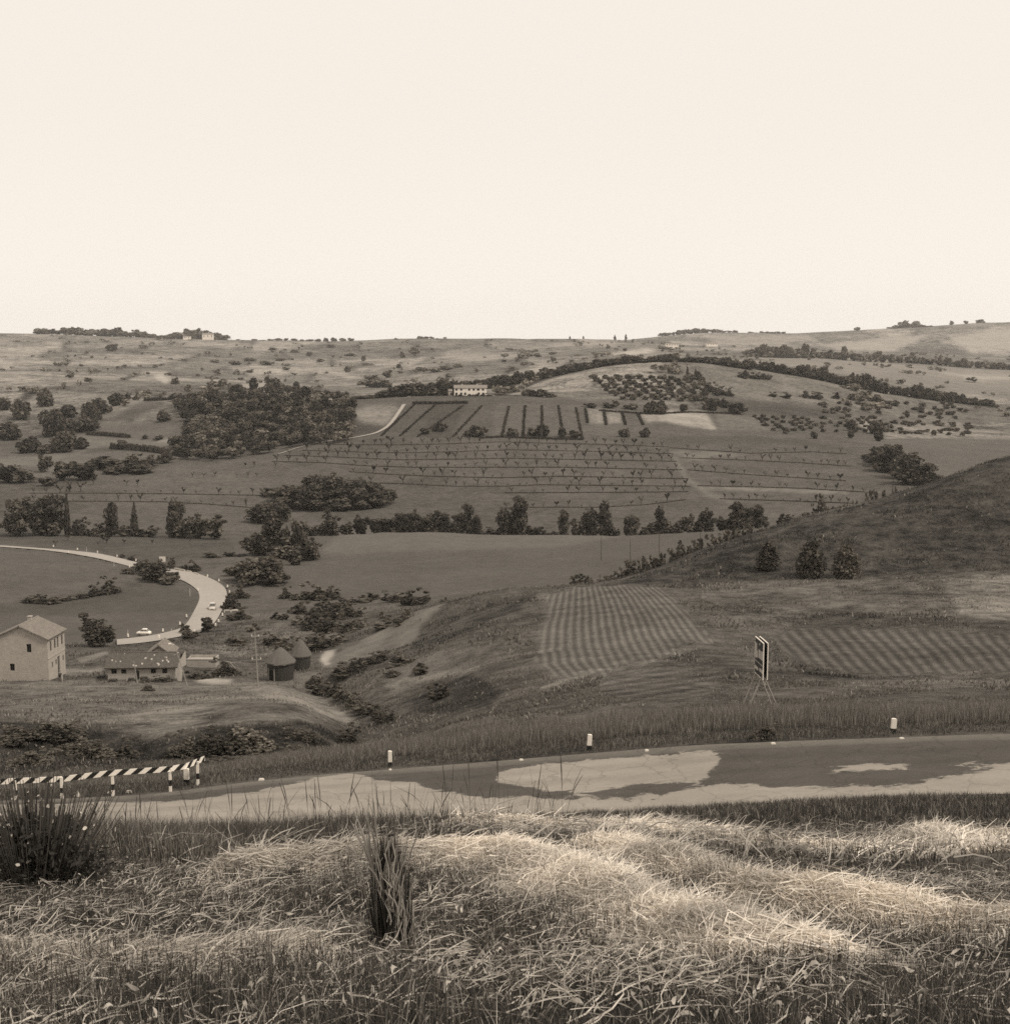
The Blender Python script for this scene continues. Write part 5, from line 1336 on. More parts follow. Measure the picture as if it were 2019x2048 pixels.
# brick farmhouse at the left edge
p0 = hit(98, 1361, 150); far_c = stand(131.5, 1338, p0.y + 7.2)
d0 = Vector((far_c.x - p0.x, far_c.y - p0.y, 0)); Lh = d0.length
front = [(Lh * 0.14, Lh * 0.14 + 0.72, 4.6, 6.2), (Lh * 0.38, Lh * 0.38 + 0.72, 4.6, 6.2), (Lh * 0.55, Lh * 0.55 + 0.66, 4.5, 6.3), (Lh * 0.80, Lh * 0.80 + 0.72, 4.6, 6.2),
         (Lh * 0.20, Lh * 0.20 + 0.55, 1.7, 2.7), (Lh * 0.42, Lh * 0.42 + 0.6, 1.8, 2.7), (Lh * 0.54, Lh * 0.54 + 1.0, 0.1, 3.0, 1), (Lh * 0.84, Lh * 0.84 + 0.6, 1.8, 2.7)]
fh = gable_house('farmhouse', p0, d0, Lh, 9.0, 6.9, 2.0, M['brick'], M['tiles'], front, [(5.5, 6.3, 4.6, 6.0), (2.6, 3.4, 1.5, 2.7)], chimney=[(4.5, 4.6)],
                 label='two-storey pale brick farmhouse with low tiled roof, at the left edge of the photo')
mb = MB()
ux_ = d0.normalized(); n_ = Vector((ux_.y, -ux_.x, 0))
mb.box(Vector((0, 0, 3.55)) + ux_ * Lh / 2 + n_ * 0.03, (Lh, 0.08, 0.16), M=Matrix.Rotation(math.atan2(ux_.y, ux_.x), 4, 'Z'))
mb.build('string_course', M['brick'], fh)
def pxw(px, p): return metres(px, p)
pp = hit(124, 1363, 150); mb = MB(); mb.tube([(0, 0, -0.1), (0.02, 0, 0.5), (0, 0, 0.95)], [0.16, 0.18, 0.14], 8)
tag(mb.build('stone_stump', M['stone'], None, pp), 'short pale stone post standing before the farmhouse door', 'stone post')
pp = hit(117, 1354, 150); mb = MB(); mb.tube([(-0.45, 0, 0.35), (0.45, 0, 0.35)], [0.32, 0.32], 12); mb.tube([(-0.5, 0, 0.35), (-0.46, 0, 0.35)], 0.34, 12)
tag(mb.build('barrel', M['wood_dark'], None, pp), 'dark barrel lying against the farmhouse wall under the door', 'barrel')

# long low barn with broken tiled roof
pb = hit(216, 1361, 170); pe = stand(351, 1362, pb.y + 0.6)
d0 = Vector((pe.x - pb.x, pe.y - pb.y, 0)); Lb = d0.length; s_ = Lb / 135.0
fr_ = [((223 - 216) * s_, (234 - 216) * s_, 1.1, 1.85), ((243 - 216) * s_, (253 - 216) * s_, 1.1, 1.8), ((302 - 216) * s_, (312.5 - 216) * s_, 1.05, 1.85), ((325 - 216) * s_, (335 - 216) * s_, 1.05, 1.85),
       ((271 - 216) * s_, (279 - 216) * s_, 0.05, 1.6, 1)]
barn = gable_house('barn', pb, d0, Lb, 6.0, 2.2, 1.55, M['plaster_grey'], M['tiles_dark'], fr_, over=0.45, th=0.3,
                   label='long low barn with a dark weathered tile roof dotted with pale stones', cat='barn')
ux_ = d0.normalized(); nb_ = Vector((-ux_.y, ux_.x, 0)); gs = random.Random(3)
st = MB()
for (x, y) in [(229, 1309), (243, 1307), (222, 1321), (230, 1323), (239, 1323), (288, 1318), (301, 1320), (284, 1328), (330, 1317), (332, 1322), (324, 1323), (336, 1325), (345, 1312), (351, 1308), (304, 1312), (268, 1331), (273, 1332), (315, 1328), (318, 1330), (326, 1316)]:
    s = (x - 216) * s_; t = min(max((1335 - y) / 28.0, 0.02), 0.97)
    c = ux_ * s + nb_ * (3.4 * t - 0.4) + Vector((0, 0, 2.1 + 1.62 * t + 0.10)); k = gs.uniform(0.14, 0.30)
    st.box(c, (k * 1.3, k * 1.3, k), M=Matrix.Rotation(gs.uniform(0, 3), 4, 'Z'), taper=0.7)
ro_ = [c for c in barn.children if c.name.startswith('roof')][0]
so = st.build('roof_stones', M['chalk_stone'], ro_); so['kind'] = 'stuff'
# gabled store just behind the barn, standing gable wall, low walls
pg = stand(345, 1345, pb.y + 6.9); hg_ = height_to(pg, 1309.5); rg_ = height_to(pg, 1291) - hg_
gable_house('store_shed', pg, (-0.06, 1.0), 5.0, metres(51, pg), hg_, rg_, M['brick_old'], M['tiles'], [(1.8, 2.7, 1.2, 2.0)], over=0.25,
            label='small brick shed with a shallow gable rising behind the barn roof', cat='shed')
pr = hit(360, 1362, 170); mb = MB(); w_ = pxw(1, pr)
mb.prism([(-8 * w_, -0.3), (2 * w_, -0.3), (4 * w_, 1.2), (4.5 * w_, 2.3), (12 * w_, 2.6), (12 * w_, 5.0), (6 * w_, 4.2), (-1 * w_, 2.9), (0, 1.2), (-6 * w_, 0.5)], 0, 0.3)
tag(mb.build('ruined_wall', M['plaster'], None, pr), 'broken pale gable wall standing at the right end of the barn', 'wall')
pl = hit(402, 1336, 180); mb = MB(); w_ = pxw(58, pl)
mb.box((0, 0.2, 0.75), (w_, 0.25, 1.5)); mb.box((0, 0.2, 1.56), (w_ + 0.1, 0.35, 0.12)); mb.box((-w_ / 2 + 0.12, 1.6, 0.75), (0.24, 2.5, 1.5)); mb.box((w_ / 2 - 0.12, 1.6, 0.85), (0.24, 2.5, 1.7)); mb.box((0, 3.0, 0.85), (w_, 0.25, 1.7)); mb.box((0, 1.6, 1.25), (w_ - 0.5, 2.5, 0.1))
tag(mb.build('water_trough', M['plaster_grey'], None, pl), 'long low walled trough with pale rim right of the barn', 'trough')
pbh = hit(452, 1350, 180); mb = MB()
mb.tube([(-2.2, 0, 0), (-1.4, 0.1, 1.6), (-0.3, 0.1, 2.4), (0.7, 0, 2.2), (1.6, -0.1, 1.2), (2.3, -0.1, 0.0)], [0.11, 0.10, 0.09, 0.09, 0.08, 0.07], 7); mb.tube([(0.7, 0, 2.2), (1.4, 0.2, 2.0), (2.0, 0.2, 1.5)], [0.06, 0.05, 0.03], 6)
tag(mb.build('bent_branch', M['timber_pole'], None, pbh), 'bare arched branch over the dark heap left of the huts', 'branch')
plant('brush_heap', 'shrub', 452, 1352, 27, 40, 'heap', ymin=185, lod=2)
tag(PLANTS[-1][0], 'dark heap of brushwood under the arched bare branch', 'brush heap')
plant('brush_heap', 'shrub', 398, 1358, 16, 40, 'heap', ymin=185, lod=1); tag(PLANTS[-1][0], 'low dark brushwood pile in front of the walled trough', 'brush heap')
for i, (x, y, h, w, wh) in enumerate([(292, 1364, 7, 18, 'left'), (322, 1363, 10, 32, 'right'), (294, 1381, 9, 20, 'front')]):
    plant('weed_clump', 'shrub', x, y, h, w, 'weeds', ymin=170, lod=1)
    tag(PLANTS[-1][0], ['small dark weed clump before the middle of the barn wall', 'broad dark weed clump under the right-hand barn openings', 'dark rounded clump alone in the grass below the barn'][i], 'weeds', 'weed clumps before the barn')
for i, (x0, x1, y) in enumerate([(200, 213, 1355), (223, 238, 1362), (261, 271, 1360), (285, 298, 1358), (336, 344, 1358)]):
    p_ = hit((x0 + x1) / 2, y, 170); p_.y -= 1.2; p_.z = float(ground(p_.x, p_.y)); w_ = pxw(x1 - x0, p_)
    mb = MB(); mb.box((0, 0, 0.42), (w_, 0.8, 0.06)); [mb.box((sx * (w_ / 2 - 0.05), sy * 0.36, 0.2), (0.09, 0.09, 0.44)) for sx in (-1, 1) for sy in (-1, 1)]; mb.box((0, -0.37, 0.27), (w_ - 0.2, 0.04, 0.24)); mb.box((0, 0.37, 0.27), (w_ - 0.2, 0.04, 0.24))
    tag(mb.build('hutch', M['wood_dark'], None, p_), f'dark wooden hutch on legs, {ordinal(i)}{" from the left" if i else ""} along the barn front', 'hutch', 'hutches along the barn front')

# round thatched huts
def hut(name, px, base, dia_px, eave_y, apex_y, label, door=True, ymin=180):
    p = hit(px, base, ymin); rad = metres(dia_px, p) / 2; p = p + Vector((0, rad, 0)); p.z = float(ground(p.x, p.y))
    p.z = min(p.z, hit(px, base, ymin).z + 0.2)
    he, ha = height_to(p, eave_y) + rad * 0.12, height_to(p, apex_y)
    root = empty(name, p); n = 28; V, Fc = [], []
    for z, r_ in ((-0.4, rad * 0.94), (he * 0.5, rad * 0.99), (he + 0.15, rad * 1.02)):
        V += [(r_ * math.cos(2 * math.pi * k / n), r_ * math.sin(2 * math.pi * k / n), z) for k in range(n)]
    for j in range(2): Fc += [(j * n + k, j * n + (k + 1) % n, (j + 1) * n + (k + 1) % n, (j + 1) * n + k) for k in range(n)]
    mb = MB(); mb.add(V, Fc); mb.build('wall', M['reed'], root, smooth=True)
    g = random.Random(px); mb = MB(); V, Fc = [], []
    prof = [(rad * 1.12, he - 0.22), (rad * 1.14, he - 0.02), (rad * 0.8, he + (ha - he) * 0.36), (rad * 0.42, he + (ha - he) * 0.72), (rad * 0.10, he + (ha - he) * 0.95), (0.03, ha)]
    for r_, z in prof: V += [(r_ * (1 + g.uniform(-0.035, 0.035)) * math.cos(2 * math.pi * k / n), r_ * (1 + g.uniform(-0.035, 0.035)) * math.sin(2 * math.pi * k / n), z + g.uniform(-0.05, 0.05)) for k in range(n)]
    for j in range(len(prof) - 1): Fc += [(j * n + k, j * n + (k + 1) % n, (j + 1) * n + (k + 1) % n, (j + 1) * n + k) for k in range(n)]
    Fc.append(tuple(range(n))[::-1]); mb.add(V, Fc)
    # loose straw ends hanging off the eaves
    for k in range(150):
        a = g.uniform(0, 6.283); r0 = rad * 1.10; z = he - 0.1
        q0 = Vector((r0 * math.cos(a), r0 * math.sin(a), z)); t_ = Vector((-math.sin(a), math.cos(a), 0)) * 0.035
        mb.add([q0 - t_, q0 + t_, q0 + Vector((math.cos(a) * 0.1, math.sin(a) * 0.1, -g.uniform(0.1, 0.3)))], [(0, 1, 2)])
    mb.build('roof', M['thatch'], root)
    if door:
        a = math.radians(-90 - 32); ux = Vector((-math.sin(a), math.cos(a), 0)); nn_ = Vector((math.cos(a), math.sin(a), 0)); c = nn_ * rad * 1.0; mb = MB()
        rot = Matrix.Rotation(math.atan2(ux.y, ux.x), 4, 'Z')
        mb.box(c + Vector((0, 0, he * 0.36)) - nn_ * 0.08, (1.05, 0.12, he * 0.72), M=rot)
        d = mb.build('door', M['opening'], root); mb = MB()
        for s in (-1, 1): mb.box(c + ux * s * 0.58 + nn_ * 0.04 + Vector((0, 0, he * 0.36)), (0.1, 0.12, he * 0.76), M=rot)
        mb.box(c + nn_ * 0.04 + Vector((0, 0, he * 0.04)), (1.05, 0.1, 0.08), M=rot); mb.build('frame', M['timber_pole'], d)
    return tag(root, label, 'hut', 'round thatched huts by the gully')
hut('round_hut', 557, 1363, 54, 1325, 1294, 'nearer round thatched hut with a framed dark doorway')
hut('round_hut', 598, 1342, 40, 1311, 1277, 'further round thatched hut half hidden by the nearer one', door=False, ymin=200)

# villa and far houses
pv = stand(908, 793, 975); Lv = metres(65, pv); hv = metres(15.5, pv)
wn_ = []
for x, w in ((912.5, 1.5), (922, 1.5), (938, 1.5), (947, 1.5), (956, 1.9), (965.5, 1.6)):
    wn_.append(((x - 908) / 65 * Lv - w / 2, (x - 908) / 65 * Lv + w / 2, hv * 0.66, hv * 0.92))
for x, w in ((912.5, 1.7), (922, 1.6), (930, 1.6), (957, 1.7), (966, 1.6)):
    wn_.append(((x - 908) / 65 * Lv - w / 2, (x - 908) / 65 * Lv + w / 2, hv * 0.1, hv * 0.42))
gable_house('villa', pv, (1, 0.03), Lv, 9.0, hv, 2.0, M['plaster_white'], M['tiles'], wn_, over=0.4, tiles=False, chimney=[(Lv * 0.25, 4.5), (Lv * 0.7, 4.5)],
            label='long pale two-storey villa with two rows of windows above the vineyard', cat='villa')
pq = stand(897, 797, 985); mb = MB(); h_ = metres(9, pq)
gable_house('outhouse', pq, (1, 0.1), metres(7, pq), 5, h_, 1.2, M['plaster'], M['tiles'], [(1.4, 2.6, 0.2, 2.2, 1)], over=0.3, tiles=False, label='small pale outhouse beside the left end of the villa', cat='outhouse')
def far_house(px, base, w, h, Y, label, tm='tiles', n=4):
    p = stand(px - w / 2, base, Y); L = metres(w, p); hh = metres(h, p); hh = max(hh, 2.0)
    z = e_of(base) * Y; p.z = max(p.z, z - 0.5)
    holes = [((i + 0.5) / n * L - 0.9, (i + 0.5) / n * L + 0.9, hh * 0.52, hh * 0.80) for i in range(n)]
    return gable_house('farmhouse', p, (1, 0.12), L, 9, hh, hh * 0.22, M['plaster_white'], M[tm], holes, over=0.5, tiles=False, label=label, group='pale farmhouses on the far ridges')
far_house(416, 699, 22, 11, 3250, 'pale distant farmhouse among trees on the left skyline', n=3)
far_house(374, 692, 15, 6, 3250, 'tiny pale house left of the left skyline farmhouse', n=2)
far_house(1344, 694, 26, 7, 2680, 'long white distant house above the wooded crest', n=5)
far_house(1424, 692, 22, 6, 2750, 'low white distant house, rightmost on the far ridge', n=4)
pt = stand(242, 668, 3380); pt.z = float(ground(pt.x, pt.y)); mb = MB(); ht = metres(14, pt)
mb.box((0, 0, ht * 0.42), (4.2, 4.2, ht * 0.84)); mb.box((0, 0, ht * 0.86), (5.0, 5.0, ht * 0.05)); mb.box((0, 0, ht * 0.94), (3.6, 3.6, ht * 0.12), taper=0.5)
tag(mb.build('tower', M['plaster_grey'], None, pt), 'thin grey tower on the left skyline', 'tower')

# ------------------------------------------------------------------ poles
def pole(name, px, y0, y1, Y=None, ymin=1.2, lean=0.0, rad=0.09, mat='timber_pole', label='', cross=None, cat='pole', lamp=False):
    p = stand(px, y1, Y) if Y else hit(px, y1, ymin); H = height_to(p, y0); root = empty(name, p)
    mb = MB(); L = lean * metres(1, p)
    mb.tube([(0, 0, -0.3), (L * 0.5, 0, H * 0.5), (L, 0, H)], [rad * 1.2, rad, rad * 0.75], 8); mb.build('shaft', M[mat], root)
    for zf, w in (cross or []):
        c = MB(); c.box((L * zf, 0, H * zf), (w, 0.12, 0.12)); co = c.build('crossarm', M[mat], root); ib = MB()
        for s in (-1, 1): ib.tube([(L * zf + s * w * 0.42, 0, H * zf + 0.06), (L * zf + s * w * 0.42, 0, H * zf + 0.3)], [0.09, 0.06], 8)
        ib.build('insulator', M['old_white'], co)
    if lamp:
        c = MB(); c.tube([(L, 0, H - 0.05), (L - 0.5, -0.1, H + 0.12)], 0.05, 6); c.tube([(L - 0.45, -0.1, H + 0.16), (L - 0.8, -0.14, H + 0.06)], [0.12, 0.2], 8); c.build('lamp_head', M['old_white'], root)
    return tag(root, label, cat)
pole('utility_pole', 516, 1262, 1374, ymin=150, lean=-4, label='tall wooden pole with pale insulators left of the huts', cross=[(0.49, 1.5), (0.90, 1.2)], rad=0.10)
pole('leaning_pole', 275, 1322, 1366, ymin=150, lean=-6, label='short pole leaning in front of the barn wall', rad=0.07)
pole('leaning_pole', 376, 1289, 1373, ymin=150, lean=-25, label='tall slanting pole with a lamp head at the barn end', rad=0.07, lamp=True)
pole('wire_pole', 1202, 1074, 1092, Y=420, label='thin dark pole in the valley field, leftmost of the line', mat='dark_pole', rad=0.10)
pole('wire_pole', 1260, 1078, 1098, Y=415, label='thin dark pole in the valley field, second from the left', mat='dark_pole', rad=0.10)
pole('wire_pole', 1318, 1066, 1092, Y=420, label='thin dark pole in the valley field, third from the left', mat='dark_pole', rad=0.10)
pole('wire_pole', 1400, 1064, 1088, Y=420, label='thin dark pole in the valley field, nearest the hill crest', mat='dark_pole', rad=0.10)
pole('wire_pole', 1784, 956, 996, Y=420, label='single dark pole standing behind the right-hand crest below the copse', mat='dark_pole', rad=0.13)
for i, (x, y0, y1, t) in enumerate([(380, 1177, 1192, 'thin pale stake inside the far road bend'), (256, 1259, 1274, 'thin pale stake left of the parked white car'), (343, 1257, 1264, 'thin pale stake right of the white car'), (173, 1094, 1103, 'thin pale stake beyond the left end of the far road'), (228, 1123, 1133, 'thin pale stake on the near side of the far road')]):
    pole('snow_stake', x, y0, y1, ymin=262, label=t, rad=0.055, mat='old_white', cat='stake')

# ------------------------------------------------------------------ far road furniture
mb = MB(); mb.box((0, 0, 0.33), (0.26, 0.18, 0.66), taper=0.85); mb.box((0, 0, 0.72), (0.22, 0.15, 0.12), taper=0.5); w_me = mb.mesh('post_white', M['white_paint'], bevel=0.015)
mb = MB(); mb.box((0, 0, 0.10), (0.28, 0.20, 0.22)); b_me = mb.mesh('post_band', M['black_paint'])
FARPOSTS = [(272, 1122), (415, 1154), (438, 1163), (455, 1175), (459, 1186), (445, 1232), (437, 1245), (431, 1253), (373, 1235), (360, 1250), (326, 1264), (389, 1266), (363, 1270), (318, 1277), (256, 1275), (358, 1160), (259, 1135), (107, 1094), (155, 1100), (195, 1106), (234, 1114), (137, 1106), (396, 1182)]
FARPOSTS = sorted(FARPOSTS)
for i, (x, y) in enumerate(FARPOSTS):
    p_ = hit(x, y + 1.5, 255); r_ = empty('road_marker', p_, random.uniform(-0.4, 0.4)); r_.scale = (1.5, 1.5, 1.35)
    link('post', w_me, r_); link('band', b_me, r_)
    tag(r_, f'white roadside marker post, {ordinal(i)}{" from the left" if i else ""} along the far bending road', 'marker post', 'white marker posts along the far road')
def far_rail(pts, label):
    root = empty('white_rail', hit(*pts[0], 262)); o_ = Vector(root.location); mb = MB(); P_ = [hit(x, y + 5, 262) - o_ for x, y in pts]
    P_ = [p_ + Vector((0, 0, 0)) for p_ in P_]
    for a, b in zip(P_[:-1], P_[1:]):
        d_ = (b - a); mb.box((a + b) / 2 + Vector((0, 0, 0.62)), (d_.length, 0.12, 0.32), M=Matrix.Rotation(math.atan2(d_.y, d_.x), 4, 'Z') @ Matrix.Rotation(-math.atan2(d_.z, math.hypot(d_.x, d_.y)), 4, 'Y'))
    mb.build('rail', M['old_white'], root)
    for a in P_:
        m2 = MB(); m2.box(a + Vector((0, 0, 0.25)), (0.22, 0.22, 0.6)); m2.build('post', M['old_white'], root)
    return tag(root, label, 'guard rail', 'white rails at the far road')
far_rail([(349, 1135), (360, 1137), (370, 1139)], 'white guard rail on the outside of the far bend, left piece')
far_rail([(374, 1140), (383, 1142)], 'short white guard rail on the far bend, middle piece')
far_rail([(388, 1144), (397, 1147)], 'short white guard rail on the far bend, right piece')
far_rail([(449, 1220), (462, 1220), (475, 1219)], 'white rail standing in the scrub right of the moving car')
ps = hit(325, 1129, 300); root = empty('notice_board', ps); hb = metres(16, ps)
mb = MB(); mb.box((0, 0, hb * 0.66), (metres(12.5, ps), 0.12, metres(10.5, ps))); mb.build('board', M['old_white'], root, bevel=0.01)
for s in (-1, 1):
    mb = MB(); mb.box((s * metres(4, ps), 0.1, hb * 0.3), (0.1, 0.1, hb * 0.66)); mb.build('leg', M['steel'], root)
tag(root, 'square white notice board on two legs beyond the far road bend', 'sign board')

# ------------------------------------------------------------------ cars
def car_paint(name, v):
    q = NT(name); q.colour(q.math('ADD', v - 0.02, q.math('MULTIPLY', q.noise(q.obj(), 3, 2), 0.04)))
    q.b.inputs['Roughness'].default_value = 0.25; q.b.inputs['Specular IOR Level'].default_value = 0.5; q.b.inputs['Coat Weight'].default_value = 0.4
    return q.mat
M['paint_white'] = car_paint('paint_white', 0.78)
M['paint_grey'] = car_paint('paint_grey', 0.48)
M['glass'] = simple('glass', 0.08, 0.12, 0.05, 3, 0.6)
M['rubber'] = simple('rubber', 0.02, 0.8, 0.2, 12)
M['chrome'] = simple('chrome', 0.6, 0.2, 0.05, 3, 0.5, 1.0)
M['lamp_glass'] = simple('lamp_glass', 0.5, 0.2, 0.05, 3, 0.6)
def car(name, loc, heading, body, label, scale=1.0, rounded=False):
    """saloon of the period, 4.0 m long, nose along +x"""
    root = empty(name, loc, heading); root.scale = (scale, scale, scale * (1.38 if rounded else 1.22))
    sec = [(-2.0, 0.44, 0.70, 0.62), (-1.9, 0.34, 0.82, 0.72), (-1.35, 0.30, 0.90, 0.77), (-0.5, 0.28, 0.92, 0.78), (0.6, 0.28, 0.92, 0.78), (1.25, 0.30, 0.86, 0.76), (1.85, 0.34, 0.74, 0.70), (1.98, 0.44, 0.64, 0.60)]
    V, Fc = [], []
    for x, z0, z1, w in sec:
        zm = (z0 + z1) / 2
        V += [(x, -w * 0.9, z0), (x, -w, zm), (x, -w * 0.90, z1), (x, 0, z1 + 0.03), (x, w * 0.90, z1), (x, w, zm), (x, w * 0.9, z0)]
    n = 7
    for i in range(len(sec) - 1):
        for k in range(n): Fc.append((i * n + k, i * n + (k + 1) % n, (i + 1) * n + (k + 1) % n, (i + 1) * n + k))
    Fc.append(tuple(range(n))); Fc.append(tuple((len(sec) - 1) * n + k for k in range(n))[::-1])
    mb = MB(); mb.add(V, Fc); mb.build('body', body, root, smooth=True)
    # cabin: glass house with pillars and a roof
    zb, zt = 0.90, 1.36; lo = (-1.35, 0.95); hi = (-0.85, 0.42); wb, wt = 0.70, 0.56
    mb = MB(); mb.add([(lo[0], -wb, zb - 0.02), (lo[1], -wb, zb - 0.02), (lo[1], wb, zb - 0.02), (lo[0], wb, zb - 0.02), (hi[0], -wt, zt), (hi[1], -wt, zt), (hi[1], wt, zt), (hi[0], wt, zt)], [(3, 2, 1, 0), (4, 5, 6, 7), (0, 1, 5, 4), (1, 2, 6, 5), (2, 3, 7, 6), (3, 0, 4, 7)])
    mb.build('windows', M['glass'], root)
    mb = MB()
    if rounded: mb.add([(hi[0] - 0.12, -wt - 0.04, zt - 0.02), (hi[1] + 0.1, -wt - 0.04, zt - 0.02), (hi[1] + 0.1, wt + 0.04, zt - 0.02), (hi[0] - 0.12, wt + 0.04, zt - 0.02), (hi[0] + 0.1, -wt + 0.12, zt + 0.08), (hi[1] - 0.15, -wt + 0.12, zt + 0.08), (hi[1] - 0.15, wt - 0.12, zt + 0.08), (hi[0] + 0.1, wt - 0.12, zt + 0.08)], [(3, 2, 1, 0), (4, 5, 6, 7), (0, 1, 5, 4), (1, 2, 6, 5), (2, 3, 7, 6), (3, 0, 4, 7)])
    else: mb.box(((hi[0] + hi[1]) / 2, 0, zt + 0.012), (hi[1] - hi[0] + 0.16, 2 * wt + 0.08, 0.08), taper=0.92)
    for s in (-1, 1):
        for (xa, xb) in ((lo[0], hi[0]), (lo[1], hi[1]), (-0.25, -0.22)):
            mb.tube([(xa, s * wb * 1.005, zb), (xb, s * wt * 1.01, zt)], 0.035, 6)
    mb.build('roof', body, root, bevel=0.02)
    for sx in (-1.22, 1.22):
        for sy in (-1, 1):
            mb = MB(); mb.tube([(sx, sy * 0.56, 0.30), (sx, sy * 0.74, 0.30)], 0.30, 18); w = mb.build('wheel', M['rubber'], root)
            mb = MB(); mb.tube([(sx, sy * 0.735, 0.30), (sx, sy * 0.765, 0.30)], [0.17, 0.13], 14); mb.build('hubcap', M['chrome'], w)
    for s in (-1, 1):
        mb = MB(); mb.tube([(1.93, s * 0.5, 0.62), (2.0, s * 0.5, 0.62)], 0.10, 12); mb.build('headlight', M['lamp_glass'], root)
    for x, nm in ((2.03, 'bumper'), (-2.05, 'bumper')):
        mb = MB(); mb.box((x, 0, 0.42), (0.07, 1.42, 0.11)); mb.build(nm, M['chrome'], root, bevel=0.02)
    mb = MB(); mb.box((2.0, 0, 0.53), (0.04, 0.62, 0.12)); mb.build('grille', M['black_paint'], root)
    return tag(root, label, 'car', 'cars on the far road')
pc = hit(288, 1272, 262); pc.z += 0.13
car('parked_car', pc, math.radians(178), M['paint_white'], 'white rounded car at the near left end of the far road', metres(28.5, pc) / 4.05, True)
pc2 = hit(425, 1222, 262); pc2.z += 0.13
car('moving_car', pc2, math.radians(-80), M['paint_grey'], 'pale saloon car driving on the far road towards the viewer', metres(14, pc2) / 1.56)

# ------------------------------------------------------------------ near road: striped rail, marker posts, stones, double sign board
rail_px = [(-60, 1606), (30, 1601), (123, 1597), (225, 1593), (340, 1585), (374, 1578), (411, 1566)]
rp = [hit(x, y, 50) for x, y in rail_px]
root = empty('guard_rail', rp[0]); o_ = Vector(root.location)
tops = [1561, 1557, 1553.5, 1541, 1533.5, 1527, 1512]
ztop = [e_of(t) * p_.y for t, p_ in zip(tops, rp)]
cum_ = [0.0]
for a, b in zip(rp[:-1], rp[1:]): cum_.append(cum_[-1] + math.hypot(b.x - a.x, b.y - a.y))
def rail_at(s):
    x = np.interp(s, cum_, [p_.x for p_ in rp]); y = np.interp(s, cum_, [p_.y for p_ in rp]); z = np.interp(s, cum_, ztop)
    return Vector((x, y, z)) - o_
mb = MB(); per = 0.715; hb_ = 0.275; sk = 0.34; s = -0.36; i = 0; Ltot = cum_[-1]
while s < Ltot:
    e_ = s + per / 2
    for sub in range(3):
        sa, sb = s + (e_ - s) * sub / 3, s + (e_ - s) * (sub + 1) / 3
        T = [min(max(v_, 0), Ltot) for v_ in (sa + sk, sb + sk, sb, sa)]
        if T[0] == T[1] and T[2] == T[3]: continue
        a, b, c, d = rail_at(T[0]), rail_at(T[1]), rail_at(T[2]) - Vector((0, 0, hb_)), rail_at(T[3]) - Vector((0, 0, hb_))
        k = Vector((0, 0.045, 0))
        mb.add([a, b, c, d, a + k, b + k, c + k, d + k], [(0, 1, 2, 3), (7, 6, 5, 4), (0, 4, 5, 1), (2, 6, 7, 3)], 0 if i % 2 else 1)
    s = e_; i += 1
rail = mb.build('beam', [M['white_paint'], M['black_paint']], root)
for x, y, top in ((30, 1602, 1566), (123, 1598, 1560), (225, 1593.5, 1550), (340, 1585.5, 1541), (395, 1571.5, 1528)):
    p_ = hit(x, y, 50); p_.y += 0.06; mb = MB(); H = e_of(top) * p_.y - p_.z + 0.12; nseg = 4
    for j in range(nseg):
        z0, z1 = H * j / nseg - (0.3 if j == 0 else 0), H * (j + 1) / nseg
        mb.box(p_ - o_ + Vector((0, 0.05, (z0 + z1) / 2)), (0.13, 0.09, z1 - z0), 0 if j % 2 == 0 or (j == 3) else 1)
    mb.build('post', [M['white_paint'], M['black_paint']], root)
tag(root, 'black and white striped guard rail at the left edge of the near road', 'guard rail')

def marker(px, base, top, band, label, w=0.23, lean=0.0):
    p_ = hit(px, base, 50); H = height_to(p_, top); zb_ = height_to(p_, band); r_ = empty('marker_post', p_)
    r_.rotation_euler = (0, -lean, random.uniform(-0.1, 0.1))
    mb = MB(); mb.prism([(-w / 2, zb_), (w / 2, zb_), (w / 2 * 0.96, H * 0.95), (w * 0.30, H), (-w * 0.42, H), (-w / 2 * 0.96, H * 0.985)], -0.075, 0.075); mb.build('white_top', M['white_paint'], r_, bevel=0.012)
    mb = MB(); mb.prism([(-w / 2 - 0.003, -0.35), (w / 2 + 0.003, -0.35), (w / 2 + 0.003, zb_), (-w / 2 - 0.003, zb_)], -0.078, 0.078); mb.build('black_foot', M['black_paint'], r_)
    return tag(r_, label, 'marker post', 'white and black marker posts on the near road verge')
marker(373.5, 1570, 1537, 1559, 'white marker post with black foot, behind the end of the guard rail', w=0.27)
marker(780, 1533, 1502, 1524, 'white marker post with black foot, upright between guard rail and sign board', w=0.21)
marker(1177, 1501, 1469, 1491, 'white marker post with black foot, leaning left of the double sign board', w=0.25, lean=-0.07)
marker(1785, 1467, 1437, 1457, 'white marker post with black foot, right of the double sign board', w=0.28, lean=-0.05)
for i, (x, y, w) in enumerate([(154, 1594, 0.3), (257, 1586, 0.3), (522, 1562, 0.34), (780, 1543, 0.18), (1042, 1523, 0.26), (1293, 1504, 0.26), (1546, 1490, 0.30), (1803, 1480, 0.30)]):
    p_ = hit(x, y, 50); mb = MB(); mb.box((0, 0, 0.03), (w, 0.26, 0.16), taper=0.72)
    if i == 0: mb.box((0, 0, 0.22), (0.2, 0.18, 0.3), taper=0.3)
    tag(mb.build('edge_stone', M['chalk_stone'], None, p_ + Vector((0, 0.05, 0)), bevel=0.02), f'small white edge stone, {ordinal(i)}{" from the left" if i else ""} along the near road', 'edge stone', 'white edge stones along the near road')

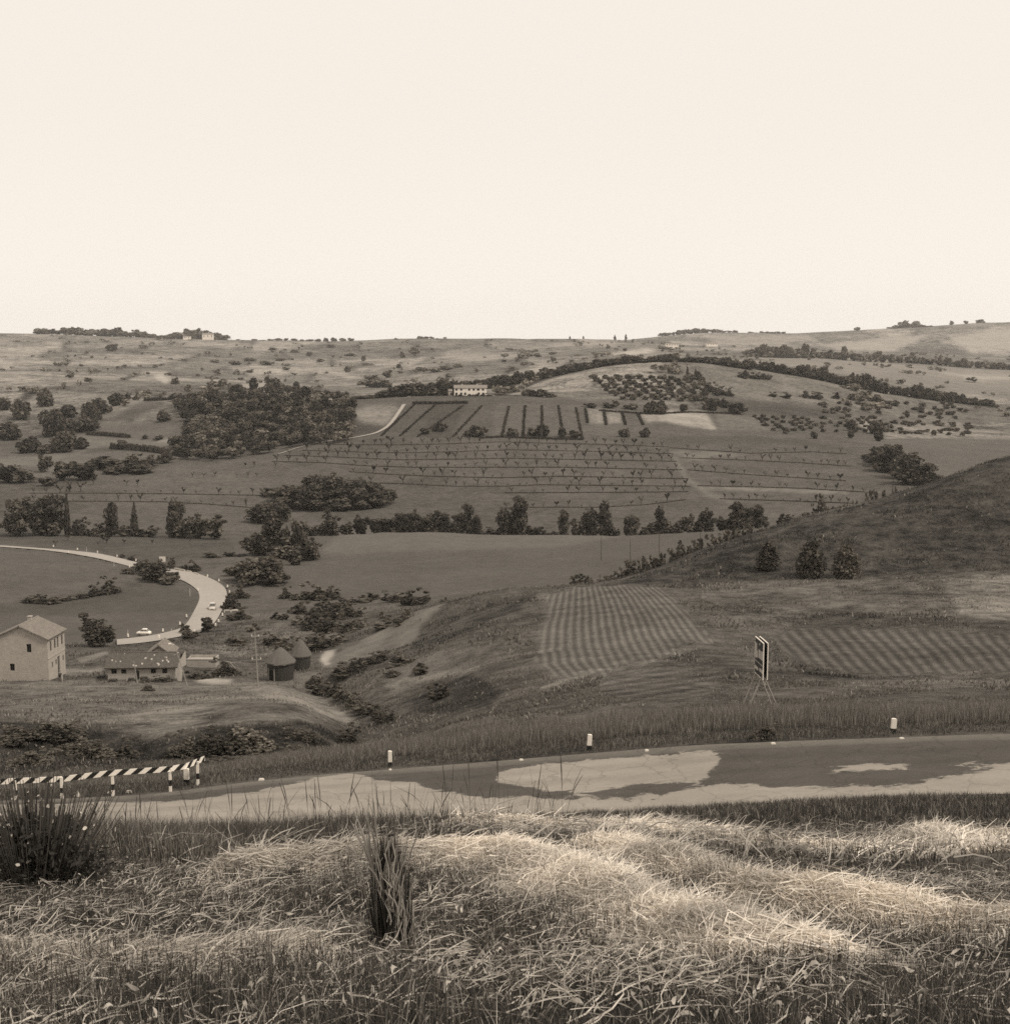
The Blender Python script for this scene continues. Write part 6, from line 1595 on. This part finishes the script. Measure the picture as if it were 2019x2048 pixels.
# double sign board on trestle legs
pn = hit(1524, 1423, 80); Ys_ = pn.y
def sp_(px, py, Y): return Vector((uv_of(px, py) * Y, Y, e_of(py) * Y))
a_near, a_far = sp_(1525, 1358, Ys_ - 0.2), sp_(1509, 1344, Ys_ + 2.1)
ux_ = Vector((a_far.x - a_near.x, a_far.y - a_near.y, 0)); Wb = ux_.length; ux_.normalize()
zb0 = (a_near.z + a_far.z) / 2; Hb = e_of(1287) * (Ys_ - 0.2) - a_near.z
root = empty('sign_board', Vector((a_near.x, a_near.y, zb0))); nf = Vector((-ux_.y, ux_.x, 0))
if nf.x > 0: nf = -nf
def board(off, name, panel):
    b = nf * off; mb = MB(); t = 0.022
    P = lambda s, z, d: ux_ * s + b + nf * d + Vector((0, 0, z))
    V = [P(0, 0, -t), P(Wb, 0, -t), P(Wb, 0, t), P(0, 0, t), P(0, Hb, -t), P(Wb, Hb, -t), P(Wb, Hb, t), P(0, Hb, t)]
    mb.add(V, [(3, 2, 1, 0), (4, 5, 6, 7), (0, 1, 5, 4), (1, 2, 6, 5), (2, 3, 7, 6), (3, 0, 4, 7)])
    bo = mb.build(name, M['dark_board'], root); fr2 = MB(); e = 0.045
    for s0, s1, z0, z1 in ((-e, 0, -e, Hb + e), (Wb, Wb + e, -e, Hb + e), (0, Wb, -e, 0), (0, Wb, Hb, Hb + e)):
        V = [P(s0, z0, -t - 0.012), P(s1, z0, -t - 0.012), P(s1, z0, t + 0.012), P(s0, z0, t + 0.012), P(s0, z1, -t - 0.012), P(s1, z1, -t - 0.012), P(s1, z1, t + 0.012), P(s0, z1, t + 0.012)]
        fr2.add(V, [(3, 2, 1, 0), (4, 5, 6, 7), (0, 1, 5, 4), (1, 2, 6, 5), (2, 3, 7, 6), (3, 0, 4, 7)])
    fr2.build('edging', M['white_paint'], bo)
    if panel:
        pm = MB()
        def rect(s0, s1, z0, z1, d=0.026):
            pm.add([P(Wb * (1 - s0), Hb * z0, d), P(Wb * (1 - s1), Hb * z0, d), P(Wb * (1 - s1), Hb * z1, d), P(Wb * (1 - s0), Hb * z1, d)], [(0, 1, 2, 3)])
        # s runs from the far (left in the photograph) edge to the near one
        rect(0.0, 0.24, 0.44, 0.86); rect(0.24, 0.34, 0.47, 0.66); rect(0.42, 0.66, 0.50, 0.74); rect(0.68, 0.82, 0.50, 0.74); rect(0.84, 1.0, 0.50, 0.76)
        rect(0.50, 0.60, 0.87, 0.93); rect(0.0, 1.0, 0.345, 0.365)
        rect(0.0, 0.40, 0.11, 0.21); rect(0.58, 1.0, 0.14, 0.24); rect(0.46, 0.50, 0.14, 0.21)
        pm.build('lettering', M['pale_letter'], bo)
    return bo
board(0.0, 'front_board', True)
gap = metres(8.5, pn)
board(-gap, 'rear_board', False)
for (ax, ay, aY, gx, gy, dY, wh) in ((1512, 1349, 1.9, 1489, 1400, 2.0, 0), (1523, 1360, 0.0, 1493, 1424, 0.0, 0), (1518, 1352, 1.9, 1537, 1396, 2.0, 1), (1530, 1366, 0.0, 1553, 1412, 0.3, 1)):
    top = sp_(ax, ay - 6, Ys_ + aY); bot = sp_(gx, gy, Ys_ + dY); gz = float(ground(bot.x, bot.y)); bot = bot + (bot - top).normalized() * max(0.0, (bot.z - gz)) * 1.1
    mb = MB(); mb.tube([bot - Vector(root.location), top - Vector(root.location)], 0.055, 7); mb.build('leg', M['steel'], root)
tag(root, 'tall double sign board, dark with pale blocks, on thin splayed trestle legs', 'sign')
# ------------------------------------------------------------------ grass, hay and weeds
gg = np.random.default_rng(21)
def strips(P, wdir, width, alb, name, mat, label=None, cat=None, kind='stuff', parent=None):
    """P (N,S,3) centre lines, wdir (N,3) width direction, width (N,S), alb (N,) or (N,S)"""
    N, S = P.shape[:2]
    V = np.empty((N, S, 2, 3)); off = wdir[:, None, :] * width[:, :, None] * 0.5
    V[:, :, 0] = P - off; V[:, :, 1] = P + off
    b = (np.arange(N) * S * 2)[:, None] + (np.arange(S - 1) * 2)[None, :]
    Fq = np.stack([b, b + 1, b + 3, b + 2], -1).reshape(-1, 4)
    a = np.asarray(alb, float); a = np.repeat(a[:, None], S, 1) if a.ndim == 1 else a
    me = np_mesh(name, V.reshape(-1, 3), Fq, mat, {'shade': np.repeat(a.ravel(), 2)})
    o = link(name, me, parent)
    if label: tag(o, label, cat)
    if kind and parent is None: tag(o, kind=kind)
    return o
def on_ground(u, Y): return np.stack([u * Y, Y, ground_u(u, Y)], 1)
def upright(base, h, lean, w, seg=3, g=gg):
    N = len(base); az = g.uniform(0, 2 * np.pi, N); d = np.stack([np.cos(az), np.sin(az), np.zeros(N)], 1)
    t = np.linspace(0, 1, seg + 1)
    P = base[:, None, :] + np.array([0, 0, 1.0]) * (h[:, None] * t * (1 - 0.25 * (lean[:, None] * t) ** 2))[:, :, None] + d[:, None, :] * (h * lean)[:, None, None] * (t ** 2)[None, :, None]
    P[:, 0, 2] -= 0.02
    az2 = g.uniform(0, np.pi, N); wd = np.stack([np.cos(az2), np.sin(az2) * 0.6, np.zeros(N)], 1)
    return P, wd, w[:, None] * (1.02 - t[None, :] ** 1.6)
def lying(base, L, arch, az, pitch, seg=3, bend=0.3, g=gg):
    N = len(base); d = np.stack([np.cos(az) * np.cos(pitch), np.sin(az) * np.cos(pitch), np.sin(pitch)], 1); s = np.stack([-np.sin(az), np.cos(az), np.zeros(N)], 1)
    t = np.linspace(0, 1, seg + 1); bn = g.normal(size=N) * bend
    P = base[:, None, :] + d[:, None, :] * (L[:, None] * (t - 0.4))[:, :, None] + s[:, None, :] * (L * bn)[:, None, None] * (t * (1 - t) * 2)[None, :, None]
    P[:, :, 2] += arch[:, None] * (4 * t * (1 - t))[None, :]
    wd = s * 0.55 + np.array([0, 0, 1.0]) * g.uniform(0.2, 1, N)[:, None]; wd /= np.linalg.norm(wd, axis=1)[:, None]
    return P, wd

def sample(n, y0, y1, u0=-0.50, u1=0.50, power=2.0):
    Y = (gg.uniform(y0 ** power, y1 ** power, n)) ** (1 / power)
    return gg.uniform(u0, u1, n), Y

# turf of the bank, three depths
PA, WA, WI, AL = [], [], [], []
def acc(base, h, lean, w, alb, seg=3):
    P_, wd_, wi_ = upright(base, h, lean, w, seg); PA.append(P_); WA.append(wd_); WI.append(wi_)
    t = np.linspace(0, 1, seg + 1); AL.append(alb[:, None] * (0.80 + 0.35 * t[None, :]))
def patch(x, y, s, seed): return np.clip(0.5 + 1.6 * vnoise((0.78 * x + 0.62 * y) / s, (0.78 * y - 0.62 * x) / s, seed) + 0.7 * vnoise((0.5 * x - 0.86 * y) / s * 2.7, (0.5 * y + 0.86 * x) / s * 2.7, seed + 1), 0, 1)
for n, y0, y1, h0, h1, w, pw in ((120000, 2.5, 9, 0.03, 0.11, 0.0036, 1.3), (110000, 9, 26, 0.05, 0.17, 0.008, 1.6), (90000, 26, 58, 0.10, 0.30, 0.020, 2.0)):
    u, Y = sample(n, y0, y1, power=pw)
    lim = np.interp(u, UC, YN); ok = Y < lim - 0.15; u, Y = u[ok], Y[ok]; n = len(u)
    b = on_ground(u, Y); dryness = patch(b[:, 0], b[:, 1], 1.3, 31)
    alb = np.where(gg.uniform(size=n) < 0.08 + 0.30 * dryness ** 1.5, gg.uniform(0.18, 0.38, n), gg.uniform(0.035, 0.095, n))
    acc(b, gg.uniform(h0, h1, n) * (0.6 + 0.8 * patch(b[:, 0], b[:, 1], 0.8, 41)), np.abs(gg.normal(0, 0.5, n)), w * gg.uniform(0.6, 1.4, n), alb)
for n, y0, y1, wx, h1, w in ((36000, 2.2, 9, 3.0, 0.11, 0.004), (30000, 9, 26, 6.0, 0.17, 0.008), (14000, 26, 56, 8.0, 0.3, 0.02)):
    Y = gg.uniform(y0, y1, n); x = gg.choice([-1, 1], n) * (0.49 * Y + gg.uniform(0, wx, n)); b = np.stack([x, Y, ground_u(np.clip(x / Y, -0.539, 0.539), Y)], 1); dryness = patch(x, Y, 1.3, 31)
    Yl = np.where(x < 0, YN[0], YN[-1]); b = b[Y < Yl - 0.3]; dryness = dryness[Y < Yl - 0.3]; n = len(b)
    acc(b, h1 * gg.uniform(0.3, 1, n), np.abs(gg.normal(0, 0.5, n)), w * gg.uniform(0.6, 1.4, n), np.where(gg.uniform(size=n) < 0.1 + 0.3 * dryness, gg.uniform(0.18, 0.38, n), gg.uniform(0.035, 0.095, n)))
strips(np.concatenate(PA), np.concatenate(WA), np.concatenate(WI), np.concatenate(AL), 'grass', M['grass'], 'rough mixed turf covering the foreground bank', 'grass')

# taller dark grass along the lip of the bank on the left and in the middle
PA, WA, WI, AL = [], [], [], []
n = 42000; px = gg.uniform(-90, 1040, n); Y = gg.uniform(13, 36, n)
dens = np.interp(px, [-90, 150, 600, 850, 1040], [1, 1, 0.95, 0.8, 0.25]); ok = gg.uniform(size=n) < dens; px, Y = px[ok], Y[ok]; n = len(px)
u = (px - CX) / F / 0.958; b = on_ground(u, Y)
hh = gg.uniform(0.22, 0.50, n) * np.interp(Y, [13, 22, 36], [0.7, 1.0, 1.5]) * np.interp(px, [-90, 200, 500, 700, 900, 1040], [1.15, 1.1, 0.95, 0.9, 0.65, 0.4]) * (0.75 + 0.5 * patch(b[:, 0], b[:, 1], 1.1, 51))
acc(b, hh, np.abs(gg.normal(0, 0.28, n)), 0.012 * gg.uniform(0.6, 1.4, n), np.where(gg.uniform(size=n) < 0.16, gg.uniform(0.16, 0.30, n), gg.uniform(0.05, 0.11, n)))
n = 9000; px = gg.uniform(-90, 520, n); Y = gg.uniform(8.8, 13, n); u = (px - CX) / F / 0.958; b = on_ground(u, Y)
acc(b, gg.uniform(0.18, 0.48, n) * np.interp(px, [-90, 120, 350, 520], [1.0, 1.0, 0.75, 0.3]), np.abs(gg.normal(0, 0.3, n)), 0.007 * gg.uniform(0.6, 1.4, n), np.where(gg.uniform(size=n) < 0.3, gg.uniform(0.18, 0.36, n), gg.uniform(0.05, 0.11, n)))
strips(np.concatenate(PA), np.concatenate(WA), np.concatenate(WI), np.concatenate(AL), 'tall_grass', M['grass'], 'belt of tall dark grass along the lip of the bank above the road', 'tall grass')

# seed heads standing over the lip
def seed_stems(n, pxr, Yr, hr, name, label):
    px = gg.uniform(*pxr, n); Y = gg.uniform(*Yr, n); u = (px - CX) / F / 0.958; b = on_ground(u, Y); h = gg.uniform(*hr, n)
    P_, wd_, wi_ = upright(b, h, np.abs(gg.normal(0, 0.35, n)), np.full(n, 0.004), 4)
    wi_[:] = 0.004; hd = gg.uniform(size=n) < 0.7
    wi_[:, -1] = np.where(hd, 0.006, 0.002); wi_[:, -2] = np.where(hd, 0.014, 0.003)
    al = np.repeat(gg.uniform(0.07, 0.2, n)[:, None], 5, 1); al[:, -2:] *= 0.8
    return strips(P_, wd_, wi_, al, name, M['grass'], label, 'seed heads')
seed_stems(300, (130, 1130), (13, 24), (0.40, 0.95), 'seed_grass', 'thin stalks with dark seed heads rising over the pale road')

# rank grass on the far verge of the road
PA, WA, WI, AL = [], [], [], []
n = 90000; u = gg.uniform(-0.46, 0.5, n); yf_ = np.interp(u, UC, YF); k = gg.uniform(0, 1, n) ** 0.9; Y = yf_ + 5.0 + k * 19
px = px_of(u, -0.3); hgt = np.interp(px, [-50, 420, 640, 800, 1000, 1400, 1700, 1990], [0.25, 0.35, 0.6, 0.9, 1.15, 1.35, 1.2, 1.25])
b = on_ground(u, Y); pt_ = patch(b[:, 0], b[:, 1], 3.0, 61)
hh = hgt * gg.uniform(0.55, 1.05, n) * (0.7 + 0.45 * pt_) * np.interp(k, [0, 0.12, 0.3, 1], [0.55, 0.9, 1.0, 0.9])
acc(b, hh, np.abs(gg.normal(0, 0.22, n)), 0.036 * gg.uniform(0.6, 1.4, n), np.where(gg.uniform(size=n) < 0.30, gg.uniform(0.20, 0.32, n), gg.uniform(0.09, 0.19, n)))
n = 42000; u = gg.uniform(-0.46, 0.5, n); yf_ = np.interp(u, UC, YF); Y = yf_ + 0.25 + gg.uniform(0, 1, n) ** 0.7 * 6; b = on_ground(u, Y); pt_ = patch(b[:, 0], b[:, 1], 1.6, 71)
acc(b, gg.uniform(0.06, 0.30, n) * (0.5 + pt_), np.abs(gg.normal(0, 0.5, n)), 0.032 * gg.uniform(0.6, 1.4, n), np.where(gg.uniform(size=n) < 0.15 + 0.35 * pt_ ** 2, gg.uniform(0.16, 0.30, n), gg.uniform(0.055, 0.11, n)))
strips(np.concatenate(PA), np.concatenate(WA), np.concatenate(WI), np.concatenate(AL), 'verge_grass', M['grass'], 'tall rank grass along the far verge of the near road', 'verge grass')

# tufts over the rough slopes and mown hillside
PA, WA, WI, AL = [], [], [], []
n = 300000; u = gg.uniform(-0.46, 0.52, n); Y = np.exp(gg.uniform(math.log(84), math.log(345), n))
c_ = np.clip(np.round((u - UC[0]) / du).astype(int), 0, NC - 1); r_ = np.clip(np.round(np.interp(np.log(Y), LR, np.arange(NR))).astype(int), 0, NR - 1)
ro_ = ROUGH[r_, c_]; ok = gg.uniform(size=n) < np.clip((ro_ - 0.30) * 1.5, 0, 1) * (1 - inroad[r_, c_]) * (1 - 0.5 * np.clip(DRY[r_, c_] - 0.3, 0, 1)); u, Y, r_, c_ = u[ok], Y[ok], r_[ok], c_[ok]; n = len(u)
b = on_ground(u, Y); al = ALB[r_, c_]; dr = DRY[r_, c_]; fu = FUR[r_, c_]; ph_ = PH[r_, c_]
pt_ = patch(b[:, 0], b[:, 1], 5.5, 81); sm = 0.5 + 0.5 * np.sin(ph_ * 2 * np.pi + 2.4 * vnoise(b[:, 0] / 6, b[:, 1] / 6, 87) + gg.normal(0, 0.5, n))
keep = gg.uniform(size=n) < np.where(fu > 0.12, 0.12 + 0.88 * sm, 0.30 + 0.65 * pt_) * (1 - 0.45 * np.clip(dr - 0.35, 0, 0.6)); b, al, dr, pt_, fu, sm, Y = b[keep], al[keep], dr[keep], pt_[keep], fu[keep], sm[keep], Y[keep]; n = len(b)
big_ = patch(b[:, 0], b[:, 1], 16.0, 83); alb = 1.35 * al * gg.uniform(0.7, 1.35, n) * (0.72 + 0.75 * big_) * np.where(fu > 0.12, 0.65 + 0.6 * sm, 1.0); alb = np.where(gg.uniform(size=n) < 0.05 + 0.55 * dr * patch(b[:, 0], b[:, 1], 7.0, 85), gg.uniform(0.20, 0.42, n), alb)
hh = gg.uniform(0.15, 0.5, n) * (0.5 + 0.9 * pt_) * np.interp(Y, [84, 345], [0.55, 1.3]) * np.where(fu > 0.12, 0.55, 1.0) * (1 - 0.5 * np.clip(dr - 0.35, 0, 0.6))
acc(b, hh, np.abs(gg.normal(0, 0.8, n)), hh * 0.38 * gg.uniform(0.6, 1.4, n), alb, 2)
strips(np.concatenate(PA), np.concatenate(WA), np.concatenate(WI), np.concatenate(AL), 'slope_grass', M['grass'], 'coarse grass tufts over the slopes between near road and valley', 'slope grass')

# cut hay lying in windrows
HP, SW, SWI, SA = [], [], [], []
def hay(pts, n, spread, L0, L1, w, a0, a1, lift, align=0.7):
    k = gg.integers(0, len(pts) - 1, n); t = gg.uniform(size=n); p0 = pts[k] * (1 - t[:, None]) + pts[k + 1] * t[:, None]
    tang = pts[np.minimum(k + 1, len(pts) - 1)] - pts[k]; ta = np.arctan2(tang[:, 1], tang[:, 0])
    off = gg.normal(0, spread, n) * gg.choice([0.6, 1.0, 1.5], n, p=[0.5, 0.35, 0.15]); x = p0[:, 0] - np.sin(ta) * off; y = np.maximum(p0[:, 1] + np.cos(ta) * off, 2.2)
    z = ground(x, y) + gg.uniform(0, 1, n) ** 2 * lift * np.exp(-(off / spread) ** 2 * 0.4)
    az = ta + gg.normal(0, align, n) + np.pi * gg.integers(0, 2, n); pit = gg.normal(0.04, 0.20, n)
    L = gg.uniform(L0, L1, n) * gg.choice([0.5, 1, 1.5], n, p=[0.45, 0.4, 0.15])
    P_, wd_ = lying(np.stack([x, y, z], 1), L, gg.uniform(-0.02, 0.10, n) * L, az, pit)
    HP.append(P_); SW.append(wd_); tt = np.linspace(0, 1, 4)
    SWI.append(w * gg.uniform(0.5, 1.6, n)[:, None] * (1 - 0.75 * tt[None, :] ** 3))
    cl_ = patch(x, y, 0.45, 91); SA.append(np.clip(gg.uniform(a0, a1, n) * (0.62 + 0.6 * cl_), 0.05, 0.86))
for wi_r, ((pts, hh_, ww), n, L0, L1, w, lift) in enumerate(zip(WINDROWS, (95000, 80000, 16000, 8000, 16000, 22000), (0.06, 0.06, 0.15, 0.15, 0.2, 0.04), (0.26, 0.26, 0.42, 0.42, 0.5, 0.16), (0.0040, 0.0037, 0.009, 0.008, 0.011, 0.003), (0.065, 0.06, 0.10, 0.06, 0.12, 0.035))):
    hay(pts, n, ww * 0.62, L0, L1, w, 0.56 if wi_r == 1 else 0.50, 0.92 if wi_r == 1 else 0.86, lift)
strips(np.concatenate(HP), np.concatenate(SW), np.concatenate(SWI), np.concatenate(SA), 'hay', M['straw'], 'pale cut hay lying in windrows across the foreground bank', 'hay')

# loose straw and dry stalks strewn between the rows
HP, SW, SWI, SA = [], [], [], []
n = 34000; u, Y = sample(n, 2.5, 9.5, power=1.25); b = on_ground(u, Y); pt_ = patch(b[:, 0], b[:, 1], 0.9, 95); ok = gg.uniform(size=n) < 0.35 + 0.65 * pt_; b = b[ok]; n = len(b)
b[:, 2] += gg.uniform(0, 0.07, n); L = gg.uniform(0.03, 0.19, n) * gg.choice([0.6, 1, 1.6], n, p=[0.5, 0.4, 0.1])
P_, wd_ = lying(b, L, gg.uniform(-0.03, 0.10, n) * L, gg.uniform(0, 2 * np.pi, n), gg.normal(0.12, 0.26, n))
HP.append(P_); SW.append(wd_); SWI.append(0.0032 * gg.uniform(0.5, 1.6, n)[:, None] * (1 - 0.75 * np.linspace(0, 1, 4)[None, :] ** 3)); SA.append(gg.uniform(0.18, 0.60, n))
# crumpled dry leaves and husks
n = 3600; u, Y = sample(n, 2.6, 9, power=1.25); b = on_ground(u, Y); b[:, 2] += gg.uniform(0.01, 0.12, n)
P_, wd_ = lying(b, gg.uniform(0.012, 0.04, n), gg.uniform(-0.01, 0.015, n), gg.uniform(0, 6.28, n), gg.normal(0.3, 0.6, n))
HP.append(P_); SW.append(wd_); SWI.append(gg.uniform(0.005, 0.013, n)[:, None] * np.array([0.3, 1, 0.9, 0.15])[None, :]); SA.append(gg.uniform(0.16, 0.5, n))
n = 16000; u, Y = sample(n, 9, 30, power=1.4); b = on_ground(u, Y); pt_ = patch(b[:, 0], b[:, 1], 1.8, 97); ok = gg.uniform(size=n) < 0.15 + 0.8 * pt_ ** 2; b = b[ok]; n = len(b); b[:, 2] += gg.uniform(0, 0.14, n)
L = gg.uniform(0.15, 0.55, n); P_, wd_ = lying(b, L, gg.uniform(-0.03, 0.14, n) * L, gg.uniform(0, 2 * np.pi, n), gg.normal(0.2, 0.3, n))
HP.append(P_); SW.append(wd_); SWI.append(0.010 * gg.uniform(0.5, 1.6, n)[:, None] * (1 - 0.75 * np.linspace(0, 1, 4)[None, :] ** 3)); SA.append(gg.uniform(0.18, 0.46, n))
strips(np.concatenate(HP), np.concatenate(SW), np.concatenate(SWI), np.concatenate(SA), 'loose_straw', M['straw'], 'loose straw and dry stalks strewn over the foreground turf', 'loose straw')

# the upright dark tuft standing in the foreground
pt0 = stand(788, 1900, 4.65); Ht = height_to(pt0, 1672); n = 2600
a = gg.uniform(0, 6.283, n); rr = np.abs(gg.normal(0, 0.62, n)); base = np.stack([pt0.x + np.cos(a) * rr * 0.050, pt0.y + np.sin(a) * rr * 0.045, np.zeros(n)], 1); base[:, 2] = ground(base[:, 0], base[:, 1])
h = Ht * gg.uniform(0.35, 1.08, n) * np.clip(1.25 - 0.45 * rr, 0.4, 1.0); tip = np.stack([np.cos(a) * rr * 0.060 - 0.05, np.sin(a) * rr * 0.03, np.ones(n)], 1)
t = np.linspace(0, 1, 5); P_ = base[:, None, :] + (tip * h[:, None])[:, None, :] * t[None, :, None]; P_[:, :, 0] += (gg.normal(0, 0.012, n)[:, None]) * (t ** 2)[None, :]
az2 = gg.uniform(0, np.pi, n); wd = np.stack([np.cos(az2), np.sin(az2) * 0.5, np.zeros(n)], 1)
root = empty('grass_tuft', pt0)
def child(P_, wd, wi, al, nm):
    o = strips(P_ - np.array(pt0)[None, None, :], wd, wi, al, nm, M['grass'], parent=root, kind=None); return o
child(P_, wd, 0.0045 * gg.uniform(0.6, 1.3, n)[:, None] * (1.05 - t[None, :] ** 1.5), np.where(gg.uniform(size=n) < 0.15, gg.uniform(0.10, 0.20, n), gg.uniform(0.02, 0.055, n)), 'blades')
n = 26; a = gg.uniform(0, 6.283, n); base = np.stack([pt0.x - 0.02 + np.cos(a) * 0.05, pt0.y + np.sin(a) * 0.05, np.full(n, pt0.z)], 1); h = Ht * gg.uniform(0.95, 1.25, n); dx = gg.normal(0.0, 0.06, n)
t = np.linspace(0, 1, 6); P_ = base[:, None, :] + np.stack([dx[:, None] * t[None, :] ** 2 - 0.03 * t, np.zeros((n, 6)), h[:, None] * t[None, :]], -1)
wi = np.full((n, 6), 0.003); wi[:, 4] = 0.006; wi[:, 5] = 0.002
child(P_, np.repeat([[1.0, 0.2, 0]], n, 0), wi, gg.uniform(0.14, 0.36, n), 'stalks')
n = 130; a = gg.uniform(-1.2, 0.6, n); base = np.stack([pt0.x + 0.025 + gg.uniform(0, 0.05, n), pt0.y - 0.05 + gg.uniform(-0.05, 0.05, n), np.full(n, pt0.z)], 1)
z0 = gg.uniform(0.0, 0.75, n) * Ht; P_ = np.stack([base[:, None, 0] + np.zeros((n, 4)), base[:, None, 1] + np.zeros((n, 4)), (pt0.z + z0)[:, None] + np.linspace(0, 1, 4)[None, :] * gg.uniform(0.05, 0.16, n)[:, None]], -1)
P_[:, :, 0] += -0.10 * (z0 / Ht)[:, None] + gg.normal(0, 0.012, (n, 4)).cumsum(1)
child(P_, np.repeat([[0.9, 0.4, 0]], n, 0), 0.004 * gg.uniform(0.5, 1.5, (n, 4)), gg.uniform(0.16, 0.42, n), 'dead_leaves')
tag(root, 'upright dark tuft of grass with bare stalks standing in the foreground hay', 'grass tuft')

# dark flowering bush at the lower left
pbq = stand(70, 1790, 7.6); Hb_ = height_to(pbq, 1580); root = empty('flowering_bush', pbq); g_ = np.random.default_rng(77)
n = 6500; a = g_.uniform(0, 6.283, n); rr = g_.uniform(0, 1, n) ** 0.6; zf = g_.uniform(0, 1, n); rad = 0.52 * np.sin(np.clip(zf * 0.85 + 0.2, 0, 1) * np.pi) ** 0.5 * (0.72 + 0.28 * np.sin(3 * a + 6 * zf) + 0.2 * g_.normal(size=n))
c = np.stack([np.cos(a) * rr * rad, np.sin(a) * rr * rad * 0.7, zf * Hb_ * 0.72], 1)
L = g_.uniform(0.025, 0.07, n); P_, wd_ = lying(c, L, np.zeros(n), g_.uniform(0, 6.28, n), g_.normal(0.5, 0.6, n), g=g_)
strips(P_, wd_, L[:, None] * 0.30 * np.array([0.3, 1, 0.9, 0.1])[None, :], g_.uniform(0.025, 0.07, n), 'foliage', M['grass'], parent=root, kind=None)
n = 420; a = g_.uniform(0, 6.283, n); rr = g_.uniform(0, 0.42, n); base = np.stack([np.cos(a) * rr * 0.6, np.sin(a) * rr * 0.5, np.zeros(n)], 1); tip = np.stack([np.cos(a) * rr * 1.35, np.sin(a) * rr * 0.9, Hb_ * g_.uniform(0.55, 1.08, n)], 1)
t = np.linspace(0, 1, 5); P_ = base[:, None, :] * (1 - t)[None, :, None] + tip[:, None, :] * t[None, :, None]
strips(P_, np.repeat([[1.0, 0.1, 0]], n, 0), np.full((n, 5), 0.0045), g_.uniform(0.04, 0.16, n), 'stems', M['grass'], parent=root, kind=None)
n = 150; k = g_.integers(0, 420, n); c = tip[k] * np.array([1, 1, 0])[None, :] * g_.uniform(0.8, 1.05, (n, 1)) + np.stack([np.zeros(n), np.zeros(n), tip[k][:, 2] * g_.uniform(0.6, 1.0, n)], 1)
L = g_.uniform(0.012, 0.028, n); P_, wd_ = lying(c, L, np.zeros(n), g_.uniform(0, 6.28, n), g_.normal(0, 0.8, n), g=g_)
fo = strips(P_, wd_, L[:, None] * 0.8 * np.array([0.4, 1, 1, 0.3])[None, :], g_.uniform(0.4, 0.6, n), 'flowers', M['straw'], parent=root, kind=None); fo['kind'] = 'stuff'
tag(root, 'dark weedy bush with small pale flowers at the lower left', 'bush')
# ------------------------------------------------------------------ air between here and the skyline
zlo, zhi = float(Z.min()) - 2.0, float(Z.max()) + 45.0
mb = MB(); mb.box((0, 2680, (zlo + zhi) / 2), (6400, 5480, zhi - zlo))
hz = mb.build('haze', None)
hz.data.materials.clear()
hm = bpy.data.materials.new('haze'); hm.use_nodes = True; hm.node_tree.nodes.clear()
ho = hm.node_tree.nodes.new('ShaderNodeOutputMaterial'); hv_ = hm.node_tree.nodes.new('ShaderNodeVolumePrincipled')
hv_.inputs['Color'].default_value = (0.97, 0.955, 0.93, 1); hv_.inputs['Density'].default_value = 4.6e-5; hv_.inputs['Anisotropy'].default_value = 0.2
hm.node_tree.links.new(hv_.outputs[0], ho.inputs['Volume'])
hz.data.materials.append(hm)
tag(hz, 'thin pale haze hanging over the farmland towards the skyline', 'haze', kind='stuff')
